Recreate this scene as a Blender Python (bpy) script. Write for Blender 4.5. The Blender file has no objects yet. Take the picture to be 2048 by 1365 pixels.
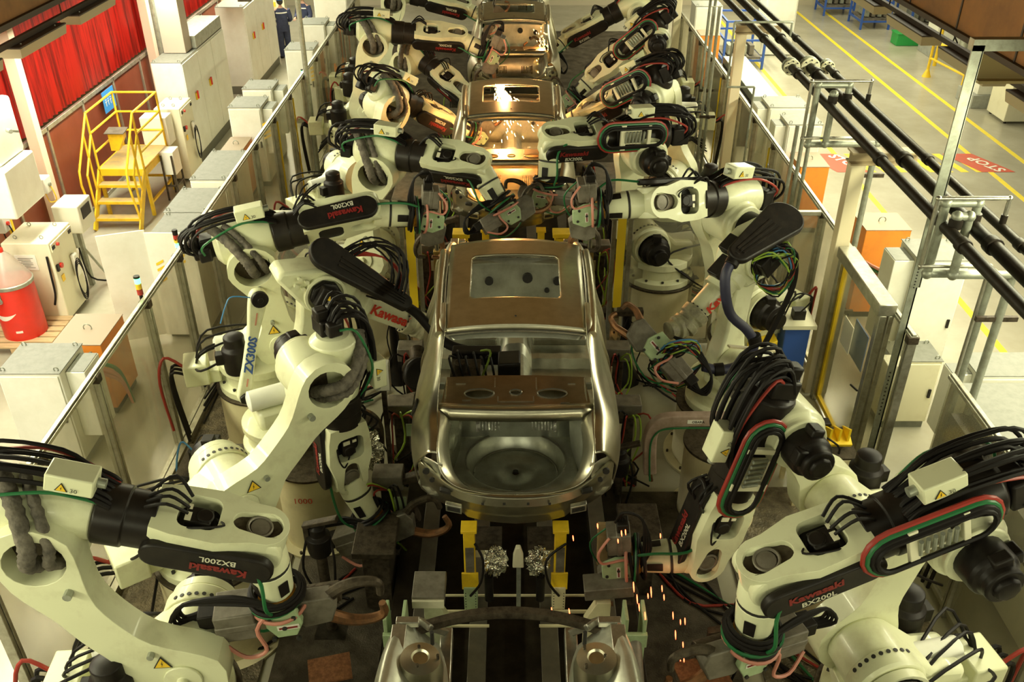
import bpy, math, random
from mathutils import Vector, Matrix
from mathutils.geometry import tessellate_polygon
V = Vector
R = math.radians
PI = math.pi
random.seed(7)
scene = bpy.context.scene
col = scene.collection

# ------------------------------------------------------------------ camera
cam_data = bpy.data.cameras.new('camera')
cam_data.sensor_width = 36
cam_data.lens = 1817 / 2048 * 36
cam = bpy.data.objects.new('camera', cam_data)
col.objects.link(cam)
cam.location = (0, 0, 7.0)
cam.rotation_euler = (R(90 - 31.93), 0, -0.000935)
cam_data.clip_end = 200
scene.camera = cam

# ------------------------------------------------------------------ world, exposure
world = bpy.data.worlds.new('world')
scene.world = world
world.use_nodes = True
wn = world.node_tree; wbg = wn.nodes['Background']
# dim brown hall above the line: brightest low over the far end, nearly dark overhead and behind
wtc = wn.nodes.new('ShaderNodeTexCoord'); wsep = wn.nodes.new('ShaderNodeSeparateXYZ')
wn.links.new(wtc.outputs['Generated'], wsep.inputs[0])
wr = wn.nodes.new('ShaderNodeValToRGB'); wn.links.new(wsep.outputs['Y'], wr.inputs[0])
wr.color_ramp.elements[0].position = 0.15; wr.color_ramp.elements[0].color = (0.030, 0.019, 0.007, 1)
wr.color_ramp.elements[1].position = 0.75; wr.color_ramp.elements[1].color = (0.36, 0.195, 0.052, 1)
wn.links.new(wr.outputs[0], wbg.inputs[0]); wbg.inputs[1].default_value = 0.42
scene.view_settings.view_transform = 'Standard'
scene.view_settings.look = 'None'
scene.view_settings.exposure = 0.08
scene.view_settings.gamma = 1.0
scene.view_settings.use_curve_mapping = False

# ------------------------------------------------------------------ lamps of the hall and added fill
LIGHT = (1.0, 0.985, 0.64)
def area(name, loc, sx, sy, power, colour=LIGHT, rot=(0, 0, 0), spread=180):
    d = bpy.data.lights.new(name, 'AREA')
    d.shape = 'RECTANGLE'; d.size = sx; d.size_y = sy
    d.energy = power; d.color = colour; d.spread = R(spread)
    o = bpy.data.objects.new(name, d); col.objects.link(o)
    o.location = loc; o.rotation_euler = rot
    return o
for i, yy in enumerate((4, 9, 14, 19, 24, 29)):           # fluorescent rows over the two aisles
    area('aisle_lamp_west', (-6.85, yy, 3.68), 0.3, 4.6, 250, (1.0, 0.96, 0.74))
    area('aisle_lamp_east', (6.3, yy, 3.53), 0.3, 4.6, 250, (1.0, 0.95, 0.66))
for i, yy in enumerate((-2, 3, 8, 13, 18, 23)):            # added area lights for the aisle tubes' sideways light, no fixtures here
    area('cell_fill_west', (-5.3, yy, 4.2), 0.25, 4.4, (150 if yy < 6 else 185) if yy < 12 else 105, LIGHT, (0, R(-66), 0))
    area('cell_fill_east', (4.95, yy, 4.1), 0.25, 4.4, (85 if yy < 6 else 140) if yy < 12 else 85, LIGHT, (0, R(66), 0))
for xx in (-3.2, 3.4):                                     # lamp rows across the hall behind the viewer
    area('hall_lamp', (xx, -3.5, 5.2), 2.4, 0.3, 95, LIGHT, (R(62), 0, 0))
area('overhead_fill', (0, 0.5, 9.5), 6, 0.8, 60, LIGHT)  # added overhead fill, unseen, kept out of the roof reflections
area('far_fill_west', (-6.5, 25, 6.5), 2, 6, 150, LIGHT)  # added fill above the far ends of both aisles, no fixtures modelled
area('far_fill_east', (11, 26, 7.5), 6, 8, 700, (1.0, 0.94, 0.66))

# ------------------------------------------------------------------ materials
MATS = {}
def mat(name, c, rough=0.5, metal=0.0, c2=None, scale=6.0, lo=0.4, hi=0.7, bump=0.0, bscale=30.0, emit=0.0, stretch=None, coat=0.0):
    if name in MATS: return MATS[name]
    m = bpy.data.materials.new(name); m.use_nodes = True
    nt = m.node_tree; b = nt.nodes['Principled BSDF']
    b.inputs['Base Color'].default_value = (*c, 1)
    b.inputs['Roughness'].default_value = rough
    b.inputs['Metallic'].default_value = metal
    if coat: b.inputs['Coat Weight'].default_value = coat
    tc = nt.nodes.new('ShaderNodeTexCoord'); src = tc.outputs['Object']
    if stretch:
        mp = nt.nodes.new('ShaderNodeMapping'); mp.inputs['Scale'].default_value = stretch
        nt.links.new(src, mp.inputs[0]); src = mp.outputs[0]
    if c2 is not None:
        n = nt.nodes.new('ShaderNodeTexNoise'); n.inputs['Scale'].default_value = scale
        n.inputs['Detail'].default_value = 5; n.inputs['Roughness'].default_value = 0.65
        nt.links.new(src, n.inputs['Vector'])
        r = nt.nodes.new('ShaderNodeValToRGB')
        r.color_ramp.elements[0].position = lo; r.color_ramp.elements[1].position = hi
        r.color_ramp.elements[0].color = (*c, 1); r.color_ramp.elements[1].color = (*c2, 1)
        nt.links.new(n.outputs['Fac'], r.inputs[0])
        nt.links.new(r.outputs[0], b.inputs['Base Color'])
    if bump:
        n2 = nt.nodes.new('ShaderNodeTexNoise'); n2.inputs['Scale'].default_value = bscale
        nt.links.new(src, n2.inputs['Vector'])
        bp = nt.nodes.new('ShaderNodeBump'); bp.inputs['Strength'].default_value = bump
        bp.inputs['Distance'].default_value = 0.02
        nt.links.new(n2.outputs['Fac'], bp.inputs['Height'])
        nt.links.new(bp.outputs[0], b.inputs['Normal'])
    if emit:
        b.inputs['Emission Color'].default_value = (*c, 1)
        b.inputs['Emission Strength'].default_value = emit
    MATS[name] = m
    return m

cream = mat('robot_paint', (0.72, 0.73, 0.49), 0.36, 0, (0.50, 0.47, 0.29), 5, 0.5, 0.9, coat=0.15)
cream2 = mat('pedestal_paint', (0.64, 0.58, 0.36), 0.5, 0, (0.45, 0.38, 0.22), 3, 0.5, 0.85)
white = mat('cabinet_paint', (0.80, 0.80, 0.70), 0.45, 0, (0.72, 0.71, 0.60), 2.5)
whitep = mat('controller_paint', (0.72, 0.69, 0.50), 0.45, 0, (0.62, 0.58, 0.40), 3, 0.5, 0.8)
greytop = mat('cabinet_top_grey', (0.20, 0.205, 0.17), 0.6, 0, (0.16, 0.165, 0.135), 14)
black = mat('black_plastic', (0.010, 0.008, 0.007), 0.42, 0, (0.020, 0.016, 0.012), 9)
rubber = mat('black_rubber', (0.009, 0.007, 0.006), 0.55)
sleeve_m = mat('dark_sleeve', (0.014, 0.011, 0.009), 0.36, 0, (0.026, 0.021, 0.016), 6)
cloth_m = mat('cable_cloth', (0.15, 0.13, 0.10), 0.85, 0, (0.04, 0.034, 0.026), 14, bump=1.0, bscale=22)
red_c = mat('red_hose', (0.30, 0.03, 0.02), 0.4)
green_c = mat('green_hose', (0.015, 0.13, 0.04), 0.4)
blue_c = mat('blue_hose', (0.05, 0.20, 0.42), 0.4)
lime_c = mat('lime_wire', (0.30, 0.45, 0.05), 0.4)
pink_c = mat('pink_hose', (0.55, 0.22, 0.16), 0.45)
orange_ring = mat('orange_flange', (0.62, 0.28, 0.02), 0.4, 0.2, (0.35, 0.16, 0.02), 12)
green_p = mat('pale_green_bracket', (0.40, 0.52, 0.30), 0.5, 0, (0.30, 0.38, 0.20), 8)
gunmetal = mat('dirty_steel', (0.10, 0.08, 0.055), 0.5, 0.55, (0.035, 0.026, 0.018), 14, bump=0.25)
greybox = mat('transformer_grey', (0.20, 0.18, 0.14), 0.5, 0.25, (0.10, 0.085, 0.06), 7)
copper = mat('dull_copper', (0.30, 0.14, 0.06), 0.45, 0.7, (0.12, 0.07, 0.04), 12)
steel = mat('bare_steel', (0.50, 0.49, 0.42), 0.32, 0.9, (0.38, 0.36, 0.30), 20)
galv = mat('galvanised_pipe', (0.38, 0.40, 0.33), 0.45, 0.55, (0.26, 0.27, 0.21), 12)
alu = mat('aluminium_profile', (0.46, 0.45, 0.37), 0.35, 0.75, (0.30, 0.28, 0.21), 9)
body = mat('body_sheet_steel', (0.60, 0.57, 0.44), 0.33, 1.0, (0.50, 0.47, 0.35), 7, bump=0.03, bscale=260)
bodyin = mat('inner_sheet_steel', (0.60, 0.61, 0.52), 0.38, 0.85, (0.44, 0.44, 0.36), 6, bump=0.12, bscale=9)
bright = mat('creased_sheet_steel', (0.72, 0.72, 0.62), 0.24, 1.0, bump=0.5, bscale=12)
pipe_m = mat('black_pipe_paint', (0.012, 0.009, 0.006), 0.5, 0, (0.024, 0.018, 0.012), 8)
yellow = mat('safety_yellow', (0.86, 0.58, 0.02), 0.45, 0, (0.60, 0.38, 0.02), 5, 0.45, 0.8)
yellow2 = mat('yellow_reflector', (0.86, 0.60, 0.02), 0.5)
lineyel = mat('floor_yellow', (0.88, 0.70, 0.04), 0.5, 0, (0.70, 0.55, 0.08), 9, 0.5, 0.8)
linered = mat('floor_red', (0.62, 0.10, 0.05), 0.5, 0, (0.50, 0.10, 0.06), 9)
linewhite = mat('floor_white', (0.82, 0.80, 0.68), 0.5)
orange = mat('transformer_orange', (0.82, 0.27, 0.03), 0.5, 0, (0.62, 0.20, 0.03), 4, 0.5, 0.8)
redcase = mat('drum_red', (0.72, 0.03, 0.015), 0.35, 0, (0.60, 0.03, 0.015), 3)
bluep = mat('blue_paint', (0.03, 0.09, 0.36), 0.5)
greenp = mat('bin_green', (0.02, 0.30, 0.06), 0.5)
wood = mat('pallet_wood', (0.58, 0.42, 0.22), 0.7, 0, (0.42, 0.29, 0.14), 5, stretch=(1, 8, 8))
darkmet = mat('conveyor_steel', (0.022, 0.017, 0.012), 0.42, 0.3, (0.06, 0.048, 0.03), 4, 0.4, 0.8, bump=0.15, bscale=10)
plate_m = mat('floor_plate_steel', (0.045, 0.036, 0.024), 0.5, 0.35, (0.13, 0.11, 0.08), 3.5, 0.4, 0.75, bump=0.3, bscale=60)
brownduct = mat('brown_duct_paint', (0.30, 0.13, 0.03), 0.4, 0.3, (0.13, 0.06, 0.018), 1.2)
darkfix = mat('dark_lamp_housing', (0.035, 0.022, 0.014), 0.5)
fixside = mat('lamp_housing_side', (0.40, 0.33, 0.20), 0.5)
foil = mat('crumpled_foil', (0.80, 0.78, 0.68), 0.15, 1.0, bump=1.0, bscale=40)
navy = mat('navy_cloth', (0.025, 0.032, 0.07), 0.85, 0, (0.04, 0.048, 0.10), 10)
skin_m = mat('skin', (0.50, 0.30, 0.20), 0.6)
paper = mat('white_label', (0.78, 0.76, 0.66), 0.6)
warn_y = mat('warning_yellow', (0.85, 0.55, 0.03), 0.5)
ink = mat('black_ink', (0.02, 0.018, 0.015), 0.6)
redink = mat('red_lettering', (0.62, 0.045, 0.02), 0.5)
redink2 = mat('dark_red_lettering', (0.20, 0.012, 0.01), 0.5)
blueink = mat('blue_lettering', (0.04, 0.10, 0.36), 0.5)
whiteink = mat('pale_lettering', (0.60, 0.58, 0.45), 0.5)
cone_m = mat('cloudy_plastic', (0.62, 0.54, 0.44), 0.3)
g_on = mat('lit_green_lamp', (0.12, 1.0, 0.35), 0.4, emit=4.0)
r_off = mat('red_lens', (0.35, 0.03, 0.02), 0.3)
y_off = mat('amber_lens', (0.80, 0.50, 0.03), 0.3)
spark_m = mat('glowing_spark', (1.0, 0.13, 0.045), 0.5, emit=7.0)
arc_m = mat('white_hot_spark', (1.0, 0.62, 0.22), 0.5, emit=30.0)
screen_m = mat('lit_screen', (0.45, 0.85, 0.60), 0.4, emit=1.2)
hatblue = mat('blue_helmet', (0.03, 0.16, 0.62), 0.3)
hatred = mat('red_helmet', (0.65, 0.05, 0.02), 0.3)

for k_ in ('black_plastic', 'black_rubber', 'dark_sleeve', 'black_pipe_paint', 'conveyor_steel', 'floor_plate_steel', 'dirty_steel'):
    MATS[k_].node_tree.nodes['Principled BSDF'].inputs['Specular IOR Level'].default_value = 0.22

def panel_mat(name, c, lo_a, hi_a, scale, stretch, rough=0.3):
    """cloudy see-through sheet: grime lets less light through"""
    m = bpy.data.materials.new(name); m.use_nodes = True
    nt = m.node_tree; b = nt.nodes['Principled BSDF']; out = nt.nodes['Material Output']
    b.inputs['Base Color'].default_value = (*c, 1); b.inputs['Roughness'].default_value = rough
    tr = nt.nodes.new('ShaderNodeBsdfTransparent'); tr.inputs[0].default_value = (0.86, 0.84, 0.76, 1)
    mix = nt.nodes.new('ShaderNodeMixShader')
    tc = nt.nodes.new('ShaderNodeTexCoord'); mp = nt.nodes.new('ShaderNodeMapping')
    mp.inputs['Scale'].default_value = stretch
    n = nt.nodes.new('ShaderNodeTexNoise'); n.inputs['Scale'].default_value = scale; n.inputs['Detail'].default_value = 4
    mr = nt.nodes.new('ShaderNodeMapRange'); mr.inputs[1].default_value = 0.3; mr.inputs[2].default_value = 0.7
    mr.inputs[3].default_value = lo_a; mr.inputs[4].default_value = hi_a
    nt.links.new(tc.outputs['Object'], mp.inputs[0]); nt.links.new(mp.outputs[0], n.inputs['Vector'])
    nt.links.new(n.outputs['Fac'], mr.inputs[0]); nt.links.new(mr.outputs[0], mix.inputs[0])
    nt.links.new(tr.outputs[0], mix.inputs[1]); nt.links.new(b.outputs[0], mix.inputs[2])
    nt.links.new(mix.outputs[0], out.inputs[0])
    return m
glass = panel_mat('cloudy_fence_sheet', (0.36, 0.35, 0.27), 0.16, 0.50, 1.3, (1, 1, 0.35), 0.16)
redglass = panel_mat('red_brown_clear_sheet', (0.30, 0.07, 0.035), 0.55, 0.85, 1.0, (1, 1, 0.6))
cone_glass = panel_mat('drum_hood_plastic', (0.66, 0.60, 0.50), 0.45, 0.6, 3, (1, 1, 1))

# red strip curtain: pleated cloth, hue varies between strips
redwall = mat('red_strip_curtain', (0.30, 0.009, 0.005), 0.28, 0, (0.10, 0.004, 0.003), 2.6, 0.44, 0.60, stretch=(1, 8, 0.22))
# floors
floor_m = mat('polished_concrete', (0.33, 0.31, 0.225), 0.24, 0, (0.46, 0.44, 0.34), 0.55, 0.35, 0.7, bump=0.05, bscale=3)

# ------------------------------------------------------------------ mesh builder
SPLIT = {'hose_cuffs': 'hose_cuff', 'panel_holes': 'panel_hole', 'wrist_windows': 'wrist_window', 'cap_plate': 'cap_plate', 'pipe_clamp': 'pipe_clamp', 'red_buttons': 'red_button',
         'black_switches': 'black_switch', 'feet': 'foot', 'eye_bolts': 'eye_bolt', 'power_cables': 'power_cable', 'supply_cables': 'supply_cable', 'cable_bundle': 'cable', 'motor_plates': 'motor_plate',
         'lifting_bolts': 'lifting_bolt', 'link_pins': 'link_pin', 'cover_ribs': 'cover_rib', 'hose_couplings': 'hose_coupling', 'cable_tangle': 'tangled_cable', 'lamp_holes': 'lamp_hole', 'firewall_holes': 'firewall_hole',
         'well_holes': 'well_hole', 'cable_coil': 'coiled_cable', 'red_cables': 'red_cable', 'cables': 'cable', 'hoses': 'hose', 'cable_glands': 'cable_gland', 'yellow_stripes': 'yellow_stripe', 'rivets': 'rivet',
         'hanger_rods': 'hanger_rod', 'panel_seams': 'panel_seam', 'cover_bolts': 'cover_bolt', 'bolt_heads': 'bolt_head', 'bracket_beam': 'bracket_beam', 'eyes': 'eye', 'shelf_beads': 'shelf_bead', 'hose': 'hose', 'pressed_ribs': 'pressed_rib', 'apron_holes': 'apron_hole', 'tower_studs': 'tower_stud', 'fender_rail': 'fender_rail'}
class MB:
    def __init__(s): s.v = []; s.f = []; s.parts = []
    def add(s, vs, fs):
        o = len(s.v); s.parts.append((o, len(s.f))); s.v += [V(p) for p in vs]; s.f += [tuple(i + o for i in f) for f in fs]
        return s
    def box(s, c, size, X=(1, 0, 0), Y=(0, 1, 0), Z=(0, 0, 1)):
        X, Y, Z, c = V(X), V(Y), V(Z), V(c)
        a, b, d = size[0] / 2, size[1] / 2, size[2] / 2
        vs = [c + X * i * a + Y * j * b + Z * k * d for i in (-1, 1) for j in (-1, 1) for k in (-1, 1)]
        return s.add(vs, [(0, 1, 3, 2), (4, 6, 7, 5), (0, 4, 5, 1), (2, 3, 7, 6), (0, 2, 6, 4), (1, 5, 7, 3)])
    def span(s, p0, p1):
        p0, p1 = V(p0), V(p1)
        return s.box((p0 + p1) / 2, [abs(a) for a in (p1 - p0)])
    def bar(s, p0, p1, w, h, up=(0, 0, 1)):
        p0, p1 = V(p0), V(p1); d = (p1 - p0); L = d.length; d.normalize()
        u = V(up); u = u - d * u.dot(d)
        if u.length < 1e-4: u = V((1, 0, 0)) - d * d.x
        if u.length < 1e-4: u = V((0, 1, 0))
        u.normalize(); sd = d.cross(u)
        return s.box((p0 + p1) / 2, (L, w, h), d, sd, u)
    def lathe(s, o, axis, prof, n=24, ref=None, cap=True):
        o = V(o); a = V(axis).normalized()
        x = V(ref) if ref else (V((0, 0, 1)) if abs(a.z) < 0.9 else V((1, 0, 0)))
        x = (x - a * x.dot(a)).normalized(); y = a.cross(x)
        vs = []; fs = []
        for (r, h) in prof:
            for k in range(n):
                t = 2 * PI * k / n
                vs.append(o + a * h + (x * math.cos(t) + y * math.sin(t)) * r)
        for j in range(len(prof) - 1):
            for k in range(n):
                k2 = (k + 1) % n
                fs.append((j * n + k, j * n + k2, (j + 1) * n + k2, (j + 1) * n + k))
        if cap:
            fs.append(tuple(range(n))[::-1]); fs.append(tuple((len(prof) - 1) * n + k for k in range(n)))
        return s.add(vs, fs)
    def cyl(s, p0, p1, r, r2=None, n=20):
        p0, p1 = V(p0), V(p1)
        return s.lathe(p0, p1 - p0, [(r, 0), (r if r2 is None else r2, (p1 - p0).length)], n)
    def tube(s, pts, r, n=8, smooth=4, closed=False):
        pts = catmull([V(p) for p in pts], smooth, closed) if smooth else [V(p) for p in pts]
        m = len(pts); vs = []; fs = []; u = None
        for i, p in enumerate(pts):
            a = pts[(i - 1) % m] if (closed or i > 0) else p
            b = pts[(i + 1) % m] if (closed or i < m - 1) else p
            t = (b - a)
            if t.length < 1e-7: t = V((0, 0, 1))
            t.normalize()
            if u is None: u = V((0, 0, 1)) if abs(t.z) < 0.9 else V((1, 0, 0))
            u = u - t * u.dot(t)
            if u.length < 1e-5: u = t.orthogonal()
            u.normalize(); w = t.cross(u)
            rr = r(i / max(1, m - 1)) if callable(r) else r
            for k in range(n):
                q = 2 * PI * k / n
                vs.append(p + (u * math.cos(q) + w * math.sin(q)) * rr)
        for i in range(m if closed else m - 1):
            i2 = (i + 1) % m
            for k in range(n):
                k2 = (k + 1) % n
                fs.append((i * n + k, i * n + k2, i2 * n + k2, i2 * n + k))
        if not closed:
            fs.append(tuple(range(n))[::-1]); fs.append(tuple((m - 1) * n + k for k in range(n)))
        return s.add(vs, fs)
    def prism(s, outline, o, A, B, N, h0, h1, holes=()):
        """outline and holes: lists of (a, b) in the plane A, B; thickness from h0 to h1 along N"""
        o, A, B, N = V(o), V(A), V(B), V(N)
        loops = [list(outline)] + [list(h) for h in holes]
        flat = [p for l in loops for p in l]; n = len(flat)
        vs = [o + A * p[0] + B * p[1] + N * h0 for p in flat] + [o + A * p[0] + B * p[1] + N * h1 for p in flat]
        fs = []
        if holes:
            tris = tessellate_polygon([[V((p[0], p[1], 0)) for p in l] for l in loops])
        else:
            tris = [tuple(range(n))]
        for t in tris:
            fs.append(tuple(t)[::-1]); fs.append(tuple(i + n for i in t))
        k = 0
        for l in loops:
            m = len(l)
            for i in range(m):
                j = (i + 1) % m
                fs.append((k + i, k + j, k + j + n, k + i + n))
            k += m
        return s.add(vs, fs)
    def grid(s, rows, closed=False):
        n = len(rows[0]); o = len(s.v); fs = []
        vs = [p for r in rows for p in r]
        for i in range(len(rows) - 1):
            for j in range(n if closed else n - 1):
                j2 = (j + 1) % n
                fs.append((i * n + j, i * n + j2, (i + 1) * n + j2, (i + 1) * n + j))
        return s.add(vs, fs)
    def torus(s, o, axis, R1, r, n=28, m=8):
        o = V(o); a = V(axis).normalized(); x = a.orthogonal().normalized(); y = a.cross(x)
        return s.tube([o + (x * math.cos(2 * PI * k / n) + y * math.sin(2 * PI * k / n)) * R1 for k in range(n)], r, m, 0, True)
    def ball(s, o, r, n=12, m=8, sc=(1, 1, 1)):
        vs = []; fs = []
        o = V(o)
        for i in range(m + 1):
            t = PI * i / m
            for k in range(n):
                p = 2 * PI * k / n
                vs.append(o + V((sc[0] * r * math.sin(t) * math.cos(p), sc[1] * r * math.sin(t) * math.sin(p), sc[2] * r * math.cos(t))))
        for i in range(m):
            for k in range(n):
                k2 = (k + 1) % n
                fs.append((i * n + k, (i + 1) * n + k, (i + 1) * n + k2, i * n + k2))
        return s.add(vs, fs)
    def build(s, name, m, parent=None, bevel=0.0, smooth=35, solid=0.0, sub=0):
        if name in SPLIT and len(s.parts) > 1:            # several loose pieces of one kind: each is a part of its own
            ends = s.parts[1:] + [(len(s.v), len(s.f))]
            for (a, b), (c, d) in zip(s.parts, ends):
                q = MB(); q.v = s.v[a:c]; q.f = [tuple(i - a for i in f) for f in s.f[b:d]]
                r = q.build(SPLIT[name], m, parent, bevel, smooth, solid, sub)
            return r
        me = bpy.data.meshes.new(name)
        off = parent_loc(parent)
        me.from_pydata([tuple(p - off) for p in s.v], [], s.f)
        me.validate()
        me.materials.append(m)
        fix_normals(me)
        if smooth:
            me.shade_smooth()
            me.set_sharp_from_angle(angle=R(smooth))
        ob = bpy.data.objects.new(name, me); col.objects.link(ob)
        if parent: ob.parent = parent
        if solid:
            md = ob.modifiers.new('thick', 'SOLIDIFY'); md.thickness = solid; md.offset = 0
        if bevel:
            md = ob.modifiers.new('round', 'BEVEL'); md.width = bevel; md.segments = 2; md.limit_method = 'ANGLE'; md.angle_limit = R(40)
        if sub:
            md = ob.modifiers.new('sub', 'SUBSURF'); md.levels = sub; md.render_levels = sub
        return ob

import bmesh
def fix_normals(me):
    bm = bmesh.new(); bm.from_mesh(me)
    bmesh.ops.recalc_face_normals(bm, faces=bm.faces[:])
    bm.to_mesh(me); bm.free()

def parent_loc(p):
    o = V((0, 0, 0))
    while p: o = o + p.location; p = p.parent
    return o

def catmull(p, k=4, closed=False):
    out = []; n = len(p)
    if n < 3 and not closed: return p
    for i in range(n if closed else n - 1):
        if closed: p0, p1, p2, p3 = p[(i - 1) % n], p[i], p[(i + 1) % n], p[(i + 2) % n]
        else: p0, p1, p2, p3 = p[max(0, i - 1)], p[i], p[i + 1], p[min(n - 1, i + 2)]
        for j in range(k):
            t = j / k
            out.append(0.5 * ((2 * p1) + (p2 - p0) * t + (2 * p0 - 5 * p1 + 4 * p2 - p3) * t * t + (3 * p1 - p0 - 3 * p2 + p3) * t ** 3))
    if not closed: out.append(p[-1])
    return out

def smooth_grid(rows, ku=4, kv=4):
    rows = [catmull([V(p) for p in r], kv) for r in rows]
    cols = [catmull([r[j] for r in rows], ku) for j in range(len(rows[0]))]
    return [[c[i] for c in cols] for i in range(len(cols[0]))]

def circle(ca, cb, ra, rb=None, n=20, a0=0, a1=360):
    rb = ra if rb is None else rb
    return [(ca + ra * math.cos(R(a0 + (a1 - a0) * k / n)), cb + rb * math.sin(R(a0 + (a1 - a0) * k / n))) for k in range(n)]
def stadium(a0, a1, r, r2=None, n=10):
    r2 = r if r2 is None else r2
    return [(a1 + r2 * math.cos(R(90 - 180 * k / n)), r2 * math.sin(R(90 - 180 * k / n))) for k in range(n + 1)] + \
           [(a0 + r * math.cos(R(270 - 180 * k / n)), r * math.sin(R(270 - 180 * k / n))) for k in range(n + 1)]
def rrect(ca, cb, wa, wb, r=0.02, n=4):
    out = []
    for (sx, sy, a) in ((1, 1, 0), (-1, 1, 90), (-1, -1, 180), (1, -1, 270)):
        for k in range(n + 1):
            t = R(a + 90 * k / n)
            out.append((ca + sx * (wa / 2 - r) + r * math.cos(t), cb + sy * (wb / 2 - r) + r * math.sin(t)))
    return out

def thing(name, label, cat, loc=(0, 0, 0), group=None):
    o = bpy.data.objects.new(name, None); col.objects.link(o)
    o.location = loc; o.empty_display_size = 0.2
    o['label'] = label; o['category'] = cat
    if group: o['group'] = group
    return o
def tag(o, label, cat, group=None):
    o['label'] = label; o['category'] = cat
    if group: o['group'] = group
    return o
def structure(o): o['kind'] = 'structure'; return o
def copy_tree(o, parent=None):
    c = o.copy(); col.objects.link(c)
    if parent: c.parent = parent
    for ch in list(o.children): copy_tree(ch, c)
    return c

_dg = None
def text(txt, o, right, up, size, m, parent, name='lettering', bold=0.0, lift=0.002, label=None, shear=0.0):
    """flat raised letters, lower left corner at o"""
    cu = bpy.data.curves.new('txt', 'FONT'); cu.body = txt; cu.size = size; cu.offset = bold; cu.extrude = 0.0; cu.shear = shear
    cu.resolution_u = 2
    ob = bpy.data.objects.new('txt', cu); col.objects.link(ob)
    dg = bpy.context.evaluated_depsgraph_get()
    me0 = ob.evaluated_get(dg).to_mesh()
    right = V(right).normalized(); up = V(up); up = (up - right * up.dot(right)).normalized(); nn = right.cross(up)
    off = parent_loc(parent); o = V(o)
    vs = [o + right * v.co.x + up * v.co.y + nn * lift - off for v in me0.vertices]
    fs = [tuple(p.vertices) for p in me0.polygons]
    ob.evaluated_get(dg).to_mesh_clear()
    bpy.data.objects.remove(ob); bpy.data.curves.remove(cu)
    me = bpy.data.meshes.new(name); me.from_pydata([tuple(p) for p in vs], [], fs); me.materials.append(m)
    t = bpy.data.objects.new(name, me); col.objects.link(t)
    if parent: t.parent = parent
    if label: t['label'] = label
    return t
def warn(o, right, up, size, parent, num=None):
    """yellow warning triangle sticker with a black border and mark"""
    right = V(right).normalized(); up = V(up); up = (up - right * up.dot(right)).normalized(); n = right.cross(up); o = V(o)
    t = MB(); t.prism([(-size * .58, 0), (size * .58, 0), (0, size)], o, right, up, n, 0, 0.003)
    a = t.build('warning_sticker', ink, parent, smooth=0)
    y = MB(); y.prism([(-size * .46, size * .07), (size * .46, size * .07), (0, size * .86)], o, right, up, n, 0.003, 0.005)
    y.build('yellow_triangle', warn_y, a, smooth=0)
    b = MB(); b.prism([(-size * .05, size * .15), (size * .06, size * .42), (0, size * .42), (size * .06, size * .66), (-size * .06, size * .38), (0, size * .38)], o, right, up, n, 0.005, 0.007)
    b.build('black_bolt_mark', ink, a, smooth=0)
    if num: text(num, o + right * size * .75, right, up, size * .7, ink, parent, lift=0.003)
ORD = ['nearest', 'second', 'third', 'fourth', 'fifth', 'sixth', 'seventh', 'eighth', 'ninth', 'tenth', 'eleventh', 'twelfth', 'thirteenth', 'fourteenth', 'fifteenth', 'sixteenth']
# ================================================================== the setting
f = MB(); f.box((2, 22, -0.05), (36, 56, 0.1)); structure(f.build('floor', floor_m, smooth=0))
w = MB()
rows = []
ys = [3 + 0.05 * k for k in range(int((30 - 3) / 0.05))]
w.grid([[V((-7.98 + 0.03 * math.sin(y * 2 * PI / 0.2), y, z)) for y in ys] for z in (1.95, 4.9)])
structure(w.build('wall_left', redwall, smooth=60))
w = MB(); w.span((-9.5, 34, 0), (16, 34.3, 9)); structure(w.build('wall_back', mat('far_wall_paint', (0.45, 0.40, 0.28), 0.7), smooth=0))

# aluminium framed lower part of the red enclosure
for k in range(12):
    y0 = 9.0 + k * 1.5
    lp = thing('enclosure_panel', '', 'panel', (-7.9, y0 + .75, 0), 'red-brown clear panels under the red curtain')
    lp['label'] = '%s clear red-brown panel from the viewer, below the red curtain' % ORD[k]
    m = MB(); m.span((-7.93, y0, 1.86), (-7.87, y0 + 1.5, 1.94)); m.span((-7.93, y0, 0.0), (-7.87, y0 + 1.5, 0.08))
    m.span((-7.93, y0 - .03, 0), (-7.87, y0 + .03, 1.94)); m.build('frame', alu, lp, 0.006)
    m = MB(); m.span((-7.915, y0 + .03, 0.08), (-7.905, y0 + 1.47, 1.86)); m.build('clear_sheet', redglass, lp, smooth=0)

# floor markings of the right aisle
def line(name, label, x0, x1, y0, y1, m=lineyel, grp=None, z=0.004):
    b = MB(); b.span((x0, y0, 0.0), (x1, y1, z)); return tag(b.build(name, m, smooth=0), label, 'floor marking', grp)
line('painted_line', 'yellow floor line closest to the cell fence, under the black pipes', 6.98, 7.09, 7, 33)
line('painted_line', 'bright yellow floor line running into the outer red stop box', 9.9, 10.01, 12, 33)
line('painted_line', 'outermost yellow floor line running past the white column bases', 10.87, 10.98, 14, 33)
for i in range(8):
    x0 = 7.42 + i * 0.32
    b = MB(); b.add([(x0, 17.85, .003), (x0 + .17, 17.85, .003), (x0 - .02, 18.93, .003), (x0 - .19, 18.93, .003)], [(0, 1, 2, 3)])
    tag(b.build('crosswalk_stripe', lineyel, smooth=0), '%s slanted yellow crosswalk stripe counted from the fence side' % ORD[i].replace('nearest', 'first'), 'floor marking', 'yellow crosswalk stripes')
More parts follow.
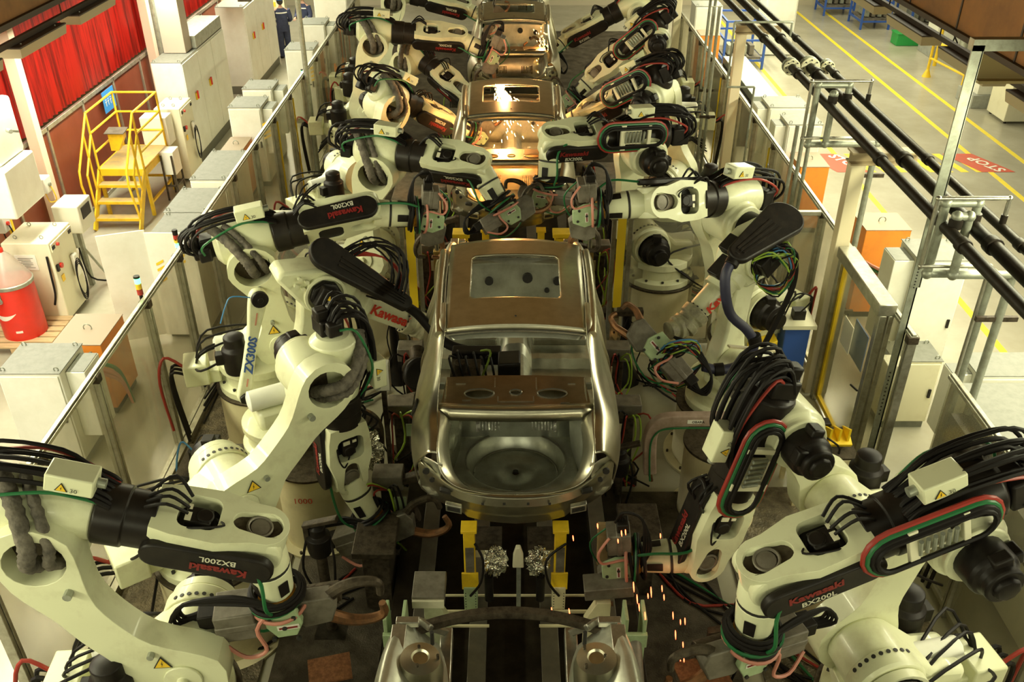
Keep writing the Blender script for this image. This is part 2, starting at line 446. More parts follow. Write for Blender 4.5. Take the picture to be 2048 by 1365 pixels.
for (x0, lab) in ((6.62, 'red floor box lettered STOP next to the orange cabinet behind the fence'), (9.62, 'red floor box lettered STOP at the outer end of the crosswalk')):
    t = thing('stop_marking', lab, 'floor marking', (x0 + .3, 18.4, 0))
    b = MB(); b.add([(x0 + .15, 17.85, .005), (x0 + .85, 17.85, .005), (x0 + .4, 18.93, .005), (x0 - .25, 18.93, .005)], [(0, 1, 2, 3)])
    b.build('red_field', linered, t, smooth=0)
    if x0 < 8: text('STOP', (x0 + .22, 18.8, .006), (0.45, -1, 0), (1, 0.45, 0), 0.36, linewhite, t, bold=0.008)
    else: text('STOP', (x0 + .72, 17.95, .006), (-0.45, 1, 0), (-1, -0.45, 0), 0.36, linewhite, t, bold=0.008)
b = MB()
for k in range(40):
    y0 = 9.2 + k * .32
    b.add([(-5.95, y0, .004), (-5.87, y0 + .10, .004), (-5.87, y0 + .24, .004), (-5.95, y0 + .14, .004)], [(0, 1, 2, 3)])
tag(b.build('hazard_tape', lineyel, smooth=0), 'dashed yellow and black hazard tape along the aisle of grey-topped cabinets', 'floor marking')

# steel ground plates inside the cell
for (n, x0, x1, y0, y1, z, m, lab) in (
    ('floor_plate', -3.9, -1.2, 13.7, 30, 0.03, plate_m, 'dark floor plating under the far robots on the cabinet side'),
    ('floor_plate', 1.25, 4.0, 13.3, 30, 0.03, plate_m, 'dark floor plating under the far robots on the wide-aisle side'),
    ('floor_plate', -2.2, -1.22, 2.6, 6.9, 0.05, plate_m, 'dark steel floor plate beside the conveyor, in front of the first robots'),
    ('floor_plate', 1.22, 2.1, 2.6, 7.9, 0.05, plate_m, 'dark steel floor plate on the sparking side of the conveyor'),
    ('floor_plate', -3.95, -2.3, 3.0, 11.0, 0.03, mat('checker_plate', (0.09, 0.075, 0.048), 0.5, 0.4, (0.24, 0.20, 0.13), 9, bump=0.8, bscale=45), 'brown checker plate strip along the fence under the pedestals'),
    ('floor_plate', 2.3, 4.05, 3.0, 8.0, 0.03, MATS['checker_plate'], 'brown checker plate strip under the pedestals near the pipes')):
    b = MB(); b.span((x0, y0, 0), (x1, y1, z)); tag(b.build(n, m, smooth=0, bevel=.006), lab, 'floor plate')
b = MB(); b.span((-4.0, 3, 0.0), (-3.93, 24, 0.12)); tag(b.build('cable_duct', alu, smooth=0), 'low metal duct running along the foot of the fence beside the cabinets', 'cable duct')

# ================================================================== cell fences
def fence(side, x, ys, top, name_lab, grp, thick=0.045, skip=()):
    for i in range(len(ys) - 1):
        y0, y1 = ys[i], ys[i + 1]
        if i in skip: continue
        p = thing('fence_panel', (ORD[i] + ' ' + name_lab) if grp else name_lab, 'fence panel', (x, (y0 + y1) / 2, 0), grp)
        m = MB(); m.span((x - thick, y0, 0.0), (x + thick, y0 + .035, top)); m.span((x - thick, y0 + .05, 0.0), (x + thick, y0 + .085, top))
        m.build('post', alu, p, 0.005)
        m = MB(); m.span((x - thick * .9, y0, top), (x + thick * .9, y1, top + .035)); m.span((x - thick * .5, y0, top + .035), (x + thick * .5, y1, top + .055))
        m.build('top_rail', alu, p, 0.004)
        m = MB(); m.span((x - .03, y0, 0.06), (x + .03, y1, 0.12)); m.build('bottom_rail', alu, p, 0.004)
        m = MB(); m.span((x - .004, y0 + .085, 0.12), (x + .004, y1, top)); m.build('cloudy_sheet', glass, p, smooth=0)
        m = MB(); m.box((x, y0 + .04, top - .02), (.12, .09, .09)); m.build('corner_clamp', gunmetal, p, 0.01)
ysl = [4.9, 6.02, 7.24, 8.70, 9.83, 11.1, 12.4, 13.7, 15.0, 16.3, 17.6, 18.9, 20.2, 21.5, 22.8, 24.1, 25.4]
fence('w', -4.04, ysl, 2.06, 'cloudy fence panel from the viewer along the cabinet aisle', 'fence panels along the cabinet aisle')
ysr = [9.9, 11.1, 12.4, 13.7, 15.0, 16.3, 17.6, 18.9, 20.2, 21.5, 22.8, 24.1]
fence('e', 4.15, ysr, 2.06, 'cloudy fence panel beyond the gate along the wide aisle', 'fence panels along the wide aisle')
fence('e2', 4.15, [7.95, 8.75], 2.06, 'short fence panel between the gate and the grey vertical pipes', None)
fence('e3', 4.25, [3.4, 4.9, 6.1, 7.25], 2.06, 'cloudy fence panel from the viewer before the grey vertical pipes', 'near fence panels by the grey cabinets')
# yellow edging strips on some posts, as part of a post protector each
for (x, y, lab) in ((-3.98, 6.08, 'behind the nearest junction box'), (-3.98, 15.1, 'beside the far conduit pole, nearer'), (-3.98, 16.4, 'beside the far conduit pole, farther'), (4.08, 17.7, 'behind the far cream column'), (4.08, 13.8, 'behind the hose racks on the wide-aisle side')):
    b = MB(); b.span((x - .012, y - .012, .12), (x + .012, y + .012, 2.0)); tag(b.build('edge_strip', yellow2, smooth=0), 'thin yellow safety strip up the fence post %s' % lab, 'edge strip', 'yellow strips on fence posts')

# cross fences at the cell boundary
for (xa, xb, lab) in ((-4.0, -1.42, 'cross fence of cloudy sheet behind the robots on the cabinet side'), (1.52, 4.1, 'cross fence of cloudy sheet behind the robots on the wide-aisle side')):
    p = thing('cross_fence', lab, 'fence', ((xa + xb) / 2, 11.1, 0))
    m = MB(); m.span((xa, 11.07, 2.05), (xb, 11.13, 2.11)); m.build('top_rail', alu, p, .005)
    m = MB(); m.span((xa, 11.07, .06), (xb, 11.13, .12)); m.build('bottom_rail', alu, p, .005)
    for k in range(3):
        x = xa + (xb - xa) * (k + .5) / 3
        if k == 1:
            m = MB(); m.span((x - .02, 11.07, .1), (x + .02, 11.13, 2.06)); m.build('post', alu, p, .004)
    m = MB(); m.span((xa, 11.096, .12), (xb, 11.104, 2.05)); m.build('cloudy_sheet', glass, p, smooth=0)
for (x, s, lab) in ((-1.33, 1, 'aluminium sensor post with a yellow plate beside the second body, cabinet side'), (1.46, -1, 'aluminium sensor post with a yellow plate beside the second body, wide-aisle side')):
    p = thing('sensor_post', lab, 'post', (x, 11.0, 0))
    m = MB()
    for dx in (-.12, .10): m.span((x + dx * s - .03, 10.95, 0), (x + dx * s + .03, 11.01, 2.1))
    m.span((x - .15, 10.94, 2.04), (x + .15, 11.02, 2.1)); m.build('profile_frame', alu, p, .006)
    m = MB(); m.span((x - .06, 10.9, .75), (x + .05, 10.93, 2.1)); m.build('yellow_plate', yellow2, p)

# gate in the right fence, thick aluminium frame, stands slightly proud
g = thing('cell_gate', 'aluminium framed gate with yellow trim left of the white cabinet', 'gate', (4.05, 9.2, 0))
g['label'] = 'tall gate with a thick aluminium header and yellow trim, before the white cabinet'
m = MB()
m.span((3.93, 8.42, 2.06), (4.13, 9.86, 2.2)); m.build('header', alu, g, .01)
for y in (8.42, 9.76):
    m = MB(); m.span((3.96, y, 0), (4.04, y + .09, 2.06)); m.span((4.06, y, 0), (4.12, y + .09, 2.06)); m.build('post', alu, g, .008)
m = MB(); m.span((4.0, 9.70, .1), (4.05, 9.75, 2.0)); m.span((4.0, 8.55, .06), (4.05, 9.75, .12)); m.build('trim_strip', yellow2, g)
m = MB(); m.span((4.02, 8.5, .1), (4.03, 9.72, 2.05)); m.build('cloudy_sheet', glass, g, smooth=0)
m = MB(); m.box((3.98, 8.47, 1.0), (.03, .04, .22)); m.bar((3.94, 8.47, 1.05), (3.9, 8.6, 1.05), .02, .02); m.build('latch_handle', black, g, .004)
m = MB(); m.box((3.99, 9.2, 1.35), (.01, .3, .36)); m.build('notice', paper, g)

# ================================================================== columns and hangers
for (x, y, top, lab) in ((4.02, 9.99, 3.2, 'cream square column carrying the black pipes, in front of the gate'), (4.02, 16.2, 3.2, 'cream square column carrying the black pipes farther down the fence'),
                         (4.0, 22.6, 3.2, 'farthest cream column under the black pipes')):
    p = thing('pipe_column', lab, 'column', (x - .02, y, 0))
    m = MB(); m.span((x - .11, y - .08, 0), (x + .06, y + .08, top)); m.build('shaft', mat('column_cream', (0.70, 0.62, 0.42), .5), p, .008)
    m = MB(); m.span((x - .13, y - .1, top), (x + .66, y + .1, top + .02)); m.span((x - .13, y - .01, top + .02), (x + .66, y + .01, top + .13)); m.span((x - .13, y - .1, top + .13), (x + .66, y + .1, top + .15))
    m.build('bracket_beam', mat('beam_ochre', (0.38, 0.30, 0.17), .5), p)
for (x, y, lab) in ((-7.75, 14.3, 'pale pink column in front of the red curtain, beside the control box'), (-7.75, 20.0, 'pale pink column behind the yellow platform'), (-7.75, 25.8, 'farthest pale pink column by the red curtain')):
    b = MB(); b.span((x - .09, y - .09, 0), (x + .09, y + .09, 4.9)); tag(b.build('wall_column', mat('column_pink', (0.78, 0.60, 0.45), .5), bevel=.006), lab, 'column')
b = MB(); b.span((-7.7, 20.15, .0), (-7.6, 20.25, 4.9)); tag(b.build('conduit_post', galv), 'grey conduit post standing against the pink column by the platform', 'post')
# steel angle hanger
p = thing('hanger_strut', 'tall grey steel angle strut with punched holes standing before the black pipes', 'strut', (4.08, 8.15, 0))
m = MB(); m.span((4.04, 8.10, 0), (4.12, 8.115, 3.0)); m.span((4.105, 8.10, 0), (4.12, 8.18, 3.0)); m.build('lower_angle', galv, p)
m = MB(); m.span((4.03, 8.08, 2.6), (4.13, 8.10, 5.0)); m.span((4.12, 8.08, 2.6), (4.135, 8.2, 5.0)); m.build('upper_angle', galv, p)
m = MB(); m.span((4.03, 8.08, 4.95), (6.4, 8.18, 5.05)); m.build('top_arm', galv, p)
m = MB()
for k in range(12): m.cyl((4.07, 8.075, 2.6 + k * .035), (4.07, 8.09, 2.6 + k * .035), .008, n=8)
for k in range(12): m.cyl((4.07, 8.095, 1.0 + k * .05), (4.07, 8.112, 1.0 + k * .05), .009, n=8)
m.build('punched_holes', ink, p)

# black pipes
for (x, r, lab) in ((3.96, .055, 'black overhead pipe nearest the cell fence'), (4.22, .065, 'middle one of the three black overhead pipes, the thickest'), (4.47, .045, 'black overhead pipe nearest the open aisle')):
    p = thing('overhead_pipe', lab, 'pipe', (x, 14, 3.5))
    m = MB(); m.cyl((x, 2.5, 3.5), (x, 30, 3.5), r, n=16); m.build('pipe_run', pipe_m, p)
    for (yy) in (5.1, 7.2, 9.3, 12.6, 14.6, 18.5):
        m = MB(); m.cyl((x, yy - .05, 3.5), (x, yy + .05, 3.5), r * 1.28, n=16); m.build('coupling', pipe_m, p, .006)
    if x < 4.5:
        for yy in (12.9, 13.0):
            m = MB(); m.cyl((x, yy, 3.5), (x, yy + .035, 3.5), r * 2.1, n=20)
            m.build('flange', whitep if yy == 12.9 else galv, p, .004)
        m = MB()
        for k in range(8):
            a = 2 * PI * k / 8; q = V((x + math.cos(a) * r * 1.65, 12.87, 3.5 + math.sin(a) * r * 1.65)); m.cyl(q, q + V((0, .2, 0)), .009, n=6)
        m.build('flange_bolts', ink, p)

def crossover(y, lab, drop_x, zlow, grp=None):
    p = thing('pipe_drop', lab, 'pipe branch', (3.9, y, 3.6))
    # thick branch from the middle and first pipes over to the fence side and down
    for j, (xs, r, dz, xd) in enumerate(((4.22, .04, .22, drop_x), (4.0, .04, .14, drop_x + .18), (4.47, .02, .28, drop_x - .10))):
        yy = y - j * .12 + (0.2 if j == 2 else 0)
        m = MB(); pts = [(xs, yy, 3.5), (xs, yy, 3.5 + dz), (xd, yy, 3.5 + dz), (xd, yy, zlow + .05 * j), (4.55 + .12 * j, yy, zlow + .05 * j), (4.55 + .12 * j, yy, 0.25)]
        if j == 2: pts[4] = (4.48, yy, zlow + .1); pts[5] = (4.48, yy, .3)
        for a, b_ in zip(pts[:-1], pts[1:]): m.cyl(a, b_, r, n=12)
        for q in pts[1:-1]: m.ball(q, r * 1.35, 10, 6)
        for q in pts[1:-1]:
            pass
        m.build('branch_pipe', galv if j != 2 else steel, p)
        m = MB(); m.cyl((xs, yy, 3.5 + .03), (xs, yy, 3.5 + .12), r * 1.5, n=12); m.build('branch_fitting', pipe_m, p)
    m = MB(); m.span((4.45, y - .14, 2.55), (4.85, y - .1, 2.6)); m.span((4.45, y - .14, .5), (4.85, y - .1, .55)); m.build('pipe_clamp', gunmetal, p)
crossover(7.62, 'grey branch pipes looping over the black pipes and dropping beside the steel strut', 3.93, 3.0)
crossover(11.3, 'grey branch pipes looping over the black pipes and dropping behind the column', 3.83, 2.95)
p = thing('conduit_loop', 'thin grey conduit stepping over the black pipes and down to the fence', 'conduit', (3.6, 14.6, 3.6))
m = MB(); pts = [(4.4, 14.7, 3.5), (4.4, 14.7, 3.72), (3.5, 14.7, 3.72), (3.5, 14.7, 2.7), (3.95, 14.7, 2.7), (3.95, 14.7, .2)]
for a, b_ in zip(pts[:-1], pts[1:]): m.cyl(a, b_, .018, n=8)
m.build('conduit', galv, p)
for (x, y, zt, lab) in ((3.95, 12.2, 2.9, 'bundle of grey vertical pipes in front of the fence behind the gate column'), (3.9, 18.6, 3.4, 'grey vertical pipes rising by the far fence on the wide-aisle side'), (3.62, 16.9, 3.5, 'pair of tall grey conduits rising beside the far cream column')):
    p = thing('riser_pipes', lab, 'pipes', (x, y, 0))
    for k in range(3 if y < 13 else 2):
        m = MB(); m.cyl((x + k * .1, y, 0.0), (x + k * .1, y, zt), .028, n=12); m.build('pipe', galv, p)
    m = MB(); m.box((x + .1, y - .03, 1.5), (.3, .03, .05)); m.ball((x + .12, y - .05, 1.5), .04, 8, 6); m.build('clamp', gunmetal, p)
b = MB(); b.cyl((-3.95, 17.6, 0), (-3.95, 17.6, 5.2), .05, n=12); tag(b.build('conduit_pole', galv), 'tall grey conduit pole rising from the fence beside the white cabinet', 'pole')

# ================================================================== lamps hung over the aisles, ducts
def tray(x, z, y0, n, pitch, lab, side):
    p = thing('lamp_rail', lab + ' rail', 'rail', (x, y0, z)); p['label'] = 'dark rail carrying the lamp housings, ' + lab
    m = MB(); m.span((x - .03, y0 - 1.5, z + .10), (x + .03, y0 + n * pitch + 1, z + .17)); m.build('rail', darkfix, p)
    m = MB()
    for k in range(n):
        m.cyl((x, y0 + k * pitch - .2, z + .15), (x, y0 + k * pitch - .2, 4.75 if x < 0 else 4.4), .012, n=6)
    m.build('hanger_rods', gunmetal, p)
    for k in range(n):
        y = y0 + k * pitch
        t = thing('lamp_housing', ORD[k] + ' long dark lamp housing from the near end of the rail ' + lab, 'lamp', (x, y + .75, z), 'lamp housings ' + lab)
        m = MB(); m.span((x - .17, y, z + .08), (x + .17, y + 1.5, z + .10)); m.build('top_plate', darkfix, t)
        m = MB()
        m.add([(x - .17, y, z + .08), (x + .17, y, z + .08), (x + .15, y + .02, z - .05), (x - .15, y + .02, z - .05), (x - .17, y + 1.5, z + .08), (x + .17, y + 1.5, z + .08), (x + .15, y + 1.48, z - .05), (x - .15, y + 1.48, z - .05)],
              [(0, 1, 2, 3), (4, 5, 6, 7), (0, 3, 7, 4), (1, 2, 6, 5)])
        m.build('reflector_side', fixside, t, smooth=0)
        m = MB()
        for dy in (.2, 1.3): m.cyl((x + .09, y + dy, z + .1), (x + .09, y + dy, z + .115), .012, n=8)
        m.build('rivets', steel, t)
tray(-6.85, 3.75, 8.6, 6, 2.0, 'over the cabinet aisle', -1)
tray(6.3, 3.6, 7.6, 8, 2.1, 'over the wide aisle', 1)

p = thing('overhead_duct', 'big brown overhead box with a dark lower edge above the wide aisle', 'duct', (6.3, 14, 5))
m = MB(); m.span((5.05, 3, 4.55), (7.6, 13.2, 6.6)); m.build('box_body', brownduct, p)
m = MB(); m.span((5.0, 3, 4.5), (5.1, 13.25, 4.56)); m.span((5.0, 13.2, 4.5), (7.6, 13.26, 4.56)); m.build('lower_edge', darkfix, p)
m = MB()
for k in range(7): m.span((5.04, 3.6 + k * 1.4, 4.56), (5.05, 3.63 + k * 1.4, 6.6))
m.build('panel_seams', darkfix, p)
p = thing('overhead_duct', 'brown overhead box in the upper corner above the red curtain', 'duct', (-6.8, 9, 5))
m = MB(); m.span((-7.85, 3, 4.72), (-5.45, 13.6, 5.6)); m.build('box_body', brownduct, p)
m = MB(); m.span((-5.5, 3, 4.68), (-5.4, 13.65, 4.74)); m.build('lower_edge', darkfix, p)
b = MB(); b.span((5.2, 10.2, 4.1), (9.5, 10.22, 4.42)); b.span((5.2, 10.1, 4.4), (9.5, 10.3, 4.43)); b.span((5.2, 10.1, 4.08), (9.5, 10.3, 4.11)); tag(b.build('cross_beam', mat('beam_olive', (.42, .34, .16), .5)), 'ochre steel beam crossing under the brown overhead box', 'beam')
# ================================================================== car bodies
def car(loc, lab, parts='all'):
    t = thing('car_body', lab, 'car body', loc, 'bare car bodies on the line')
    L = V(loc)
    def W(p): return L + V(p)
    def mir(p, s): return V((p[0] * s, p[1], p[2]))
    # ---- roof with sunroof opening
    xs = [-.67 + 1.34 * k / 24 for k in range(25)]; xs = [-.67, -.62, -.57, -.51, -.455, -.44, -.40, -.3, -.2, -.1, 0, .1, .2, .3, .40, .44, .455, .51, .57, .62, .67]
    ys = [1.20, 1.23, 1.3, 1.45, 1.6, 1.69, 1.71, 1.76, 1.9, 2.1, 2.3, 2.5, 2.56, 2.61, 2.63, 2.7, 2.8, 2.9, 2.95]
    def roof(x, y):
        wd = .645 + .035 * (y - 1.23) / 1.7
        u = x / .67
        z = 1.425 + .05 * (1 - u * u) - .02 * ((y - 2.0) / .9) ** 2 - (.03 if y < 1.215 else 0)
        yy = y + (.07 * (1 - u * u) if y > 2.6 else 0) * (y - 2.6) / .35
        return W((u * wd, yy, z))
    m = MB(); vs = [roof(x, y) for y in ys for x in xs]; n = len(xs); fs = []
    for i in range(len(ys) - 1):
        for j in range(n - 1):
            cx = (xs[j] + xs[j + 1]) / 2; cy = (ys[i] + ys[i + 1]) / 2
            if abs(cx) < .44 and 1.71 < cy < 2.61:
                # rounded corners: keep a triangle at each corner cell
                cornx = abs(cx) > .40; corny = cy < 1.76 or cy > 2.56
                if cornx and corny:
                    a, b, c, d = i * n + j, i * n + j + 1, (i + 1) * n + j + 1, (i + 1) * n + j
                    if cx < 0: fs.append((a, b, d) if cy < 2 else (a, c, d))
                    else: fs.append((a, b, c) if cy < 2 else (b, c, d))
                continue
            fs.append((i * n + j, i * n + j + 1, (i + 1) * n + j + 1, (i + 1) * n + j))
    m.add(vs, fs); m.build('roof_panel', body, t, solid=.012)
    m = MB()
    rim = [(-.44, 1.76), (-.40, 1.71), (.40, 1.71), (.44, 1.76), (.44, 2.56), (.40, 2.61), (-.40, 2.61), (-.44, 2.56)]
    pts = [roof(a, b) for a, b in rim] ; m.tube([p - V((0, 0, .012)) for p in pts], .008, 6, 0, True); m.build('sunroof_flange', bright, t)
    m = MB(); m.tube([roof(x, 1.2) - V((0, .01, .01)) for x in xs], .013, 6, 0); m.build('rear_header', steel, t)
    m = MB(); m.grid([[roof(x, 1.24) - V((0, 0, .03)) for x in xs], [roof(x * .9, 1.17) - V((0, 0, .05 + .02 * (1 - abs(x)))) for x in xs], [roof(x * .9, 1.30) - V((0, 0, .08)) for x in xs]]); m.build('header_rail', bodyin, t, solid=.006)
    for cx, cy in ((0, 1.36),):
        m = MB(); m.cyl(roof(cx, cy) + V((0, 0, .004)), roof(cx, cy) + V((0, 0, .01)), .010, n=10); m.build('antenna_hole', ink, t)
    # ---- quarter panels, rails, pillars
    S = [[(.66, .16, .84), (.73, .17, .84), (.80, .22, .74), (.85, .30, .62), (.875, .38, .50), (.87, .42, .38), (.85, .45, .22)],
         [(.665, .38, .89), (.74, .40, .89), (.825, .42, .80), (.885, .46, .68), (.91, .50, .54), (.91, .54, .40), (.89, .56, .24)],
         [(.685, .65, .94), (.76, .66, .93), (.86, .68, .82), (.925, .70, .68), (.945, .74, .54), (.945, .78, .42), (.93, .78, .34)],
         [(.665, .95, 1.19), (.725, .96, 1.13), (.80, .98, .95), (.90, 1.0, .77), (.95, 1.02, .60), (.955, 1.03, .50), (.935, 1.03, .42)],
         [(.635, 1.22, 1.425), (.70, 1.25, 1.39), (.765, 1.27, 1.18), (.86, 1.29, .90), (.935, 1.31, .70), (.945, 1.32, .5), (.935, 1.32, .34)],
         [(.645, 1.48, 1.435), (.72, 1.50, 1.40), (.745, 1.48, 1.27), (.845, 1.48, .95), (.92, 1.5, .72), (.93, 1.56, .5), (.92, 1.62, .20)],
         [(.655, 1.66, 1.44), (.728, 1.68, 1.405), (.738, 1.64, 1.32), (.835, 1.58, .98), (.912, 1.6, .73), (.922, 1.70, .5), (.912, 1.80, .16)]]
    for s in (-1, 1):
        m = MB(); m.grid(smooth_grid([[W(mir(p, s)) for p in r] for r in S], 5, 5)); m.build('quarter_panel', body, t, solid=.01, smooth=60)
        # fuel door recess on the left side
        if s == -1:
            m = MB(); m.prism(circle(0, 0, .07, .09, 16), W((-.925, .98, .72)), (0, 1, 0), (.35, 0, .94), (-.94, 0, .35), .0, .012); m.build('fuel_opening', ink, t)
        # side roof rail down into the front pillar
        rail = [(.69, 1.18, 1.38), (.715, 1.5, 1.40), (.735, 2.0, 1.405), (.745, 2.5, 1.395), (.75, 2.85, 1.36), (.775, 3.15, 1.22), (.80, 3.45, 1.03), (.815, 3.62, .93)]
        m = MB(); m.tube([W(mir(p, s)) for p in rail], .040, 10, 4); m.build('roof_side_rail', body, t, smooth=60)
        m = MB(); m.tube([W(mir((p[0] - .055, p[1], p[2] + .02), s)) for p in rail[1:6]], .008, 6, 4); m.build('drip_channel', steel, t)
        def frame(pts, wy, wx, name, mt=bodyin):
            q = catmull([W(mir(p, s)) for p in pts], 5); rows = []
            for i, p in enumerate(q):
                d = (q[min(i + 1, len(q) - 1)] - q[max(i - 1, 0)]).normalized()
                o = V((s, 0, 0)); o = (o - d * o.dot(d)).normalized(); wv = d.cross(o)
                rows.append([p + wv * wy * a + o * wx * b for a, b in ((-.5, -.5), (-.42, .1), (-.25, .15), (-.18, .5), (.18, .5), (.25, .15), (.42, .1), (.5, -.5))])
            m = MB(); m.grid(rows, closed=True); m.build(name, mt, t, smooth=50)
        frame([(.74, 2.36, 1.38), (.80, 2.38, 1.12), (.885, 2.40, .86), (.925, 2.42, .60), (.925, 2.42, .38), (.90, 2.42, .16)], .20, .08, 'centre_pillar', body)
        frame([(.91, 1.75, .14), (.915, 2.4, .12), (.915, 3.0, .12), (.905, 3.75, .14)], .14, .08, 'door_sill', body)
        frame([(.815, 3.62, .95), (.875, 3.66, .80), (.905, 3.68, .55), (.905, 3.70, .14)], .22, .09, 'hinge_pillar', body)
        frame([(.735, 1.72, 1.36), (.83, 1.66, 1.0), (.905, 1.68, .74), (.915, 1.8, .5), (.905, 1.86, .18)], .10, .05, 'rear_door_flange', body)
        # tail lamp recess: creased bright metal
        rows = []
        rnd = random.Random(3)
        for i in range(9):
            u = i / 8; r = []
            for j in range(7):
                v = j / 6
                p = V((.62 + .20 * v + .04 * u, .10 + .22 * v * v + .10 * u, .80 - .46 * u - .05 * v))
                p += V((rnd.uniform(-.012, .012), rnd.uniform(-.012, .012) + .07 * math.sin(PI * u) * math.sin(PI * v), rnd.uniform(-.02, .02)))
                r.append(W(mir(p, s)))
            rows.append(r)
        m = MB(); m.grid(rows); m.build('tail_lamp_recess', mat('satin_creased_steel', (.78, .78, .66), .38, .9, bump=.4, bscale=16), t, solid=.006, smooth=50)
        m = MB(); m.cyl(W(mir((.76, .14, .66), s)), W(mir((.76, .16, .66), s)), .03, n=12); m.cyl(W(mir((.71, .1, .60), s)), W(mir((.71, .12, .60), s)), .022, n=12); m.build('lamp_holes', ink, t)
        # trunk gutter strip
        A = [(.60, .60, .88), (.615, .42, .84), (.60, .26, .76), (.54, .14, .64), (.42, .07, .56), (.22, .04, .525), (0, .03, .515)]
        B = [(.68, .63, .95), (.67, .40, .90), (.665, .18, .84), (.63, .08, .70), (.50, .02, .60), (.25, -.01, .55), (0, -.015, .54)]
        Cc = [(.57, .62, .80), (.58, .44, .74), (.565, .30, .66), (.51, .20, .56), (.40, .12, .50), (.20, .09, .47), (0, .08, .46)]
        m = MB(); m.grid(smooth_grid([[W(mir(p, s)) for p in r] for r in (B, A, Cc)], 3, 5)); m.build('trunk_gutter', body, t, solid=.006, smooth=60)
        # inner wheelhouse and trunk side wall
        m = MB(); m.grid(smooth_grid([[W(mir(p, s)) for p in r] for r in (
            [(.60, .30, .72), (.63, .6, .84), (.64, .9, .9), (.64, 1.2, .9)],
            [(.62, .30, .5), (.56, .6, .62), (.50, .9, .70), (.56, 1.2, .7)],
            [(.60, .28, .30), (.56, .6, .30), (.52, .9, .30), (.56, 1.2, .30)])], 4, 4)); m.build('wheelhouse', bright if s < 0 else bodyin, t, solid=.006, smooth=60)
    # ---- deck crossmember behind the rear window
    rows = [[(x, yy + .05 * (1 - (x / .7) ** 2) * -1, z + .012 * (1 - (x / .7) ** 2)) for x in [-.68 + 1.36 * k / 12 for k in range(13)]] for yy, z in ((.80, .90), (.74, .925), (.70, .945), (.66, .93), (.64, .88), (.66, .82))]
    m = MB(); m.grid([[W(p) for p in r] for r in rows]); m.build('deck_crossmember', body, t, solid=.006, smooth=70)
    # ---- rear panel
    def rp(x, k):
        u = abs(x) / .84
        lipz = .54 + .06 * u ** 2 + .24 * max(0, u - .62) ** 1.0
        pr = [(-.02, 0), (-.045, -.02), (-.05, -.10), (-.035, -.115), (-.02, -.20), (.05, -.30)][k]
        z = lipz + pr[1]
        if k == 5: z = .20 + .06 * u - (.04 if u < .55 else 0); 
        return W((x, pr[0] + .34 * u ** 2.6, z))
    xr = [-.84 + 1.68 * k / 28 for k in range(29)]
    m = MB(); m.grid([[rp(x, k) for x in xr] for k in range(6)]); m.build('rear_panel', body, t, solid=.008, smooth=40)
    for s in (-1, 1):
        m = MB(); m.box(W((s * .53, .035, .36)), (.12, .05, .055), (1, s * .3, 0), (-.0, 1, .25)); m.build('panel_slot', ink, t, .004)
        m = MB(); m.box(W((s * .53, .03, .36)), (.14, .04, .075), (1, s * .3, 0), (0, 1, .25)); m.build('slot_rim', steel, t, .004)
        m = MB(); m.prism(stadium(-.03, .03, .018), W((s * .60, .075, .515)), (1, s * .35, 0), (0, -.35, 1), (0, -1, -.35), -.01, .022); m.build('oval_slot', ink, t)
    m = MB()
    for x in (-.28, -.1, .1, .28): m.box(W((x, -.054, .475)), (.022, .01, .02))
    m.build('panel_holes', ink, t)
    # ---- interior
    def floorz(x, y):
        z = .16
        if y > 1.3:
            z += .20 * max(0, 1 - (abs(x) / .17) ** 4) if abs(x) < .17 else 0
            z += .006 * (math.sin(x * 28) > .3)
            if 1.3 < y < 1.75: z = .30
            if 2.45 < y < 2.62: z += .10
        return z
    xi = [-.84 + 1.68 * k / 56 for k in range(57)]; yi = [1.28 + (3.62 - 1.28) * k / 44 for k in range(45)]
    m = MB(); m.grid([[W((x, y, floorz(x, y))) for x in xi] for y in yi]); m.build('floor_pan', bodyin, t, smooth=30, solid=.004)
    for yy, z in ((2.02, .27), (2.9, .26)):
        for s in (-1, 1):
            m = MB(); m.box(W((s * .50, yy, z)), (.60, .12, .09)); m.cyl(W((s * .3, yy, z + .04)), W((s * .3, yy, z + .08)), .03, n=10); m.build('seat_crossmember', bodyin, t, .015)
    # parcel shelf with speaker holes
    m = MB(); n1 = []
    hole = [circle(-.33, .95, .135, .075, 20), circle(.33, .95, .135, .075, 20), circle(0, .97, .055, .045, 14)]
    m.prism([(-.67, .74), (.67, .74), (.64, 1.22), (.2, 1.25), (-.2, 1.25), (-.64, 1.22)], W((0, 0, .88)), (1, 0, 0), (0, 1, 0), (0, 0, 1), 0, .012, hole); m.build('parcel_shelf', mat('shelf_steel', (.34, .24, .14), .42, .85, (.26, .18, .10), 5), t, smooth=0)
    m = MB()
    for h in hole: m.tube([W((a, b, .896)) for a, b in h], .007, 6, 0, True)
    for (a, b) in (((-.16, .82), (.16, .82)), ((-.16, .82), (-.16, .90)), ((.16, .82), (.16, .90)), ((-.19, 1.2), (-.19, 1.06)), ((.19, 1.2), (.19, 1.02)), ((-.48, .84), (-.40, .84)), ((-.55, 1.1), (-.46, 1.1)), ((.55, 1.1), (.48, 1.1)), ((.48, .8), (.4, .8))):
        m.bar(W((*a, .897)), W((*b, .897)), .012, .01)
    m.build('shelf_beads', steel, t)
    # seat back wall, trunk floor with spare wheel well
    m = MB(); m.grid([[W((x, yy, z)) for x in (-.62, -.3, 0, .3, .62)] for yy, z in ((1.04, .33), (1.20, .56), (1.24, .87))]); m.build('seat_back_panel', bodyin, t, solid=.006)
    m = MB()
    for x in [-.34 + .03 * k for k in range(7)] + [.16 + .03 * k for k in range(7)]: m.box(W((x, 1.105, .452)), (.014, .012, .15), (1, 0, 0), (0, -.82, .57), (0, .57, .82))
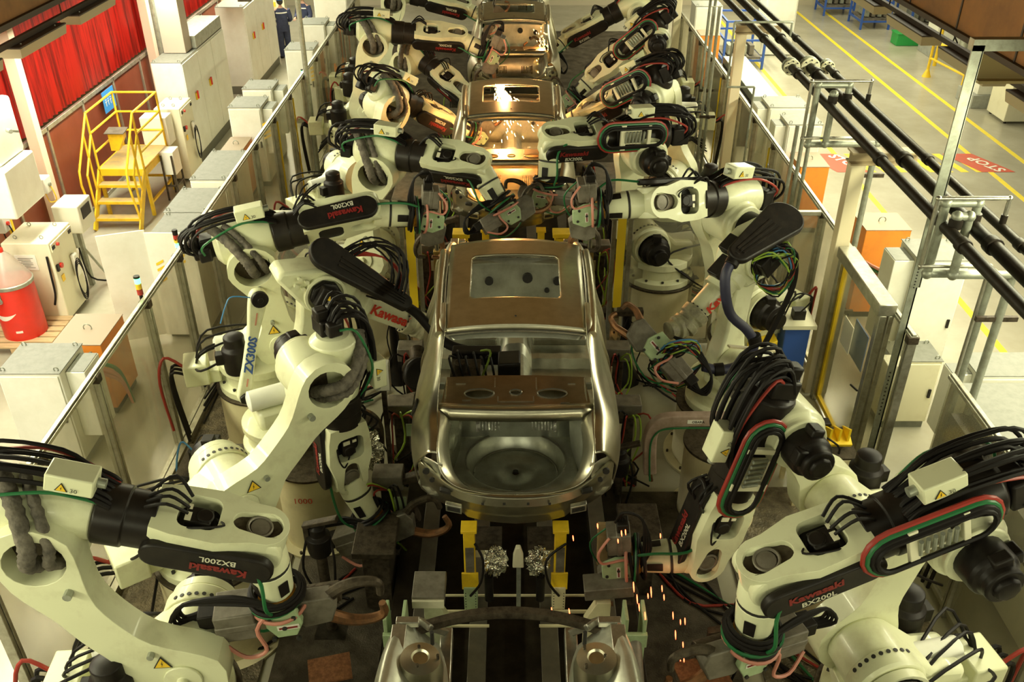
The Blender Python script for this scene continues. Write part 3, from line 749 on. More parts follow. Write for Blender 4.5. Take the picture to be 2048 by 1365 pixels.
    m.box(W((-.36, 1.105, .452)), (.03, .012, .18), (1, 0, 0), (0, -.82, .57), (0, .57, .82)); m.box(W((.37, 1.105, .452)), (.03, .012, .18), (1, 0, 0), (0, -.82, .57), (0, .57, .82)); m.build('pressed_ribs', bright, t)
    th = [2 * PI * k / 32 for k in range(32)]
    def sq(a):
        c, s = math.cos(a), math.sin(a); k = 1 / max(abs(c) / .60, abs(s) / .50)
        return (c * k, .74 + s * k)
    rings = [[W((*sq(a), .33)) for a in th], [W((.47 * math.cos(a), .70 + .43 * math.sin(a), .33)) for a in th], [W((.45 * math.cos(a), .70 + .41 * math.sin(a), .315)) for a in th],
             [W((.39 * math.cos(a), .70 + .36 * math.sin(a), .16 )) for a in th], [W((.36 * math.cos(a), .70 + .33 * math.sin(a), .15)) for a in th], [W((.20 * math.cos(a), .70 + .18 * math.sin(a), .16)) for a in th], [W((.03 * math.cos(a), .70 + .03 * math.sin(a), .17)) for a in th]]
    m = MB(); m.grid(rings, closed=True); m.build('trunk_floor', bodyin, t, solid=.006, smooth=40)
    m = MB()
    for k in range(18): m.cyl(W((-.46 + .054 * k, 1.14, .335)), W((-.46 + .054 * k, 1.14, .342)), .008, n=8)
    m.build('spot_weld_row', bright, t)
    m = MB(); m.tube([W((.455 * math.cos(R(a)), .70 + .415 * math.sin(R(a)), .332)) for a in range(-20, 201, 10)], .010, 6, 2)
    m.tube([W((.385 * math.cos(R(a)), .70 + .355 * math.sin(R(a)), .175)) for a in range(0, 181, 10)], .008, 6, 2); m.build('well_bead', steel, t)
    m = MB(); m.box(W((0, .42, .18)), (.09, .05, .02)); m.cyl(W((0, .72, .17)), W((0, .72, .18)), .025, n=12); m.build('well_holes', ink, t)
    # ---- firewall, cowl, engine bay
    m = MB(); m.grid([[W((x, 3.60 + .10 * (z - .2), z)) for x in [-.78 + 1.56 * k / 16 for k in range(17)]] for z in (.16, .4, .6, .8, .9)]); m.build('firewall', bodyin, t, solid=.006)
    m = MB()
    for (x, z, r) in ((-.3, .62, .05), (.15, .66, .06), (.5, .62, .05), (-.55, .5, .03), (.38, .5, .03)): m.cyl(W((x, 3.60, z)), W((x, 3.64 + .1 * (z - .2) - .02, z)), r, n=12)
    m.build('firewall_holes', ink, t)
    m = MB(); m.grid(smooth_grid([[W((x, y + .12 * (1 - (x / .8) ** 2), z)) for x in (-.8, -.5, -.2, 0, .2, .5, .8)] for y, z in ((3.55, .84), (3.62, .93), (3.72, .95), (3.80, .88))], 3, 3)); m.build('cowl', body, t, solid=.006, smooth=60)
    for s in (-1, 1):
        m = MB(); o = W((s * .60, 4.18, .42)); m.lathe(o, (s * -.08, 0, 1), [(.16, 0), (.155, .30), (.13, .38), (.06, .40), (.05, .385)], 24); m.build('strut_tower', body, t, smooth=50)
        m = MB()
        for k in range(3): m.cyl(o + V((s * -.06, 0, .375)) + V((.085 * math.cos(2.1 * k), .085 * math.sin(2.1 * k), 0)), o + V((s * -.06, 0, .415)) + V((.085 * math.cos(2.1 * k), .085 * math.sin(2.1 * k), 0)), .010, n=8)
        m.build('tower_studs', gunmetal, t)
        m = MB(); m.box(W((s * .74, 4.35, .745)), (.10, .30, .02)); m.box(W((s * .70, 4.60, .66)), (.16, .06, .05)); m.bar(W((s * .80, 3.9, .84)), W((s * .76, 4.6, .66)), .03, .03); m.build('fender_rail', steel, t, .006)
        m = MB(); m.grid(smooth_grid([[W(mir(p, s)) for p in r] for r in (
            [(.83, 3.7, .88), (.84, 4.0, .80), (.82, 4.3, .74), (.78, 4.62, .62)],
            [(.76, 3.7, .90), (.75, 4.0, .84), (.74, 4.3, .78), (.70, 4.62, .64)],
            [(.52, 3.75, .62), (.44, 4.0, .55), (.46, 4.3, .52), (.52, 4.62, .42)],
            [(.42, 3.75, .30), (.40, 4.0, .30), (.40, 4.3, .30), (.42, 4.62, .30)])], 4, 4)); m.build('fender_apron', bodyin, t, solid=.008, smooth=50)
        m = MB(); m.bar(W((s * .43, 3.7, .32)), W((s * .45, 4.78, .34)), .09, .12); m.build('front_rail', steel, t, .01)
        m = MB()
        for k in range(7): m.cyl(W((s * (.52 + .03 * (k % 3)), 3.86 + k * .1, .72)), W((s * (.52 + .03 * (k % 3)), 3.86 + k * .1, .60)), .014, n=8)
        m.build('apron_holes', ink, t)
        m = MB(); m.bar(W((s * .60, 4.62, .62)), W((s * .47, 4.78, .36)), .12, .05); m.build('lamp_bracket', steel, t, .01)
    q = catmull([W((x, 4.74 - .13 * (x / .66) ** 2, .59 - .03 * (x / .66) ** 2)) for x in [-.70 + 1.4 * k / 8 for k in range(9)]], 4); rows = []
    for p in q: rows.append([p + V(a) for a in ((0, -.05, .0), (0, -.03, .035), (0, .03, .035), (0, .05, 0), (0, .03, -.03), (0, -.03, -.03))])
    m = MB(); m.grid(rows, closed=True); m.build('radiator_crossmember', gunmetal, t, smooth=30)
    return t

car1 = car((0.04, 5.78, 1.35), 'bare steel car body filling the middle of the line, seen over its open trunk')
c2 = copy_tree(car1); c2.location = (0.0, 11.83, 1.35); c2['label'] = 'second bare car body up the line, its inside lit orange by welding sparks'
c3 = copy_tree(car1); c3.location = (0.06, 17.9, 1.35); c3['label'] = 'third bare car body up the line, behind the one with the sparks'
c0 = copy_tree(car1); c0.location = (-0.02, -0.28, 1.35); c0['label'] = 'car body nearest the viewer, only its engine bay and curved front bar in view'
c4 = copy_tree(car1); c4.location = (0.04, 23.9, 1.35); c4['label'] = 'farthest car body, its roof just under the upper edge'

# ================================================================== conveyor between the robots
def span_thing(name, lab, cat, boxes, m, bevel=.006, grp=None):
    b = MB()
    for p0, p1 in boxes: b.span(p0, p1)
    return tag(b.build(name, m, bevel=bevel, smooth=0), lab, cat, grp)
span_thing('conveyor_bed', 'long dark steel bed of the conveyor under the car bodies', 'conveyor', [((-1.15, 1.5, 0), (1.2, 30, .22))], darkmet)
for x, lab in ((-.82, 'dark conveyor rail on the cabinet side'), (-.30, 'inner conveyor rail on the cabinet side'), (.34, 'inner conveyor rail on the wide-aisle side'), (.88, 'dark conveyor rail on the wide-aisle side')):
    span_thing('conveyor_rail', lab, 'rail', [((x - .045, 1.5, .22), (x + .045, 30, .46)), ((x - .08, 1.5, .46), (x + .08, 30, .48))], mat('rail_steel', (.10, .09, .07), .4, .5, (.16, .14, .10), 3))
def carriage(y, labs):
    """supports that carry one body: built for each body in view"""
    for s in (-1, 1):
        side = 'cabinet side' if s < 0 else 'wide-aisle side'
        p = thing('locating_post', 'yellow locating post under the rear of %s, %s' % (labs, side), 'post', (.03 + s * .40, y, .5), None)
        x = .03 + s * .40
        m = MB(); m.span((x - .05, y - .05, .75), (x + .05, y + .06, 1.42)); m.build('yellow_column', yellow, p, .005)
        m = MB(); m.span((x - .07, y - .06, 1.42), (x + .07, y + .08, 1.45)); m.span((x - .075, y - .07, .75), (x + .075, y - .05, .95)); m.build('cap_plate', yellow, p, .004)
        m = MB(); m.span((x - .035, y - .056, .90), (x + .04, y - .052, 1.25)); m.build('grey_face', greybox, p)
        m = MB(); m.span((x - .06, y - .08, .45), (x + .06, y + .05, .78)); m.build('foot_bracket', green_p if s < 0 else cream2, p, .006)
        m = MB()
        for k in range(7): m.cyl((x + .045, y - .082, .5 + k * .035), (x + .045, y - .078, .5 + k * .035), .006, n=6); m.cyl((x - .045, y - .082, .5 + k * .035), (x - .045, y - .078, .5 + k * .035), .006, n=6)
        m.build('bolt_holes', ink, p)
        m = MB(); m.tube([(x + .05, y - .05, 1.3), (x - s * .12, y - .1, 1.15), (x - s * .10, y - .12, .9), (x, y - .1, .7)], .012, 6); m.build('cable', rubber, p)
        q = thing('support_bracket', 'cream bracket with a cut-out under the rear of %s, %s' % (labs, side), 'bracket', (.03 + s * .22, y, .5))
        x2 = .03 + s * .235
        m = MB(); m.prism([(-.13, .30), (.10, .30), (.10, -.05), (0, -.05), (-.05, .05), (-.05, .18), (-.13, .18)], (x2, y + .1, .85), (-s, 0, 0), (0, 0, 1), (0, -1, 0), 0, .05); m.build('plate', whitep, q, .004)
        m = MB(); m.span((x2 - .12, y + .02, 1.15), (x2 + .12, y + .3, 1.17)); m.build('top_shelf', gunmetal, q)
        m = MB(); m.cyl((x2, y + .0, .55), (x2, y + .0, .85), .04, n=14); m.cyl((x2, y, .85), (x2, y, 1.0), .018, n=10); m.build('lift_cylinder', black, q)
        # outer stand, grey block on a pale leg
        w_ = thing('stand_bracket', 'pale leg carrying a grey block at %s, %s' % (labs, side), 'stand', (.05 + s * .74, y - .3, .2))
        x3 = .05 + s * .70
        m = MB(); m.prism([(-.10, 0), (.12, 0), (.12, .55), (.02, .78), (-.10, .78)], (x3, y - .42, .22), (-s, 0, 0), (0, 0, 1), (0, -1, 0), -.04, .04); m.build('leg_plate', mat('pale_green_paint', (.52, .54, .34), .5, 0, (.36, .36, .20), 6) if s < 0 else cream2, w_, .005)
        if s < 0:
            m = MB(); m.box((x3 - .06, y - .30, 1.02), (.28, .30, .10)); m.build('grey_block', greybox, w_, .008)
            m = MB(); m.box((x3 - .06, y - .46, 1.0), (.27, .03, .08)); m.build('pale_edge', whitep, w_)
        else:
            m = MB(); m.box((x3 + .08, y - .35, 1.10), (.42, .20, .12), V((1, 0, .12)).normalized(), (0, 1, 0), V((-.12, 0, 1)).normalized()); m.build('grey_block', greybox, w_, .008)
            m = MB(); m.box((x3 + .10, y + .0, 1.25), (.19, .05, .40), (1, 0, 0), V((0, 1, -.3)).normalized(), V((0, .3, 1)).normalized()); m.build('ochre_plate', mat('ochre_plate', (.46, .32, .15), .5, 0, (.30, .2, .09), 8), w_, .008)
    p = thing('signal_lamp', 'small pale tapered sensor head between the supports of %s' % labs, 'sensor', (.06, y + .1, 1.0))
    m = MB(); m.prism([(-.05, 0), (.05, 0), (.045, .14), (.02, .24), (-.02, .24), (-.045, .14)], (.06, y - .02, 1.02), (1, 0, 0), (0, 0, 1), (0, -1, 0), 0, .05); m.build('housing', whitep, p, .008)
    m = MB(); m.span((.045, y - .06, .4), (.085, y - .03, 1.02)); m.build('stem', galv, p)
for y, l in ((5.85, 'the middle body'), (11.95, 'the sparking body')): carriage(y, l)
rnd = random.Random(5)
for (x, yy, lab) in ((-.14, 5.86, 'crumpled silver foil wrap beside the pale sensor head, cabinet side'), (.24, 5.86, 'crumpled silver foil wrap beside the pale sensor head, wide-aisle side'), (-.47, 11.75, 'crumpled foil hanging under the sparking body, cabinet side'), (.50, 11.75, 'crumpled foil hanging under the sparking body, wide-aisle side'), (-1.55, 7.55, 'pile of crumpled foil on the floor by the body, below the spray hose arm')):
    m = MB(); zc = 1.02 if yy > 5.7 and abs(x) < 1 else .95
    rows = []
    for i in range(19):
        r = []
        for k in range(24):
            tt = PI * i / 18; pp = 2 * PI * k / 24; q = (.10 if abs(x) < 1 else .17) * (1 + rnd.uniform(-.3, .3))
            r.append(V((x + q * math.sin(tt) * math.cos(pp), yy + .06 * math.sin(tt) * math.sin(pp) + rnd.uniform(-.02, .02), zc + q * 1.5 * math.cos(tt))))
        rows.append(r)
    m.grid(rows, closed=True); tag(m.build('foil_wrap', foil, smooth=0), lab, 'foil')
span_thing('cross_rod', 'thin pale rods lying across the conveyor in front of the locating posts', 'rod', [((-.62, 5.74, .48), (.72, 5.76, .51)), ((-.62, 5.94, .48), (.72, 5.955, .50)), ((-.62, 5.58, .48), (-.2, 5.60, .50)), ((.25, 5.58, .48), (.72, 5.60, .50))], cream2, 0)
for s in (-1, 1):
    p = thing('clamp_cylinder', 'round-ended grey clamp cylinder beside the conveyor, %s' % ('cabinet side' if s < 0 else 'spark side'), 'clamp', (s * .98 + .03, 4.9, .5))
    x = .03 + s * .99
    m = MB(); m.cyl((x, 5.1, .9), (x, 4.75, .72), .06, n=16); m.cyl((x, 4.75, .72), (x, 4.62, .65), .04, n=16); m.build('barrel', greybox, p)
    m = MB(); m.cyl((x, 4.62, .65), (x, 4.55, .615), .065, n=18); m.build('end_disc', gunmetal, p, .006)
    m = MB(); m.span((x - .09, 5.08, .45), (x - .06, 5.3, 1.15)); m.span((x + .06, 5.08, .45), (x + .09, 5.3, 1.15)); m.span((x - .1, 5.05, .85), (x + .1, 5.09, 1.0)); m.span((x - .1, 4.6, .2), (x + .1, 5.2, .5)); m.build('bracket', green_p, p, .005)
    span_thing('guide_plate', 'dark guide plate standing beside the nearest body, %s' % ('cabinet side' if s < 0 else 'spark side'), 'plate', [((x - .12, 4.0, .2), (x + .05, 4.45, .9))], darkmet)
# ================================================================== robots
def unit(v): return V(v).normalized()
def roundbar_outline(L, r0, r1, wmid, bow, n=14):
    """arm outline along a from 0 to L: big hub r0, waist, hub r1"""
    top = []; bot = []
    for k in range(n + 1):
        u = k / n; a = L * u
        e = .5 - .5 * math.cos(PI * min(1, u / .35)); g = .5 - .5 * math.cos(PI * min(1, (1 - u) / .4))
        h = min(r0 + (wmid - r0) * e, r1 + (wmid - r1) * g) if True else 0
        h = wmid + (r0 - wmid) * (1 - e) + (r1 - wmid) * (1 - g)
        b = bow * math.sin(PI * u)
        top.append((a, b + h)); bot.append((a, b - h))
    e1 = [(L + r1 * math.cos(R(90 - 180 * k / 8)), r1 * math.sin(R(90 - 180 * k / 8))) for k in range(1, 8)]
    e0 = [(r0 * math.cos(R(270 - 180 * k / 8)), r0 * math.sin(R(270 - 180 * k / 8))) for k in range(1, 8)]
    return top + e1 + bot[::-1] + e0

def kin(bx, by, phi, L2, L3, a2, a3, hp):
    ph, a2, a3 = R(phi), R(a2), R(a3)
    fw = V((math.cos(ph), math.sin(ph), 0)); z = V((0, 0, 1))
    J2 = V((bx, by, hp)) + fw * .28 + z * .62
    J3 = J2 + (fw * math.sin(a2) + z * math.cos(a2)) * L2
    J5 = J3 + (-fw * math.sin(a3) + z * math.cos(a3)) * .20 + (fw * math.cos(a3) + z * math.sin(a3)) * L3
    return J2, J3, J5

def pedestal(x, y, h, r, lab, writing=None):
    p = thing('robot_pedestal', lab, 'pedestal', (x, y, 0), 'round robot pedestals')
    m = MB(); m.lathe((x, y, 0), (0, 0, 1), [(r + .10, 0), (r + .10, .03), (r, .035), (r, h - .03)], 48); m.build('drum', cream2, p, smooth=40)
    m = MB(); m.cyl((x, y, h - .03), (x, y, h), r + .02, n=48); m.build('top_plate', gunmetal, p, .004)
    m = MB()
    for k in range(10):
        a = 2 * PI * k / 10; m.cyl((x + (r + .06) * math.cos(a), y + (r + .06) * math.sin(a), .03), (x + (r + .06) * math.cos(a), y + (r + .06) * math.sin(a), .06), .015, n=6)
    m.build('anchor_bolts', gunmetal, p)
    if writing:
        text(writing, (x - .14, y - r - .004, h - .30), (1, 0, 0), (0, 0, 1), .10, redink, p)
    return p

def robot(lab, key, bx, by, hp, J2, J3, J5, w, roll=0, cs=1, cover_text=True, detail=2, bow=.05, loop=False, sleeve=(.24, .50), L=None, pipebox=True, hub_r=.20, K=1.33):
    """floor-standing six-axis arm. w: direction of the tool flange. roll turns the forearm casting about its axis"""
    J2, J3, J5 = V(J2), V(J3), V(J5); Z = V((0, 0, 1))
    t = thing('welding_robot', lab, 'robot', (bx, by, hp), 'cream welding robots along the line')
    B = V((bx, by, hp)); J2, J3, J5 = [B + (j - B) / K for j in (J2, J3, J5)]       # parts are laid out at 1/K, the thing is scaled by K
    fw = J5 - V((bx, by, hp)); fw.z = 0; fw.normalize(); Lf = Z.cross(fw)
    cam_s = Lf if Lf.y < 0 else -Lf                       # side of the robot that looks down the line to the near end
    B = V((bx, by, hp))
    # base ring and turret
    m = MB(); m.lathe(B, Z, [(.36, 0), (.36, .06), (.30, .08), (.30, .18), (.34, .20), (.34, .27), (.27, .30)], 32); m.build('base', cream, t, .004)
    m = MB()
    for k in range(12):
        a = 2 * PI * k / 12; m.cyl(B + V((.325 * math.cos(a), .325 * math.sin(a), .06)), B + V((.325 * math.cos(a), .325 * math.sin(a), .085)), .014, n=6)
    m.build('base_bolts', ink, t)
    a2 = (J2 - B).dot(fw); z2 = J2.z - hp
    m = MB(); m.prism([(-.30, .24), (.30, .24), (.34, .34)] + [(a2 + .19 * math.cos(R(q)), z2 + .19 * math.sin(R(q))) for q in range(-10, 140, 15)] + [(-.10, z2 - .02), (-.30, .42)], B, fw, Z, Lf, -.11, .17); m.build('turret', cream, t, .035)
    arm = J3 - J2; La = arm.length; A = arm.normalized(); N = (Lf - A * Lf.dot(A)).normalized(); Bv = N.cross(A)
    if Bv.dot(fw) > 0: sgn = 1
    else: sgn = -1
    # shoulder reducer and motor on the robot's left
    m = MB(); m.lathe(J2, N, [(.20, .12), (.205, .14), (.205, .22), (.19, .24), (.165, .24)], 28); m.build('shoulder_reducer', cream, t, .006)
    m = MB()
    for k in range(9): m.cyl(J2 + N * .15 + (fw * math.cos(.5 + .2 * k) + Z * math.sin(.5 + .2 * k)) * .2055, J2 + N * .15 + (fw * math.cos(.5 + .2 * k) + Z * math.sin(.5 + .2 * k)) * .209, .012, n=8)
    m.build('reducer_holes', ink, t)
    m = MB(); m.lathe(J2 + N * .24, N, [(.17, 0), (.185, .01), (.185, .06), (.165, .06), (.165, .0)], 28, cap=False); m.build('motor_ring', cream, t)
    m = MB(); m.lathe(J2 + N * .23, N, [(.15, 0), (.15, .14), (.12, .16), (.12, .22), (.07, .23), (.07, .28)], 24); m.box(J2 + N * .36 + Z * .14, (.08, .08, .08)); m.build('shoulder_motor', black, t, .005)
    # base axis motor
    mb = B - fw * .16 - Lf * .24
    m = MB(); m.lathe(mb + Z * .28, Z, [(.11, 0), (.115, .03), (.115, .22), (.085, .25), (.085, .33), (.05, .35)], 20); m.box(mb + Z * .42 - fw * .13, (.08, .08, .10), fw, Lf, Z); m.build('base_motor', black, t, .006)
    # connector box at the back with cable hoops
    cb = B - fw * .52 + Z * .20
    m = MB(); m.box(cb, (.20, .26, .20), fw, Lf, Z); m.box(cb - fw * -.12 - Z * .05, (.14, .18, .12), fw, Lf, Z); m.build('connector_box', cream, t, .012)
    m = MB(); m.tube([cb - fw * .1 + Lf * .05, cb - fw * .25 + Lf * .05 + Z * .12, cb - fw * .32 + Z * -.1, cb - fw * .30 - Z * .6], .013, 8); m.build('red_hose', red_c, t)
    m = MB()
    for q in (-.06, 0, .06): m.tube([cb - fw * .1 + Lf * q, cb - fw * .2 + Lf * q + Z * .02, cb - fw * .22 + Lf * q - Z * .2, cb - fw * .18 + Lf * q - Z * .7], .014, 6)
    m.build('supply_cables', rubber, t)
    # spring balancer, white
    m = MB(); p0 = J2 - fw * .10 - N * .0 + Z * .02 - A * 0; m.lathe(J2 - fw * .56 - Z * .06 + N * .02, fw, [(.04, 0), (.07, .02), (.07, .32), (.04, .36)], 20); m.build('balancer', white, t, .004)
    # lower arm casting, on the robot's right
    off = -.05
    ol = roundbar_outline(La, hub_r + .02, hub_r, .115, bow * sgn)
    hole = circle(La, 0, hub_r * .66, hub_r * .74, 18)
    m = MB(); m.prism(ol, J2, A, Bv, N, -.25, -.09, [hole]); m.build('lower_arm', cream, t, .022)
    m = MB(); m.prism(circle(La, 0, hub_r * .72, hub_r * .8, 18), J2, A, Bv, N, -.12, -.095); m.build('hub_recess', gunmetal, t)
    m = MB(); m.lathe(J2 - N * .25, -N, [(.10, 0), (.10, .015), (.03, .02), (.03, .05)], 20); m.build('pivot_cap', cream, t, .004)
    m = MB(); m.cyl(J2 + A * La * .78 - N * .25, J2 + A * La * .78 - N * .29, .022, n=10); m.cyl(J2 + A * .24 - N * .25, J2 + A * .24 - N * .28, .018, n=10); m.build('lifting_bolts', galv, t)
    if detail > 0: warn(J2 + A * .13 - N * .255 - Bv * .02, Bv.cross(-N) if False else (cam_s.cross(Z) * -1), Z, .085, t)
    # elbow housing
    fa = J5 - J3; U0 = fa.cross(N); 
    if U0.z < 0 and abs(fa.normalized().z) < .95: U0 = -U0
    U0.normalize()
    # forearm axis runs .2 above J3 on the U side
    F0 = J3 + U0 * .0
    ax = (J5 - (J3 + U0 * .17)); Lfw = ax.length; F = ax.normalized(); O = J3 + U0 * .17
    U = (U0 - F * U0.dot(F)).normalized(); S = cam_s - F * cam_s.dot(F)
    S = (S - U * S.dot(U)).normalized()
    sleeve = (sleeve[0] * Lfw, sleeve[1] * Lfw)
    m = MB(); m.lathe(J3 - N * .10, N, [(.19, 0), (.20, .02), (.20, .26), (.17, .29), (.17, .33)], 28)
    m.build('elbow_housing', cream, t, .01)
    m = MB(); m.lathe(J3 + N * .19, N, [(.125, 0), (.13, .02), (.13, .16), (.10, .19), (.10, .24)], 22); m.lathe(J3 + N * .40, N, [(.07, 0), (.07, .05), (.045, .06)], 8); m.box(J3 + N * .36 - F * .02 + U * .10, (.10, .07, .07), F, U, N); m.box(J3 + N * .28 - F * .13, (.08, .08, .09), F, U, N); m.build('elbow_motor', black, t, .012)
    m = MB(); m.lathe(O - F * .22, F, [(.11, 0), (.16, .04), (.17, .22), (.165, min(.36, sleeve[0] + .16)), (.14, sleeve[0] + .22)], 28); m.build('forearm_rear', sleeve_m if loop else cream, t, .008)
    m = MB(); m.box(O - F * .27 + N * .06, (.12, .16, .17), F, N, U); m.box(O - F * .36 + N * .05 - U * .05, (.09, .09, .09), F, N, U); m.lathe(O - F * .33 + U * .04 + N * .05, -F, [(.05, 0), (.05, .07), (.035, .09)], 14); m.box(O - F * .30 - N * .08 - U * .02, (.10, .07, .10), F, N, U); m.build('wrist_drive_motors', black, t, .015)
    m = MB(); m.lathe(O + F * sleeve[0], F, [(.140, 0), (.155, .01), (.155, (sleeve[1] - sleeve[0]) * .5), (.145, (sleeve[1] - sleeve[0]) * .52), (.145, sleeve[1] - sleeve[0])], 28); m.build('black_sleeve', sleeve_m, t, .004)
    # front casting in a rolled frame: H hole face normal, C cover face normal
    rr = R(roll); H = U * math.cos(rr) + S * math.sin(rr); Cn = (S * math.cos(rr) - U * math.sin(rr)) * cs
    Bc = Cn
    s0 = sleeve[1] - .02; e0 = Lfw
    Lc = e0 - s0
    outl = [(s0, -.135), (s0 + .10, -.155), (s0 + .6 * Lc, -.165), (e0 - .05, -.125)] + [(e0 + .125 * math.cos(R(q)), .125 * math.sin(R(q))) for q in range(-75, 76, 15)] + [(e0 - .05, .125), (s0 + .6 * Lc, .165), (s0 + .10, .155), (s0, .135)]
    hc = s0 + min(.22, .40 * Lc); hw = min(.20, .40 * Lc)
    h1 = rrect(hc, -.005, hw, .20, .05); h2 = stadium(e0 - .10, e0 + .02, .055, .075) if hc + hw / 2 + .03 < e0 - .155 else circle(e0 + .01, 0, .07, .07, 18)
    m = MB(); m.prism(outl, O, F, Bc, H, -.115, .125, [h1, h2]); m.build('forearm_casting', cream, t, .028)
    m = MB(); m.prism(rrect(hc, 0, hw + .02, .23, .05), O, F, Bc, H, -.10, .03); m.box(O + F * hc + H * .07, (.13, .10, .08), F, Bc, H); m.cyl(O + F * (hc + .03) + H * .03, O + F * (hc + .03) + H * .115, .045, n=14); m.build('wrist_motor', black, t, .01)
    m = MB(); m.box(O + F * (hc - .05) + H * .112 + Bc * .02, (.03, .05, .006), F, Bc, H); m.box(O + F * (hc - .05) + H * .112 - Bc * .04, (.02, .03, .006), F, Bc, H); m.build('motor_plates', whitep, t)
    m = MB(); m.tube([O + F * (hc + .08) + H * .10, O + F * (hc + .13) + Bc * .06 + H * .14, O + F * (hc + .05) + Bc * .10 + H * .15, O + F * (hc - .04) + Bc * .1 + H * .12], .006, 6); m.build('motor_lead', rubber, t)
    # belt cover
    cv = [(a, b) for a, b in stadium(s0 + .06, e0 + .0, .085, .095)]
    m = MB(); m.prism(cv, O - H * .03, F, H, Bc, .135, .185); cvo = m.build('belt_cover', black, t, .012, smooth=35)
    if cover_text:
        fl = -1
        rt = -F; up = Bc.cross(rt)
        q = O + F * (e0 - .03) + Bc * .187 - H * .03
        text('Kawasaki', q - up * .005 + rt * .0, rt, up, .075, redink2, t, bold=.003, label='dark red maker lettering on the black cover')
        text('BX200L', q + rt * .06 - up * .065, rt, up, .055, whiteink, t, bold=.001, label='pale type lettering on the black cover')
    # wrist
    wv = unit(w)
    m = MB(); m.lathe(J5 - Bc * .12, Bc, [(.115, 0), (.12, .01), (.12, .05), (.082, .07), (.082, .17), (.12, .19), (.12, .23), (.11, .24)], 24); m.build('wrist_joint', cream, t, .004)
    m = MB(); m.prism(stadium(e0 - .11, e0 + .02, .06, .08), O, F, Bc, H, -.06, .088); m.build('joint_shade_plate', gunmetal, t)  # dark plate added for the shaded inside of the wrist opening
    m = MB(); m.lathe(O + F * (e0 - .01) + H * .088, H, [(.055, 0), (.055, .012), (.03, .016)], 16); m.torus(O + F * (e0 - .02) + H * .10, H, .06, .008, 20, 6); m.build('joint_cap', greybox, t)
    side = Bc - wv * Bc.dot(wv)
    side = side.normalized() if side.length > .1 else wv.orthogonal().normalized()
    m = MB(); m.lathe(J5 + wv * .06, wv, [(.10, 0), (.112, .02), (.112, .12), (.104, .125), (.104, .14), (.11, .145), (.095, .32)], 24); m.build('wrist_barrel', cream, t, .004)
    m = MB(); m.lathe(J5 + wv * .185, wv, [(.109, 0), (.109, .015)], 24); m.build('wrist_seam', ink, t)
    m = MB()
    for k in range(4):
        q = 2 * PI * (k + .5) / 4; dv = side * math.cos(q) + side.cross(wv) * math.sin(q)
        ol_ = rrect(0, 0, 1.0, .10, .025, 3); base = len(m.v); vs_ = []
        for (qa, hb) in [(0, 0)] + ol_:
            an = q + (qa * .55 if abs(qa) > 1e-6 else 0); hh = .30 + hb
            rr_ = .1165 - .015 * (hh - .205) / .175
            vs_.append(J5 + wv * hh + (side * math.cos(an) + side.cross(wv) * math.sin(an)) * rr_)
        m.add(vs_, [(0, i_, i_ % len(ol_) + 1) for i_ in range(1, len(ol_) + 1)])
    m.build('wrist_windows', black, t)
    m = MB(); m.lathe(J5 + wv * .38, wv, [(.085, 0), (.10, .01), (.10, .05), (.06, .06)], 24); m.build('tool_flange', orange_ring, t, .004)
    if detail > 0:
        rd = random.Random(key)
        m = MB()
        for k in range(5): m.torus(J5 + wv * (.36 + .022 * k), (wv + V((rd.uniform(-.15, .15), rd.uniform(-.15, .15), rd.uniform(-.15, .15)))), .125 + .012 * (k % 3), .012, 24, 6)
        m.build('cable_coil', rubber, t)
        m = MB(); m.torus(J5 + wv * .42, wv + V((.1, .05, .1)), .15, .010, 24, 6); m.tube([J5 + wv * .42 + side * .14, J5 + wv * .30 + side * .20, J5 + side * .17 + wv * .1, J5 - F * .12 + side * .14], .010, 6); m.build('green_hose', green_c, t)
        m = MB(); m.torus(J5 + wv * .47, wv + V((-.1, .12, 0)), .145, .011, 24, 6); m.build('pink_hose', pink_c, t)
        # cable pack over the elbow, wrapped in cloth, with a junction box
        E0 = O - F * .30 + U * .10
        m = MB()
        pk = [J3 - N * .14 - A * .08, J3 - N * .27 + A * .02, J3 - N * .27 + U * .12 - F * .03, O - N * .17 + U * .10 - F * .10, O - N * .04 + U * .17 - F * .20]
        m.tube(pk, lambda u: .040 + .004 * math.sin(u * 90), 12, 8); m.tube([p + V((.02, .02, 0)) + F * .07 for p in pk], lambda u: .028 + .004 * math.sin(u * 80 + 1), 10, 8); m.build('wrapped_cables', cloth_m, t, smooth=70)
        m = MB()
        for k in range(14 if loop else 9):
            o2 = N * ((.018 if loop else .024) * k - .10); h_ = .15 + .02 * (k % 4) + rd.uniform(0, .05); bk = .34 + .05 * (k % 3) + rd.uniform(0, .04)
            m.tube([O - F * .26 + o2 - U * .06, O - F * bk + o2 + U * .04, O - F * (bk - .08) + o2 * 1.2 + U * h_, O + F * .02 + o2 * 1.2 + U * (h_ + .04), O + F * (.20 + .02 * (k % 3)) + o2 + U * .17, O + F * .30 + o2 + U * .13], .0115, 6)
        m.build('cable_bundle', rubber, t)
        m = MB(); m.tube([O - F * .28 + N * .12, O - F * .34 + N * .14 + U * .10, O - F * .1 + N * .15 + U * .20, O + F * .12 + N * .12 + U * .19, O + F * .30 + N * .08 + U * .13], .010, 7); m.build('red_cable', red_c, t)
        m = MB(); m.tube([O - F * .30 - N * .12, O - F * .28 - N * .16 + U * .10, O - N * .15 + U * .20, O + F * .16 - N * .12 + U * .18, O + F * .30 - N * .08 + U * .12], .009, 7); m.build('green_cable', green_c, t)
        m = MB()
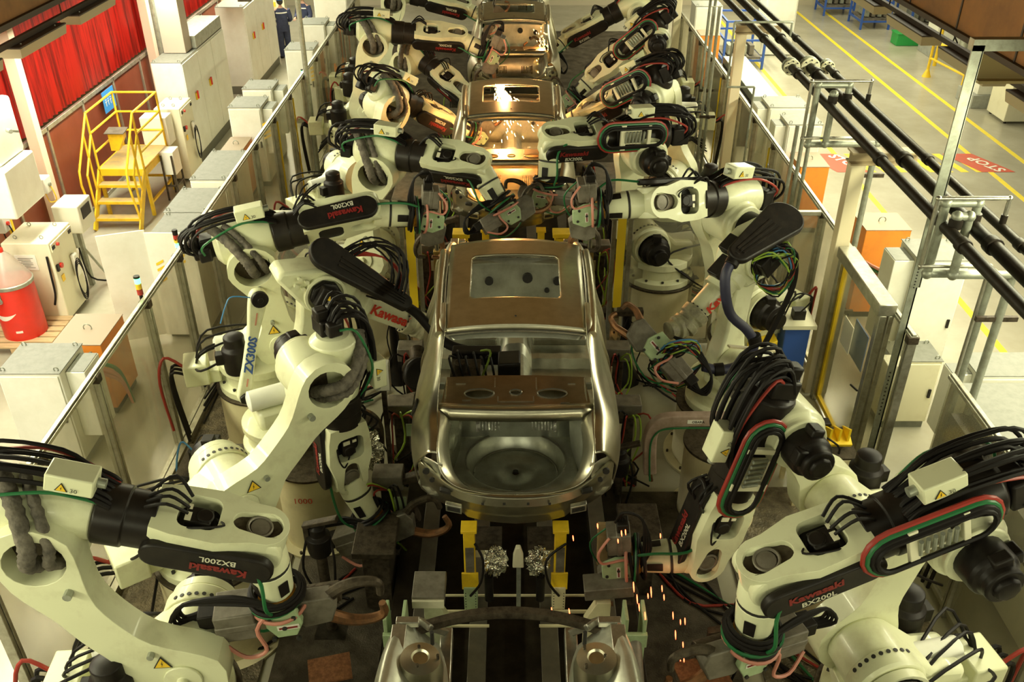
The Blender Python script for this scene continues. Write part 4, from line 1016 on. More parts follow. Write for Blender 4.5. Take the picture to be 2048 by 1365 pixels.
        for k in range(4):
            a_ = -.06 + .04 * k; m.tube([O + F * (sleeve[1] - .06) + U * .14 + N * a_, O + F * (sleeve[1] + .04) + U * (.20 + rd.uniform(0, .04)) + N * a_ * 1.6, O + F * (sleeve[1] + .14) + U * .15 + N * a_], .009, 6)
        m.build('power_cables', rubber, t)
        # loose leads round the base and down the pedestal
        m = MB()
        for k in range(6):
            q = rd.uniform(-.35, .35); r_ = rd.uniform(.12, .30)
            m.tube([cb + Z * .06 + Lf * q * .3, cb + fw * .12 + Lf * q + Z * (.12 + r_ * .5), B + Lf * (.22 + q * .3) + fw * .05 + Z * (.30 + r_ * .3), B + Lf * (.30 + q * .2) - fw * .2 + Z * .1, cb + Lf * q - Z * .35], .010, 6)
        m.build('supply_cables', rubber, t)
        if pipebox:
            bo = O + U * .26 + F * .12 + S * .08
            m = MB(); m.box(bo, (.22, .13, .10), F, S, U); m.build('junction_box', cream, t, .008)
            m = MB(); m.cyl(bo + F * .11, bo + F * .15, .025, n=12); m.build('cable_gland', galv, t)
            rt = F if F.x > 0 else -F
            if abs(F.z) > .8: rt = F
            up_ = U if abs(F.z) < .8 else U
            n_ = rt.cross(up_)
            if n_.dot(S) < 0: rt = -rt
            warn(bo + S * .067 - rt * .03 - up_ * .03, rt, up_, .05, t, num='30')
        # tray of hoses on the near side of the forearm, racetrack shaped
        if loop:
            lo = O + F * .22 + S * .20 + U * .06
            for k, (mm, nm) in enumerate(((red_c, 'red_loop_hose'), (green_c, 'green_loop_hose'), (rubber, 'black_loop_hose'), (rubber, 'black_loop_hose'))):
                m = MB(); pts = [lo + F * a + U * b + S * (.012 * k) for a, b in stadium(-.20, .22, .135 - .018 * k, .14 - .018 * k, 8)]
                m.tube(pts, .013, 7, 0, True); m.build(nm, mm, t)
            m = MB(); m.box(lo + F * .02, (.18, .14, .03), F, U, S); m.box(lo + F * .12 + S * .02, (.05, .24, .03), F, U, S); m.box(lo - F * .14 + S * .02, (.035, .22, .03), F, U, S); m.build('hose_bracket', whitep, t, .004)
            m = MB()
            for k in range(6): m.cyl(lo + F * (-.08 + .035 * k) + S * .03 - U * .05, lo + F * (-.08 + .035 * k) + S * .05 + U * .06, .011, n=8)
            m.build('hose_couplings', galv, t)
    t.scale = (K, K, K)
    return t, O, F, U, S, B + (J5 + wv * .44 - B) * K, wv

def gun(lab, P, wv, g, sc=1.0, box=True, arm_m=None, reach=.55, gap=.16, motor=True):
    """resistance welding gun: bracket, transformer, drive, two curved arms with electrode tips"""
    P = V(P); wv = unit(wv); g = V(g); g = (g - wv * g.dot(wv)).normalized(); h = wv.cross(g); h = -h if h.y > 0 else h; arm_m = arm_m or gunmetal
    t = thing('welding_gun', lab, 'welding gun', P, 'welding guns carried by the robots')
    def q(a, b, c): return P + (g * a + wv * b + h * c) * sc
    m = MB(); m.prism([(-.10, -.02), (.12, -.02), (.16, .14), (.10, .26), (-.04, .26), (-.10, .14)], q(0, 0, .10), g, wv, h, -.03 * sc, .02 * sc); m.build('green_bracket', green_p, t, .008)
    m = MB(); m.box(q(.04, .12, .123), (.12 * sc, .035 * sc, .004), g, wv, h); lbl = m.build('maker_plate', paper, t)
    m = MB(); m.box(q(.04, .12, .127), (.10 * sc, .012 * sc, .003), g, wv, h); m.build('plate_print', redink2, lbl)
    m = MB()
    for a, b in ((-.05, .05), (.08, .05), (-.05, .2), (.08, .22), (.02, .12)): m.cyl(q(a, b, .115), q(a, b, .132), .014 * sc, n=8)
    m.build('bolt_heads', ink, t)
    if box:
        m = MB(); m.box(q(-.24, .10, .0), (.22 * sc, .20 * sc, .20 * sc), g, wv, h); m.box(q(-.24, .10, .0), (.23 * sc, .05 * sc, .21 * sc), g, wv, h); m.build('transformer', greybox, t, .012)
        m = MB(); m.box(q(-.39, .06, 0), (.10 * sc, .10 * sc, .13 * sc), g, wv, h); m.build('cable_plug', black, t, .01)
        m = MB()
        for k in range(4): m.tube([q(-.42, .03 + .03 * k, 0), q(-.52 - .02 * k, .05, .02 * k), q(-.48, -.10, .05), q(-.2, -.10 - .02 * k, .10), q(0, -.06, .12)], .012 * sc, 6)
        m.build('power_cables', rubber, t)
        m = MB(); m.tube([q(-.34, .18, .10), q(-.22, .28, .15), q(-.10, .25, .15), q(-.12, .08, .14), q(-.02, -.02, .10)], .012 * sc, 7); m.build('pink_hose', pink_c, t)
        m = MB(); m.tube([q(-.32, .2, -.04), q(-.15, .34, -.06), q(.1, .30, -.1), q(.28, .16, -.1)], .009 * sc, 6); m.build('green_lead', green_c, t)
    if motor:
        m = MB(); m.cyl(q(-.02, .14, -.10), q(.32, .14, -.10), .06 * sc, n=18); m.cyl(q(-.08, .14, -.10), q(-.02, .14, -.10), .075 * sc, n=18); m.build('gun_drive', gunmetal, t, .005)
    m = MB(); m.prism([(0, 0), (.26, 0), (.30, .10), (.24, .26), (.04, .28), (-.06, .16)], q(.08, .02, 0), g, wv, h, -.05 * sc, .05 * sc); m.build('gun_frame', greybox, t, .012)
    for s, nm in ((-1, 'upper_electrode_arm'), (1, 'lower_electrode_arm')):
        m = MB(); pts = [q(.26, .14 + s * .08, 0), q(.36, .14 + s * (gap * .9), 0), q(reach - .08, .14 + s * gap, 0), q(reach, .14 + s * gap * .8, 0), q(reach, .14 + s * gap * .25, 0)]
        m.tube(pts, lambda u: (.038 - .016 * u) * sc, 8, 4); m.build(nm, copper if s > 0 else arm_m, t)
    return t

# ---- the sixteen cream robots. numbers: base x, y, turn, arm lengths, arm lean, forearm rise, pedestal height
G = 'the '
def make(key, lab, q, hp, w, ped_lab, g=None, gun_lab=None, ped_r=.5, writing=None, gs=1.0, gun_kw={}, **kw):
    J2, J3, J5 = kin(*q, hp)
    pedestal(q[0], q[1], hp, ped_r, ped_lab, writing)
    r_ = robot(lab, key, q[0], q[1], hp, J2, J3, J5, w, **kw)
    if g: gun(gun_lab, r_[5], r_[6], g, gs, **gun_kw)
    return r_
make(1, 'nearest robot on the cabinet side, its curved arm rising to a big open hub', (-2.60, 4.47, 4.0, 1.36, 1.33, -31.5, -17.0), 1.0, (.05, .05, -1),
     'pedestal under the nearest robot on the cabinet side, mostly outside the frame', (1, .15, 0), 'welding gun with pale green bracket hanging from the nearest cabinet-side robot', roll=8, bow=-.10, sleeve=(.22, .50), hub_r=.21, gs=1.3)
make(2, 'second robot on the cabinet side, arm leaning in and forearm pointing straight down', (-2.73, 6.03, 35.1, 1.25, 1.23, 45.9, -90.4), 1.0, (.35, -.15, -.8),
     'cream drum pedestal with a bare steel top behind the nearest forearm', (1, -.1, -.2), 'dirty welding gun lying level beside the conveyor under the down-pointing robot', roll=90, bow=.03, cs=1, gs=1.25, sleeve=(.27, .52))
make(4, 'cabinet-side robot with level forearm and black cover, above the yellow gripper', (-2.91, 8.79, 15.5, .96, 1.31, -10.1, 8.1), 1.0, (1, .15, -.12),
     'pedestal of the level-arm robot beside the sheet steel rack', (.25, .1, -1), 'welding gun over the rear corner of the sparking body, on the cabinet side', roll=-50, cs=1, bow=.03, gs=.95)
make(5, 'robot on the cabinet side reaching over the rear of the sparking body', (-2.13, 11.07, -14.4, 1.17, 1.25, 11.5, -1.9), 1.0, (.5, -.35, -.75),
     'cream drum pedestal just behind the cross fence, cabinet side', (.9, .3, .2), 'dark welding gun dipped into the rear window of the sparking body, cabinet side', roll=35, bow=-.05, sleeve=(.22, .50))
make(6, 'cabinet-side robot with a warning triangle at its shoulder, beside the spark-lit roof', (-2.79, 13.6, 40, 1.15, 1.2, 39.5, -30.8), 1.0, (.8, .3, -.5),
     'pedestal beside the far fence post with yellow strip', (1, .2, 0), 'dark welding gun at the side window of the sparking body, cabinet side', bow=.02, roll=20, detail=1)
make(7, 'tall far robot on the cabinet side, forearm level over the third body', (-3.06, 17.1, 4.3, 1.21, 1.54, 12.2, -4.9), 1.0, (.9, -.1, -.4),
     'pedestal of the tall far robot on the cabinet side', (.3, 0, -1), 'tall grey spot gun standing over the trunk of the third body', sleeve=(.22, .50), bow=-.10, roll=30, detail=1, gs=1.1)
make(8, 'cabinet-side robot half hidden between the sparking and the third body', (-2.97, 18.81, -34, 1.09, 1.27, 58.4, -26.8), 1.0, (.7, -.4, -.6),
     'pedestal half hidden between two far robots on the cabinet side', (1, 0, -.3), 'welding gun reaching the front roof corner of the sparking body, cabinet side', roll=30, detail=1)
make(9, 'topmost robot on the cabinet side, junction box beside the third roof', (-3.19, 20.2, 3.3, 1.36, 1.45, 17.9, -13.3), 1.0, (.9, -.1, -.4),
     'farthest visible pedestal on the cabinet side', (1, 0, -.3), 'welding gun beside the third roof, cabinet side', roll=20, detail=1)
make(11, 'nearest robot on the wide-aisle side, hose loop on its forearm pointing inwards', (2.84, 4.42, 191.7, 1.25, 1.27, -14.6, -17.1), 1.0, (.0, .0, -1),
     'pedestal under the nearest robot on the wide-aisle side', (-.85, -.3, 0), 'welding gun with grey transformer hanging from the nearest wide-aisle robot', roll=8, bow=.0, loop=True, hub_r=.22, gs=1.1)
make(12, 'second robot on the wide-aisle side, forearm hanging down beside a hose loop', (3.10, 6.02, 195.1, 1.26, 1.39, 35, -75.6), 1.0, (-1, .02, -.1),
     'cream drum pedestal with a brown top plate beside the leaning arm, wide-aisle side', (-.1, .0, -1), 'dark welding gun above the falling sparks', roll=90, cs=-1, bow=.0, loop=True, gs=1.0)
make(14, 'wide-aisle robot with level forearm and two openings, in front of the cross fence', (3.0, 9.76, 211.9, 1.24, 1.18, 19, 11.1), 1.0, (-1, -.05, -.08),
     'pedestal behind the large black hose cover', (-.25, .1, -1), 'welding gun over the rear corner of the sparking body, on the wide-aisle side', roll=70, cs=-1, gs=.95, bow=.02)
make(15, 'wide-aisle robot with a hose loop and round elbow motor, reaching into the sparking body', (2.07, 11.4, 194.8, 1.24, 1.24, 4.6, 2.9), 1.0, (-.1, -.25, -1),
     'cream drum pedestal just behind the cross fence, wide-aisle side', (-.9, .3, 0), 'dark welding gun dipped into the rear window of the sparking body, wide-aisle side', roll=25, bow=.08, loop=True)
make(16, 'wide-aisle robot with its elbow by the spark-lit roof, behind the fence rail', (2.77, 13.37, 145.3, 1.28, 1.21, 18.6, -31.1), 1.0, (-.9, .1, -.5),
     'pedestal beside the grey post on the wide-aisle side', (-1, .2, 0), 'welding gun at the side window of the sparking body, wide-aisle side', roll=30, loop=True, bow=-.03)
make(17, 'far robot on the wide-aisle side, forearm steeply down beside the third trunk', (3.15, 17.4, 174.1, 1.19, 1.29, 7.1, -40.9), 1.0, (-.8, -.2, -.8),
     'pedestal of the far steep-armed robot', (-1, 0, -.4), 'welding gun with red hoses at the trunk of the third body, wide-aisle side', roll=60, loop=True, cs=-1)
make(18, 'topmost robot on the wide-aisle side, long black belt cover over the third body', (3.13, 19.7, 178.3, 1.2, 1.47, 8.8, -27.5), 1.0, (-.8, -.3, -.6),
     'farthest visible pedestal on the wide-aisle side', (-1, 0, -.3), 'welding gun near the third roof, wide-aisle side', roll=10, detail=1, cs=1)

# ---- the two heavier robots with tube forearms and a hose cover
def heavy(key, lab, B, J2, J3, J5, tip, side_cam, link=None, cover=True, coverdir=None, tube_text=True):
    B, J2, J3, J5, tip = V(B), V(J2), V(J3), V(J5), V(tip); Z = V((0, 0, 1))
    t = thing('heavy_robot', lab, 'robot', B)
    A = unit(J3 - J2); La = (J3 - J2).length
    fw = J5 - B; fw.z = 0; fw.normalize(); Lf = Z.cross(fw); S = Lf if Lf.y < 0 else -Lf
    m = MB(); m.lathe(B, Z, [(.42, 0), (.42, .08), (.36, .10), (.36, .24), (.40, .26), (.40, .33), (.30, .36)], 36); m.build('base', cream, t, .006)
    m = MB(); m.box(B + Z * .42, (.5, .42, .30), fw, Lf, Z); m.box(J2 - Z * .12, (.34, .40, .34), fw, Lf, Z); m.build('turret', cream, t, .05)
    N = (S - A * S.dot(A)).normalized()
    m = MB(); m.lathe(J2 + N * .05, N, [(.22, 0), (.23, .02), (.23, .20), (.19, .23), (.19, .36)], 32); m.build('shoulder_reducer', cream, t, .008)
    m = MB(); m.lathe(J2 + N * .40, N, [(.20, 0), (.20, .02)], 32); m.lathe(J2 + N * .36, N, [(.15, 0), (.15, .12), (.10, .15), (.10, .22)], 24); m.build('shoulder_motor', black, t, .008)
    warn(B + S * .40 + Z * .40 - fw * .1, -S.cross(Z), Z, .11, t)
    m = MB(); m.lathe(J2 - fw * .60 - Z * .02, fw, [(.06, 0), (.11, .02), (.11, .5), (.06, .54)], 22); m.build('balancer', white, t, .006)
    Bv = N.cross(A)
    m = MB(); m.prism(roundbar_outline(La, .22, .20, .14, .02), J2, A, Bv, N, -.16, .05); m.build('lower_arm', cream, t, .03)
    F = unit(J5 - J3); Lt = (J5 - J3).length
    n2 = (S - F * S.dot(F)).normalized(); U = n2.cross(F)
    if U.z < 0: U = -U
    # elbow casting: big tapered block with a deep round motor seat
    m = MB(); m.prism([(-.52, -.05), (-.50, .05), (-.12, .25), (.16, .26), (.30, .16), (.30, -.16), (.12, -.24), (-.10, -.22)], J3, F, U, n2, -.20, .16); m.build('elbow_casting', cream, t, .035)
    m = MB(); m.lathe(J3 + n2 * .14, n2, [(.21, 0), (.215, .02), (.215, .06), (.18, .065), (.18, .02)], 32, cap=False); m.build('motor_seat_ring', cream, t, .006)
    m = MB(); m.lathe(J3 + n2 * .16, n2, [(.165, 0), (.165, .06), (.15, .08)], 8); m.box(J3 + n2 * .27, (.22, .22, .10), F, U, n2); m.build('elbow_motor', black, t, .015)
    warn(J3 + n2 * .325 - F * .02, F, U, .06, t)
    m = MB()
    for a in (-.32, -.24):
        for b in (-.02, .06): m.cyl(J3 + F * a + U * b + n2 * .16, J3 + F * a + U * b + n2 * .20, .022, n=10)
    m.build('cover_bolts', cream, t)
    m = MB(); m.lathe(J3 + F * .26, F, [(.17, 0), (.18, .02), (.18, .10), (.15, .12), (.15, .20), (.17, .21), (.17, .27), (.125, .28), (.115, Lt - .26)], 28); m.build('forearm_tube', cream, t, .004)
    m = MB(); m.box(J3 + F * .34 + U * .16 - n2 * .02, (.26, .16, .14), F, n2, U); m.box(J3 + F * .12 + U * .30, (.20, .2, .12), F, n2, U); m.build('wrist_drive_motors', black, t, .015)
    if tube_text:
        rt = F if F.x > 0 else -F; up = n2.cross(rt); q = J3 + F * (.56 if rt == F else Lt - .20)
        qq = q + n2 * .126 - up * .03
        if rt == F: pass
        text('Kawasaki', qq, rt, up, .15, redink, t, bold=.006, label='red maker lettering along the cream forearm tube')
    m = MB(); m.lathe(J5 - F * .16, F, [(.14, 0), (.15, .01), (.15, .10), (.13, .12), (.13, .16), (.15, .17), (.15, .24), (.12, .26)], 28); m.build('wrist_rings', mat('worn_wrist_paint', (.44, .42, .26), .5, 0, (.2, .18, .12), 9), t, .004)
    m = MB()
    for k in range(14):
        a = 2 * PI * k / 14; d = U * math.cos(a) + n2 * math.sin(a); m.cyl(J5 - F * .17 + d * .132, J5 - F * .155 + d * .132, .011, n=6)
    m.build('wrist_bolts', ink, t)
    T = unit(tip - J5)
    m = MB(); m.lathe(J5 + F * .04, T, [(.12, 0), (.13, .03), (.13, .12), (.10, .14), (.10, .22)], 24); m.build('wrist_flange', MATS['worn_wrist_paint'], t, .006)
    if link:      # parallel link bar with type lettering
        a, b = V(link[0]), V(link[1]); d = unit(b - a); nn = (S - d * S.dot(d)).normalized(); bb = nn.cross(d)
        m = MB(); m.prism(roundbar_outline((b - a).length, .07, .09, .055, 0), a, d, bb, nn, -.04, .05); m.build('parallel_link', cream, t, .015)
        m = MB(); m.cyl(b + nn * .05, b + nn * .10, .085, n=20); m.cyl(a + nn * .05, a + nn * .09, .06, n=6); m.cyl(b + nn * .10, b + nn * .115, .03, n=12); m.build('link_pins', black, t, .006)
        tr = d if d.z > 0 else -d
        text('ZX300S', a + d * .25 * (b - a).length + nn * .054 - nn.cross(tr) * .035, tr, nn.cross(tr), .125, blueink, t, bold=.004, shear=.25, label='blue type lettering up the link bar')
        m = MB(); 
        for u0, u1 in ((.12, .2), (.74, .86)): m.bar(a + d * (b - a).length * u0 + nn * .055, a + d * (b - a).length * u1 + nn * .055, .014, .004, nn)
        m.build('red_stripe', mat('faded_red', (.62, .26, .18), .5), t)
        m = MB(); m.tube([b + nn * .06, b + bb * .04 + Z * .05 - fw * .2, b - fw * .32 - Z * .02, b - fw * .40 - Z * .20], .007, 6); m.build('blue_lead', blue_c, t)
    return t, F, U, n2, T

pedestal(-2.45, 7.75, .9, .42, 'pedestal hidden behind the second robot, below the heavy robot with the blue lettering')
tC, F, U, n2, T = heavy(3, 'heavy robot with red lettering on its forearm tube and a blue-lettered link bar', (-2.45, 7.75, .9), (-2.16, 7.8, 1.60), (-1.93, 8.08, 2.60), (-1.05, 8.50, 1.93), (-.75, 8.4, 1.75), 1,
      link=((-2.78, 7.72, 1.52), (-2.52, 7.90, 2.60)))
# black hose cover and hose going into the body, one thing with the robot
def hose_cover(t, p0, p1, up, r0, r1, th, name='hose_cover'):
    p0, p1 = V(p0), V(p1); d = unit(p1 - p0); up = V(up); up = (up - d * up.dot(d)).normalized(); n = d.cross(up)
    m = MB(); L_ = (p1 - p0).length; m.prism(stadium(0, L_, r0, r1, 12), p0, d, n, up, 0, th); m.build(name, black, t, .02)
    m = MB()
    for q in (-.3, 0, .3): m.bar(p0 + d * .15 + n * r0 * q + up * (th + .004), p1 + n * r1 * q + up * (th + .004), .02, .012, up)
    m.build('cover_ribs', sleeve_m, t)
hose_cover(tC, (-1.84, 8.0, 3.0), (-1.13, 8.12, 2.40), (.45, -.5, .75), .17, .095, .08)
m = MB(); m.tube([(-1.16, 8.12, 2.42), (-.98, 8.15, 2.26), (-.78, 8.10, 2.02), (-.62, 8.02, 1.94), (-.42, 7.95, 1.92)], .052, 12, 5); m.build('thick_hose', rubber, tC)
m = MB(); m.cyl((-1.20, 8.12, 2.46), (-1.08, 8.13, 2.36), .072, n=18); m.cyl((-.82, 8.11, 2.07), (-.74, 8.08, 2.0), .066, n=18); m.build('hose_cuffs', black, tC, .01)
rd = random.Random(9)
m = MB()
for k in range(9):
    q0 = V((-1.75, 8.1, 2.92)) + V((rd.uniform(-.1, .1), 0, rd.uniform(-.05, .05)))
    m.tube([q0, q0 + V((.35, .15, .12)), q0 + V((.62, .1, -.05 + rd.uniform(-.1, .1))), q0 + V((.55, .0, -.42)), q0 + V((.35, 0, -.40))], .011, 6)
m.build('cable_tangle', rubber, tC)
m = MB()
for k in range(4): m.tube([V((-1.6, 8.2, 2.9 + .02 * k)), V((-1.3, 8.25, 2.86)), V((-1.12, 8.2, 2.7 - .02 * k)), V((-1.2, 8.1, 2.5))], .009, 6)
m.build('red_cables', red_c, tC)
t_ = thing('nut_runner_head', 'round black tool head at the wrist of the heavy robot, touching the body side', 'tool', (-.92, 7.9, 1.7))
m = MB(); m.lathe((-.98, 7.95, 1.65), (.45, -.85, .25), [(.17, 0), (.18, .02), (.18, .05), (.16, .07)], 28); m.build('disc', black, t_, .006)
m = MB(); m.tube([V((-.98, 7.95, 1.65)) + V((.16 * math.cos(a), .04, .16 * math.sin(a))) for a in [PI * k / 10 for k in range(11)]], .018, 8); m.cyl((-1.02, 8.25, 1.75), (-.98, 7.98, 1.66), .08, n=18); m.build('guard_ring', gunmetal, t_)

pedestal(2.45, 8.65, .8, .5, 'cream drum pedestal with a red height note under the heavy robot', 'BX200L H800')
tc, F, U, n2, T = heavy(13, 'heavy robot wrapped in black hoses under a large dark cover', (2.45, 8.65, .8), (2.40, 8.42, 1.45), (2.55, 8.72, 2.66), (1.88, 8.32, 2.06), (1.3, 8.0, 2.0), 1)
hose_cover(tc, (2.82, 8.70, 3.04), (2.28, 8.20, 2.90), (-.15, -.6, .75), .22, .12, .08)
m = MB(); m.tube([(2.24, 8.16, 2.90), (2.14, 8.05, 2.74), (2.22, 8.0, 2.36), (2.42, 7.98, 2.16), (2.52, 7.98, 1.98), (2.44, 7.95, 1.78), (2.2, 7.9, 1.72), (2.0, 7.9, 1.76)], .052, 12, 5); m.build('thick_hose', mat('blue_black_hose', (.022, .022, .05), .5), tc)
m = MB()
for p, q in (((2.26, 8.18, 2.92), (2.19, 8.10, 2.84)), ((2.50, 7.98, 2.10), (2.53, 7.98, 2.0)), ((2.47, 7.96, 1.84), (2.40, 7.94, 1.75)), ((2.22, 7.9, 1.73), (2.12, 7.9, 1.72))): m.cyl(p, q, .07, n=16)
m.build('hose_cuffs', rubber, tc, .008)
m = MB()
for k in range(12):
    o = V((.012 * (k % 4), 0, 0)) + V((0, .012 * (k // 4), 0)); m.tube([V((2.75, 8.7, 2.85)) + o * 2, V((2.95, 8.55, 2.72)) + o, V((2.98, 8.5, 2.4)) + o, V((2.86, 8.45, 2.0)) + o, V((2.70, 8.35, 1.6)) + o, V((2.62, 8.2, 1.38)) + o, V((2.78, 8.15, 1.28)) + o, V((2.92, 8.3, 1.36)) + o], .011, 6)
m.build('cable_bundle', rubber, tc)
for mm, nm, sd, n_ in ((rubber, 'cable_tangle', 3, 10), (lime_c, 'lime_wire', 4, 4), (red_c, 'red_hose', 6, 3), (green_c, 'green_hose', 8, 3), (blue_c, 'blue_hose', 10, 2)):
    rd = random.Random(sd); m = MB()
    for k in range(n_):
        c = V((2.72, 8.55, 2.66)); q0 = c + V((rd.uniform(-.25, 0), rd.uniform(-.1, .05), rd.uniform(0, .18))); m.tube([q0, q0 + V((.15, -.1, .12)), c + V((.22 + rd.uniform(-.04, .04), -.1, .0 + rd.uniform(-.1, .1))), c + V((.12, -.1, -.30 + rd.uniform(-.08, .08))), c + V((-.12, -.05, -.22)), q0], .010, 6)
    for k in range(n_):
        c = V((1.75, 7.9, 1.86)); q0 = c + V((.25, .05, -.1)); m.tube([q0, c + V((.12, -.1, rd.uniform(.1, .28))), c + V((-.1 + rd.uniform(-.1, .1), -.1, rd.uniform(.1, .25))), c + V((-.22 + rd.uniform(-.1, .1), 0, rd.uniform(-.2, .1))), c + V((0, -.05, -.25 + rd.uniform(-.1, .1))), q0], .010, 6)
    m.build(nm, mm, tc)
m = MB(); m.bar((2.25, 7.95, 1.98), (2.80, 8.15, 1.80), .05, .02); m.build('hose_support', cream2, tc)
gun('large dirty welding gun with many hoses at the side of the middle body', (1.62, 8.02, 1.98), (-.6, -.3, -.4), (-1, .0, -.05), 1.15, arm_m=copper, reach=.50, gap=.12)

# stationary C guns on their own stands
def c_gun(lab, o, d, s):
    """big C shaped frame: level upper leg from o along d, then down"""
    o = V(o); t = thing('c_frame_gun', lab, 'welding gun', o)
    X = V((s, 0, 0)); Z = V((0, 0, 1))
    out = [(0, 0), (.72, 0), (.72, .14), (.02, .14), (-.12, .08), (-.17, -.06), (-.13, -.62), (-.03, -.62), (-.05, -.10)]
    q = catmull([V((a, b, 0)) for a, b in ((.74, .07), (.4, .075), (.08, .065), (-.03, .01), (-.08, -.12), (-.075, -.35), (-.05, -.62))], 6); top = []; bot = []
    for i, p in enumerate(q):
        dd = (q[min(i + 1, len(q) - 1)] - q[max(0, i - 1)]).normalized(); nn = V((-dd.y, dd.x, 0)); h = .065
        top.append(tuple((p + nn * h)[:2])); bot.append(tuple((p - nn * h)[:2]))
    m = MB(); m.prism(top + bot[::-1], o, X, Z, (0, -1, 0), -.05, .05); m.build('c_frame', mat('pinkish_grey_paint', (.38, .28, .22), .5, 0, (.24, .17, .12), 8) if s > 0 else gunmetal, t, .012)
    m = MB(); m.tube([o + X * p.x + Z * (p.y - .075) + V((0, -.055, 0)) for p in q[::3]], .010, 6); m.build('green_hose', green_c, t)
    if s > 0:
        m = MB(); m.box(o + X * .34 + Z * .075 + V((0, -.053, 0)), (.15, .004, .045)); pl = m.build('maker_plate', paper, t)
        text('OBARA', o + X * .31 + Z * .062 + V((0, -.056, 0)), (1, 0, 0), (0, 0, 1), .038, ink, t, bold=.001)
    m = MB(); m.box(o + X * .84 + Z * .02, (.26, .2, .24)); m.build('gun_body', gunmetal, t, .015)
    m = MB(); m.cyl(o + X * -.05 - Z * .62, o + X * -.02 - Z * .74, .028, .016, n=12); m.build('electrode_tip', copper, t)
pedestal(2.22, 7.62, 1.0, .37, 'tall slim cream pedestal next to the C shaped gun, wide-aisle side')
pedestal(-2.08, 7.35, 1.0, .37, 'slim pedestal with a red height note next to the C shaped gun, cabinet side', '1000')
c_gun('big C shaped gun frame with a maker plate in front of the slim pedestal', (1.50, 7.35, 1.42), 1, 1)
c_gun('brown C shaped gun frame arching between the slim pedestal and the middle body', (-1.50, 7.65, 1.25), 1, -1)
# ================================================================== aisle of cabinets, left of the cell
def eyebolts(p, x0, x1, y0, y1, z):
    m = MB()
    for x in (x0 + .05, x1 - .05):
        for y in (y0 + .05, y1 - .05): m.torus((x, y, z + .03), (0, 1, 0), .025, .007, 12, 6)
    m.build('eye_bolts', galv, p)
def cabinet(lab, x0, x1, y0, y1, h, top=greytop, bm=None, side_box=None, plinth=True, stripes=None, grp='cabinets along the cell fences', handle=False, extra=None):
    bm = bm or white
    p = thing('control_cabinet', lab, 'cabinet', ((x0 + x1) / 2, (y0 + y1) / 2, 0), grp)
    zb = .1 if plinth else 0
    if plinth:
        m = MB(); m.span((x0 + .02, y0 + .02, 0), (x1 - .02, y1 - .02, zb)); m.build('plinth', greytop, p)
    m = MB(); m.span((x0, y0, zb), (x1, y1, h)); m.build('housing', bm, p, .012)
    m = MB(); m.span((x0 + .02, y0 - .018, zb + .02), (x1 - .02, y0, h - .03)); d = m.build('door', bm, p, .006)
    m = MB(); m.box((x1 - .07, y0 - .03, h * .55), (.03, .02, .12)); m.build('door_handle', black, d)
    m = MB(); m.span((x0 - .01, y0 - .01, h), (x1 + .01, y1 + .01, h + .012)); m.build('top_sheet', top, p, .004)
    eyebolts(p, x0, x1, y0, y1, h)
    if side_box:
        sx, w, sh = side_box
        a, b = (x1, x1 + w) if sx > 0 else (x0 - w, x0)
        m = MB(); m.span((a, y0 + .12, h - sh - .06), (b, y1 - .1, h - .06)); m.build('cooling_unit', bm, p, .01)
        m = MB(); m.span((a + .01, y0 + .13, h - .06), (b - .01, y1 - .11, h - .052)); m.build('unit_top', greytop, p)
    if stripes:
        (px, py, pz, ax) = stripes
        m = MB()
        for k in range(4):
            if ax == 'x': m.add([(px, py, pz + k * .09), (px + .14, py, pz + .07 + k * .09), (px + .14, py, pz + .115 + k * .09), (px, py, pz + .045 + k * .09)], [(0, 1, 2, 3)])
            else: m.add([(px, py, pz + k * .09), (px, py + .14, pz + .07 + k * .09), (px, py + .14, pz + .115 + k * .09), (px, py, pz + .045 + k * .09)], [(0, 1, 2, 3)])
        m.build('yellow_stripes', warn_y, p, smooth=0)
    return p
cabinet('grey-topped cabinet closest to the viewer on the cabinet aisle, cut by the fence rail', -5.75, -5.05, 8.42, 9.05, 1.32, side_box=(1, .22, .9))
p = cabinet('tall cabinet with its white doors swung open toward the yellow platform', -5.0, -4.4, 11.35, 12.15, 1.6, side_box=None)
m = MB(); m.prism([(0, 0), (.62, 0), (.62, 1.65), (0, 1.65)], (-5.0, 11.30, .1), V((-.85, -.30, 0)).normalized(), (0, 0, 1), V((.30, -.85, 0)).normalized(), 0, .02); m.build('open_door', white, p, .004)
m = MB(); m.prism([(0, 0), (.66, 0), (.66, 1.62), (0, 1.62)], (-5.0, 11.28, .1), (1, -.02, 0), (0, 0, 1), (0, -1, 0), 0, .02); m.build('closed_door', white, p, .004)
m = MB()
for (bx, bz) in ((-4.92, .95), (-4.55, 1.25)):
    for k in range(4): m.add([(bx, 11.25, bz + k * .09), (bx + .11, 11.25, bz + .06 + k * .09), (bx + .11, 11.25, bz + .10 + k * .09), (bx, 11.25, bz + .04 + k * .09)], [(0, 1, 2, 3)])
m.build('yellow_stripes', warn_y, p, smooth=0)
cabinet('long grey-topped cabinet behind the one with open doors', -5.05, -4.40, 12.2, 13.1, 1.6)
cabinet('grey-topped cabinet beside the foot of the yellow platform', -5.05, -4.48, 13.45, 14.75, 1.6)
cabinet('white cabinet with a yellow-striped side just behind the orange transformer', -5.42, -4.80, 17.1, 17.8, 1.6, side_box=(1, .2, .9), stripes=(-4.78, 17.02, 1.0, 'x'))
cabinet('white cabinet with side unit, next up the aisle from the striped one', -5.45, -4.85, 18.3, 18.95, 1.6, side_box=(1, .2, .9))
cabinet('plain white cabinet in front of the two workers', -5.15, -4.5, 21.0, 21.7, 1.7, stripes=(-4.6, 20.95, 1.0, 'x'))
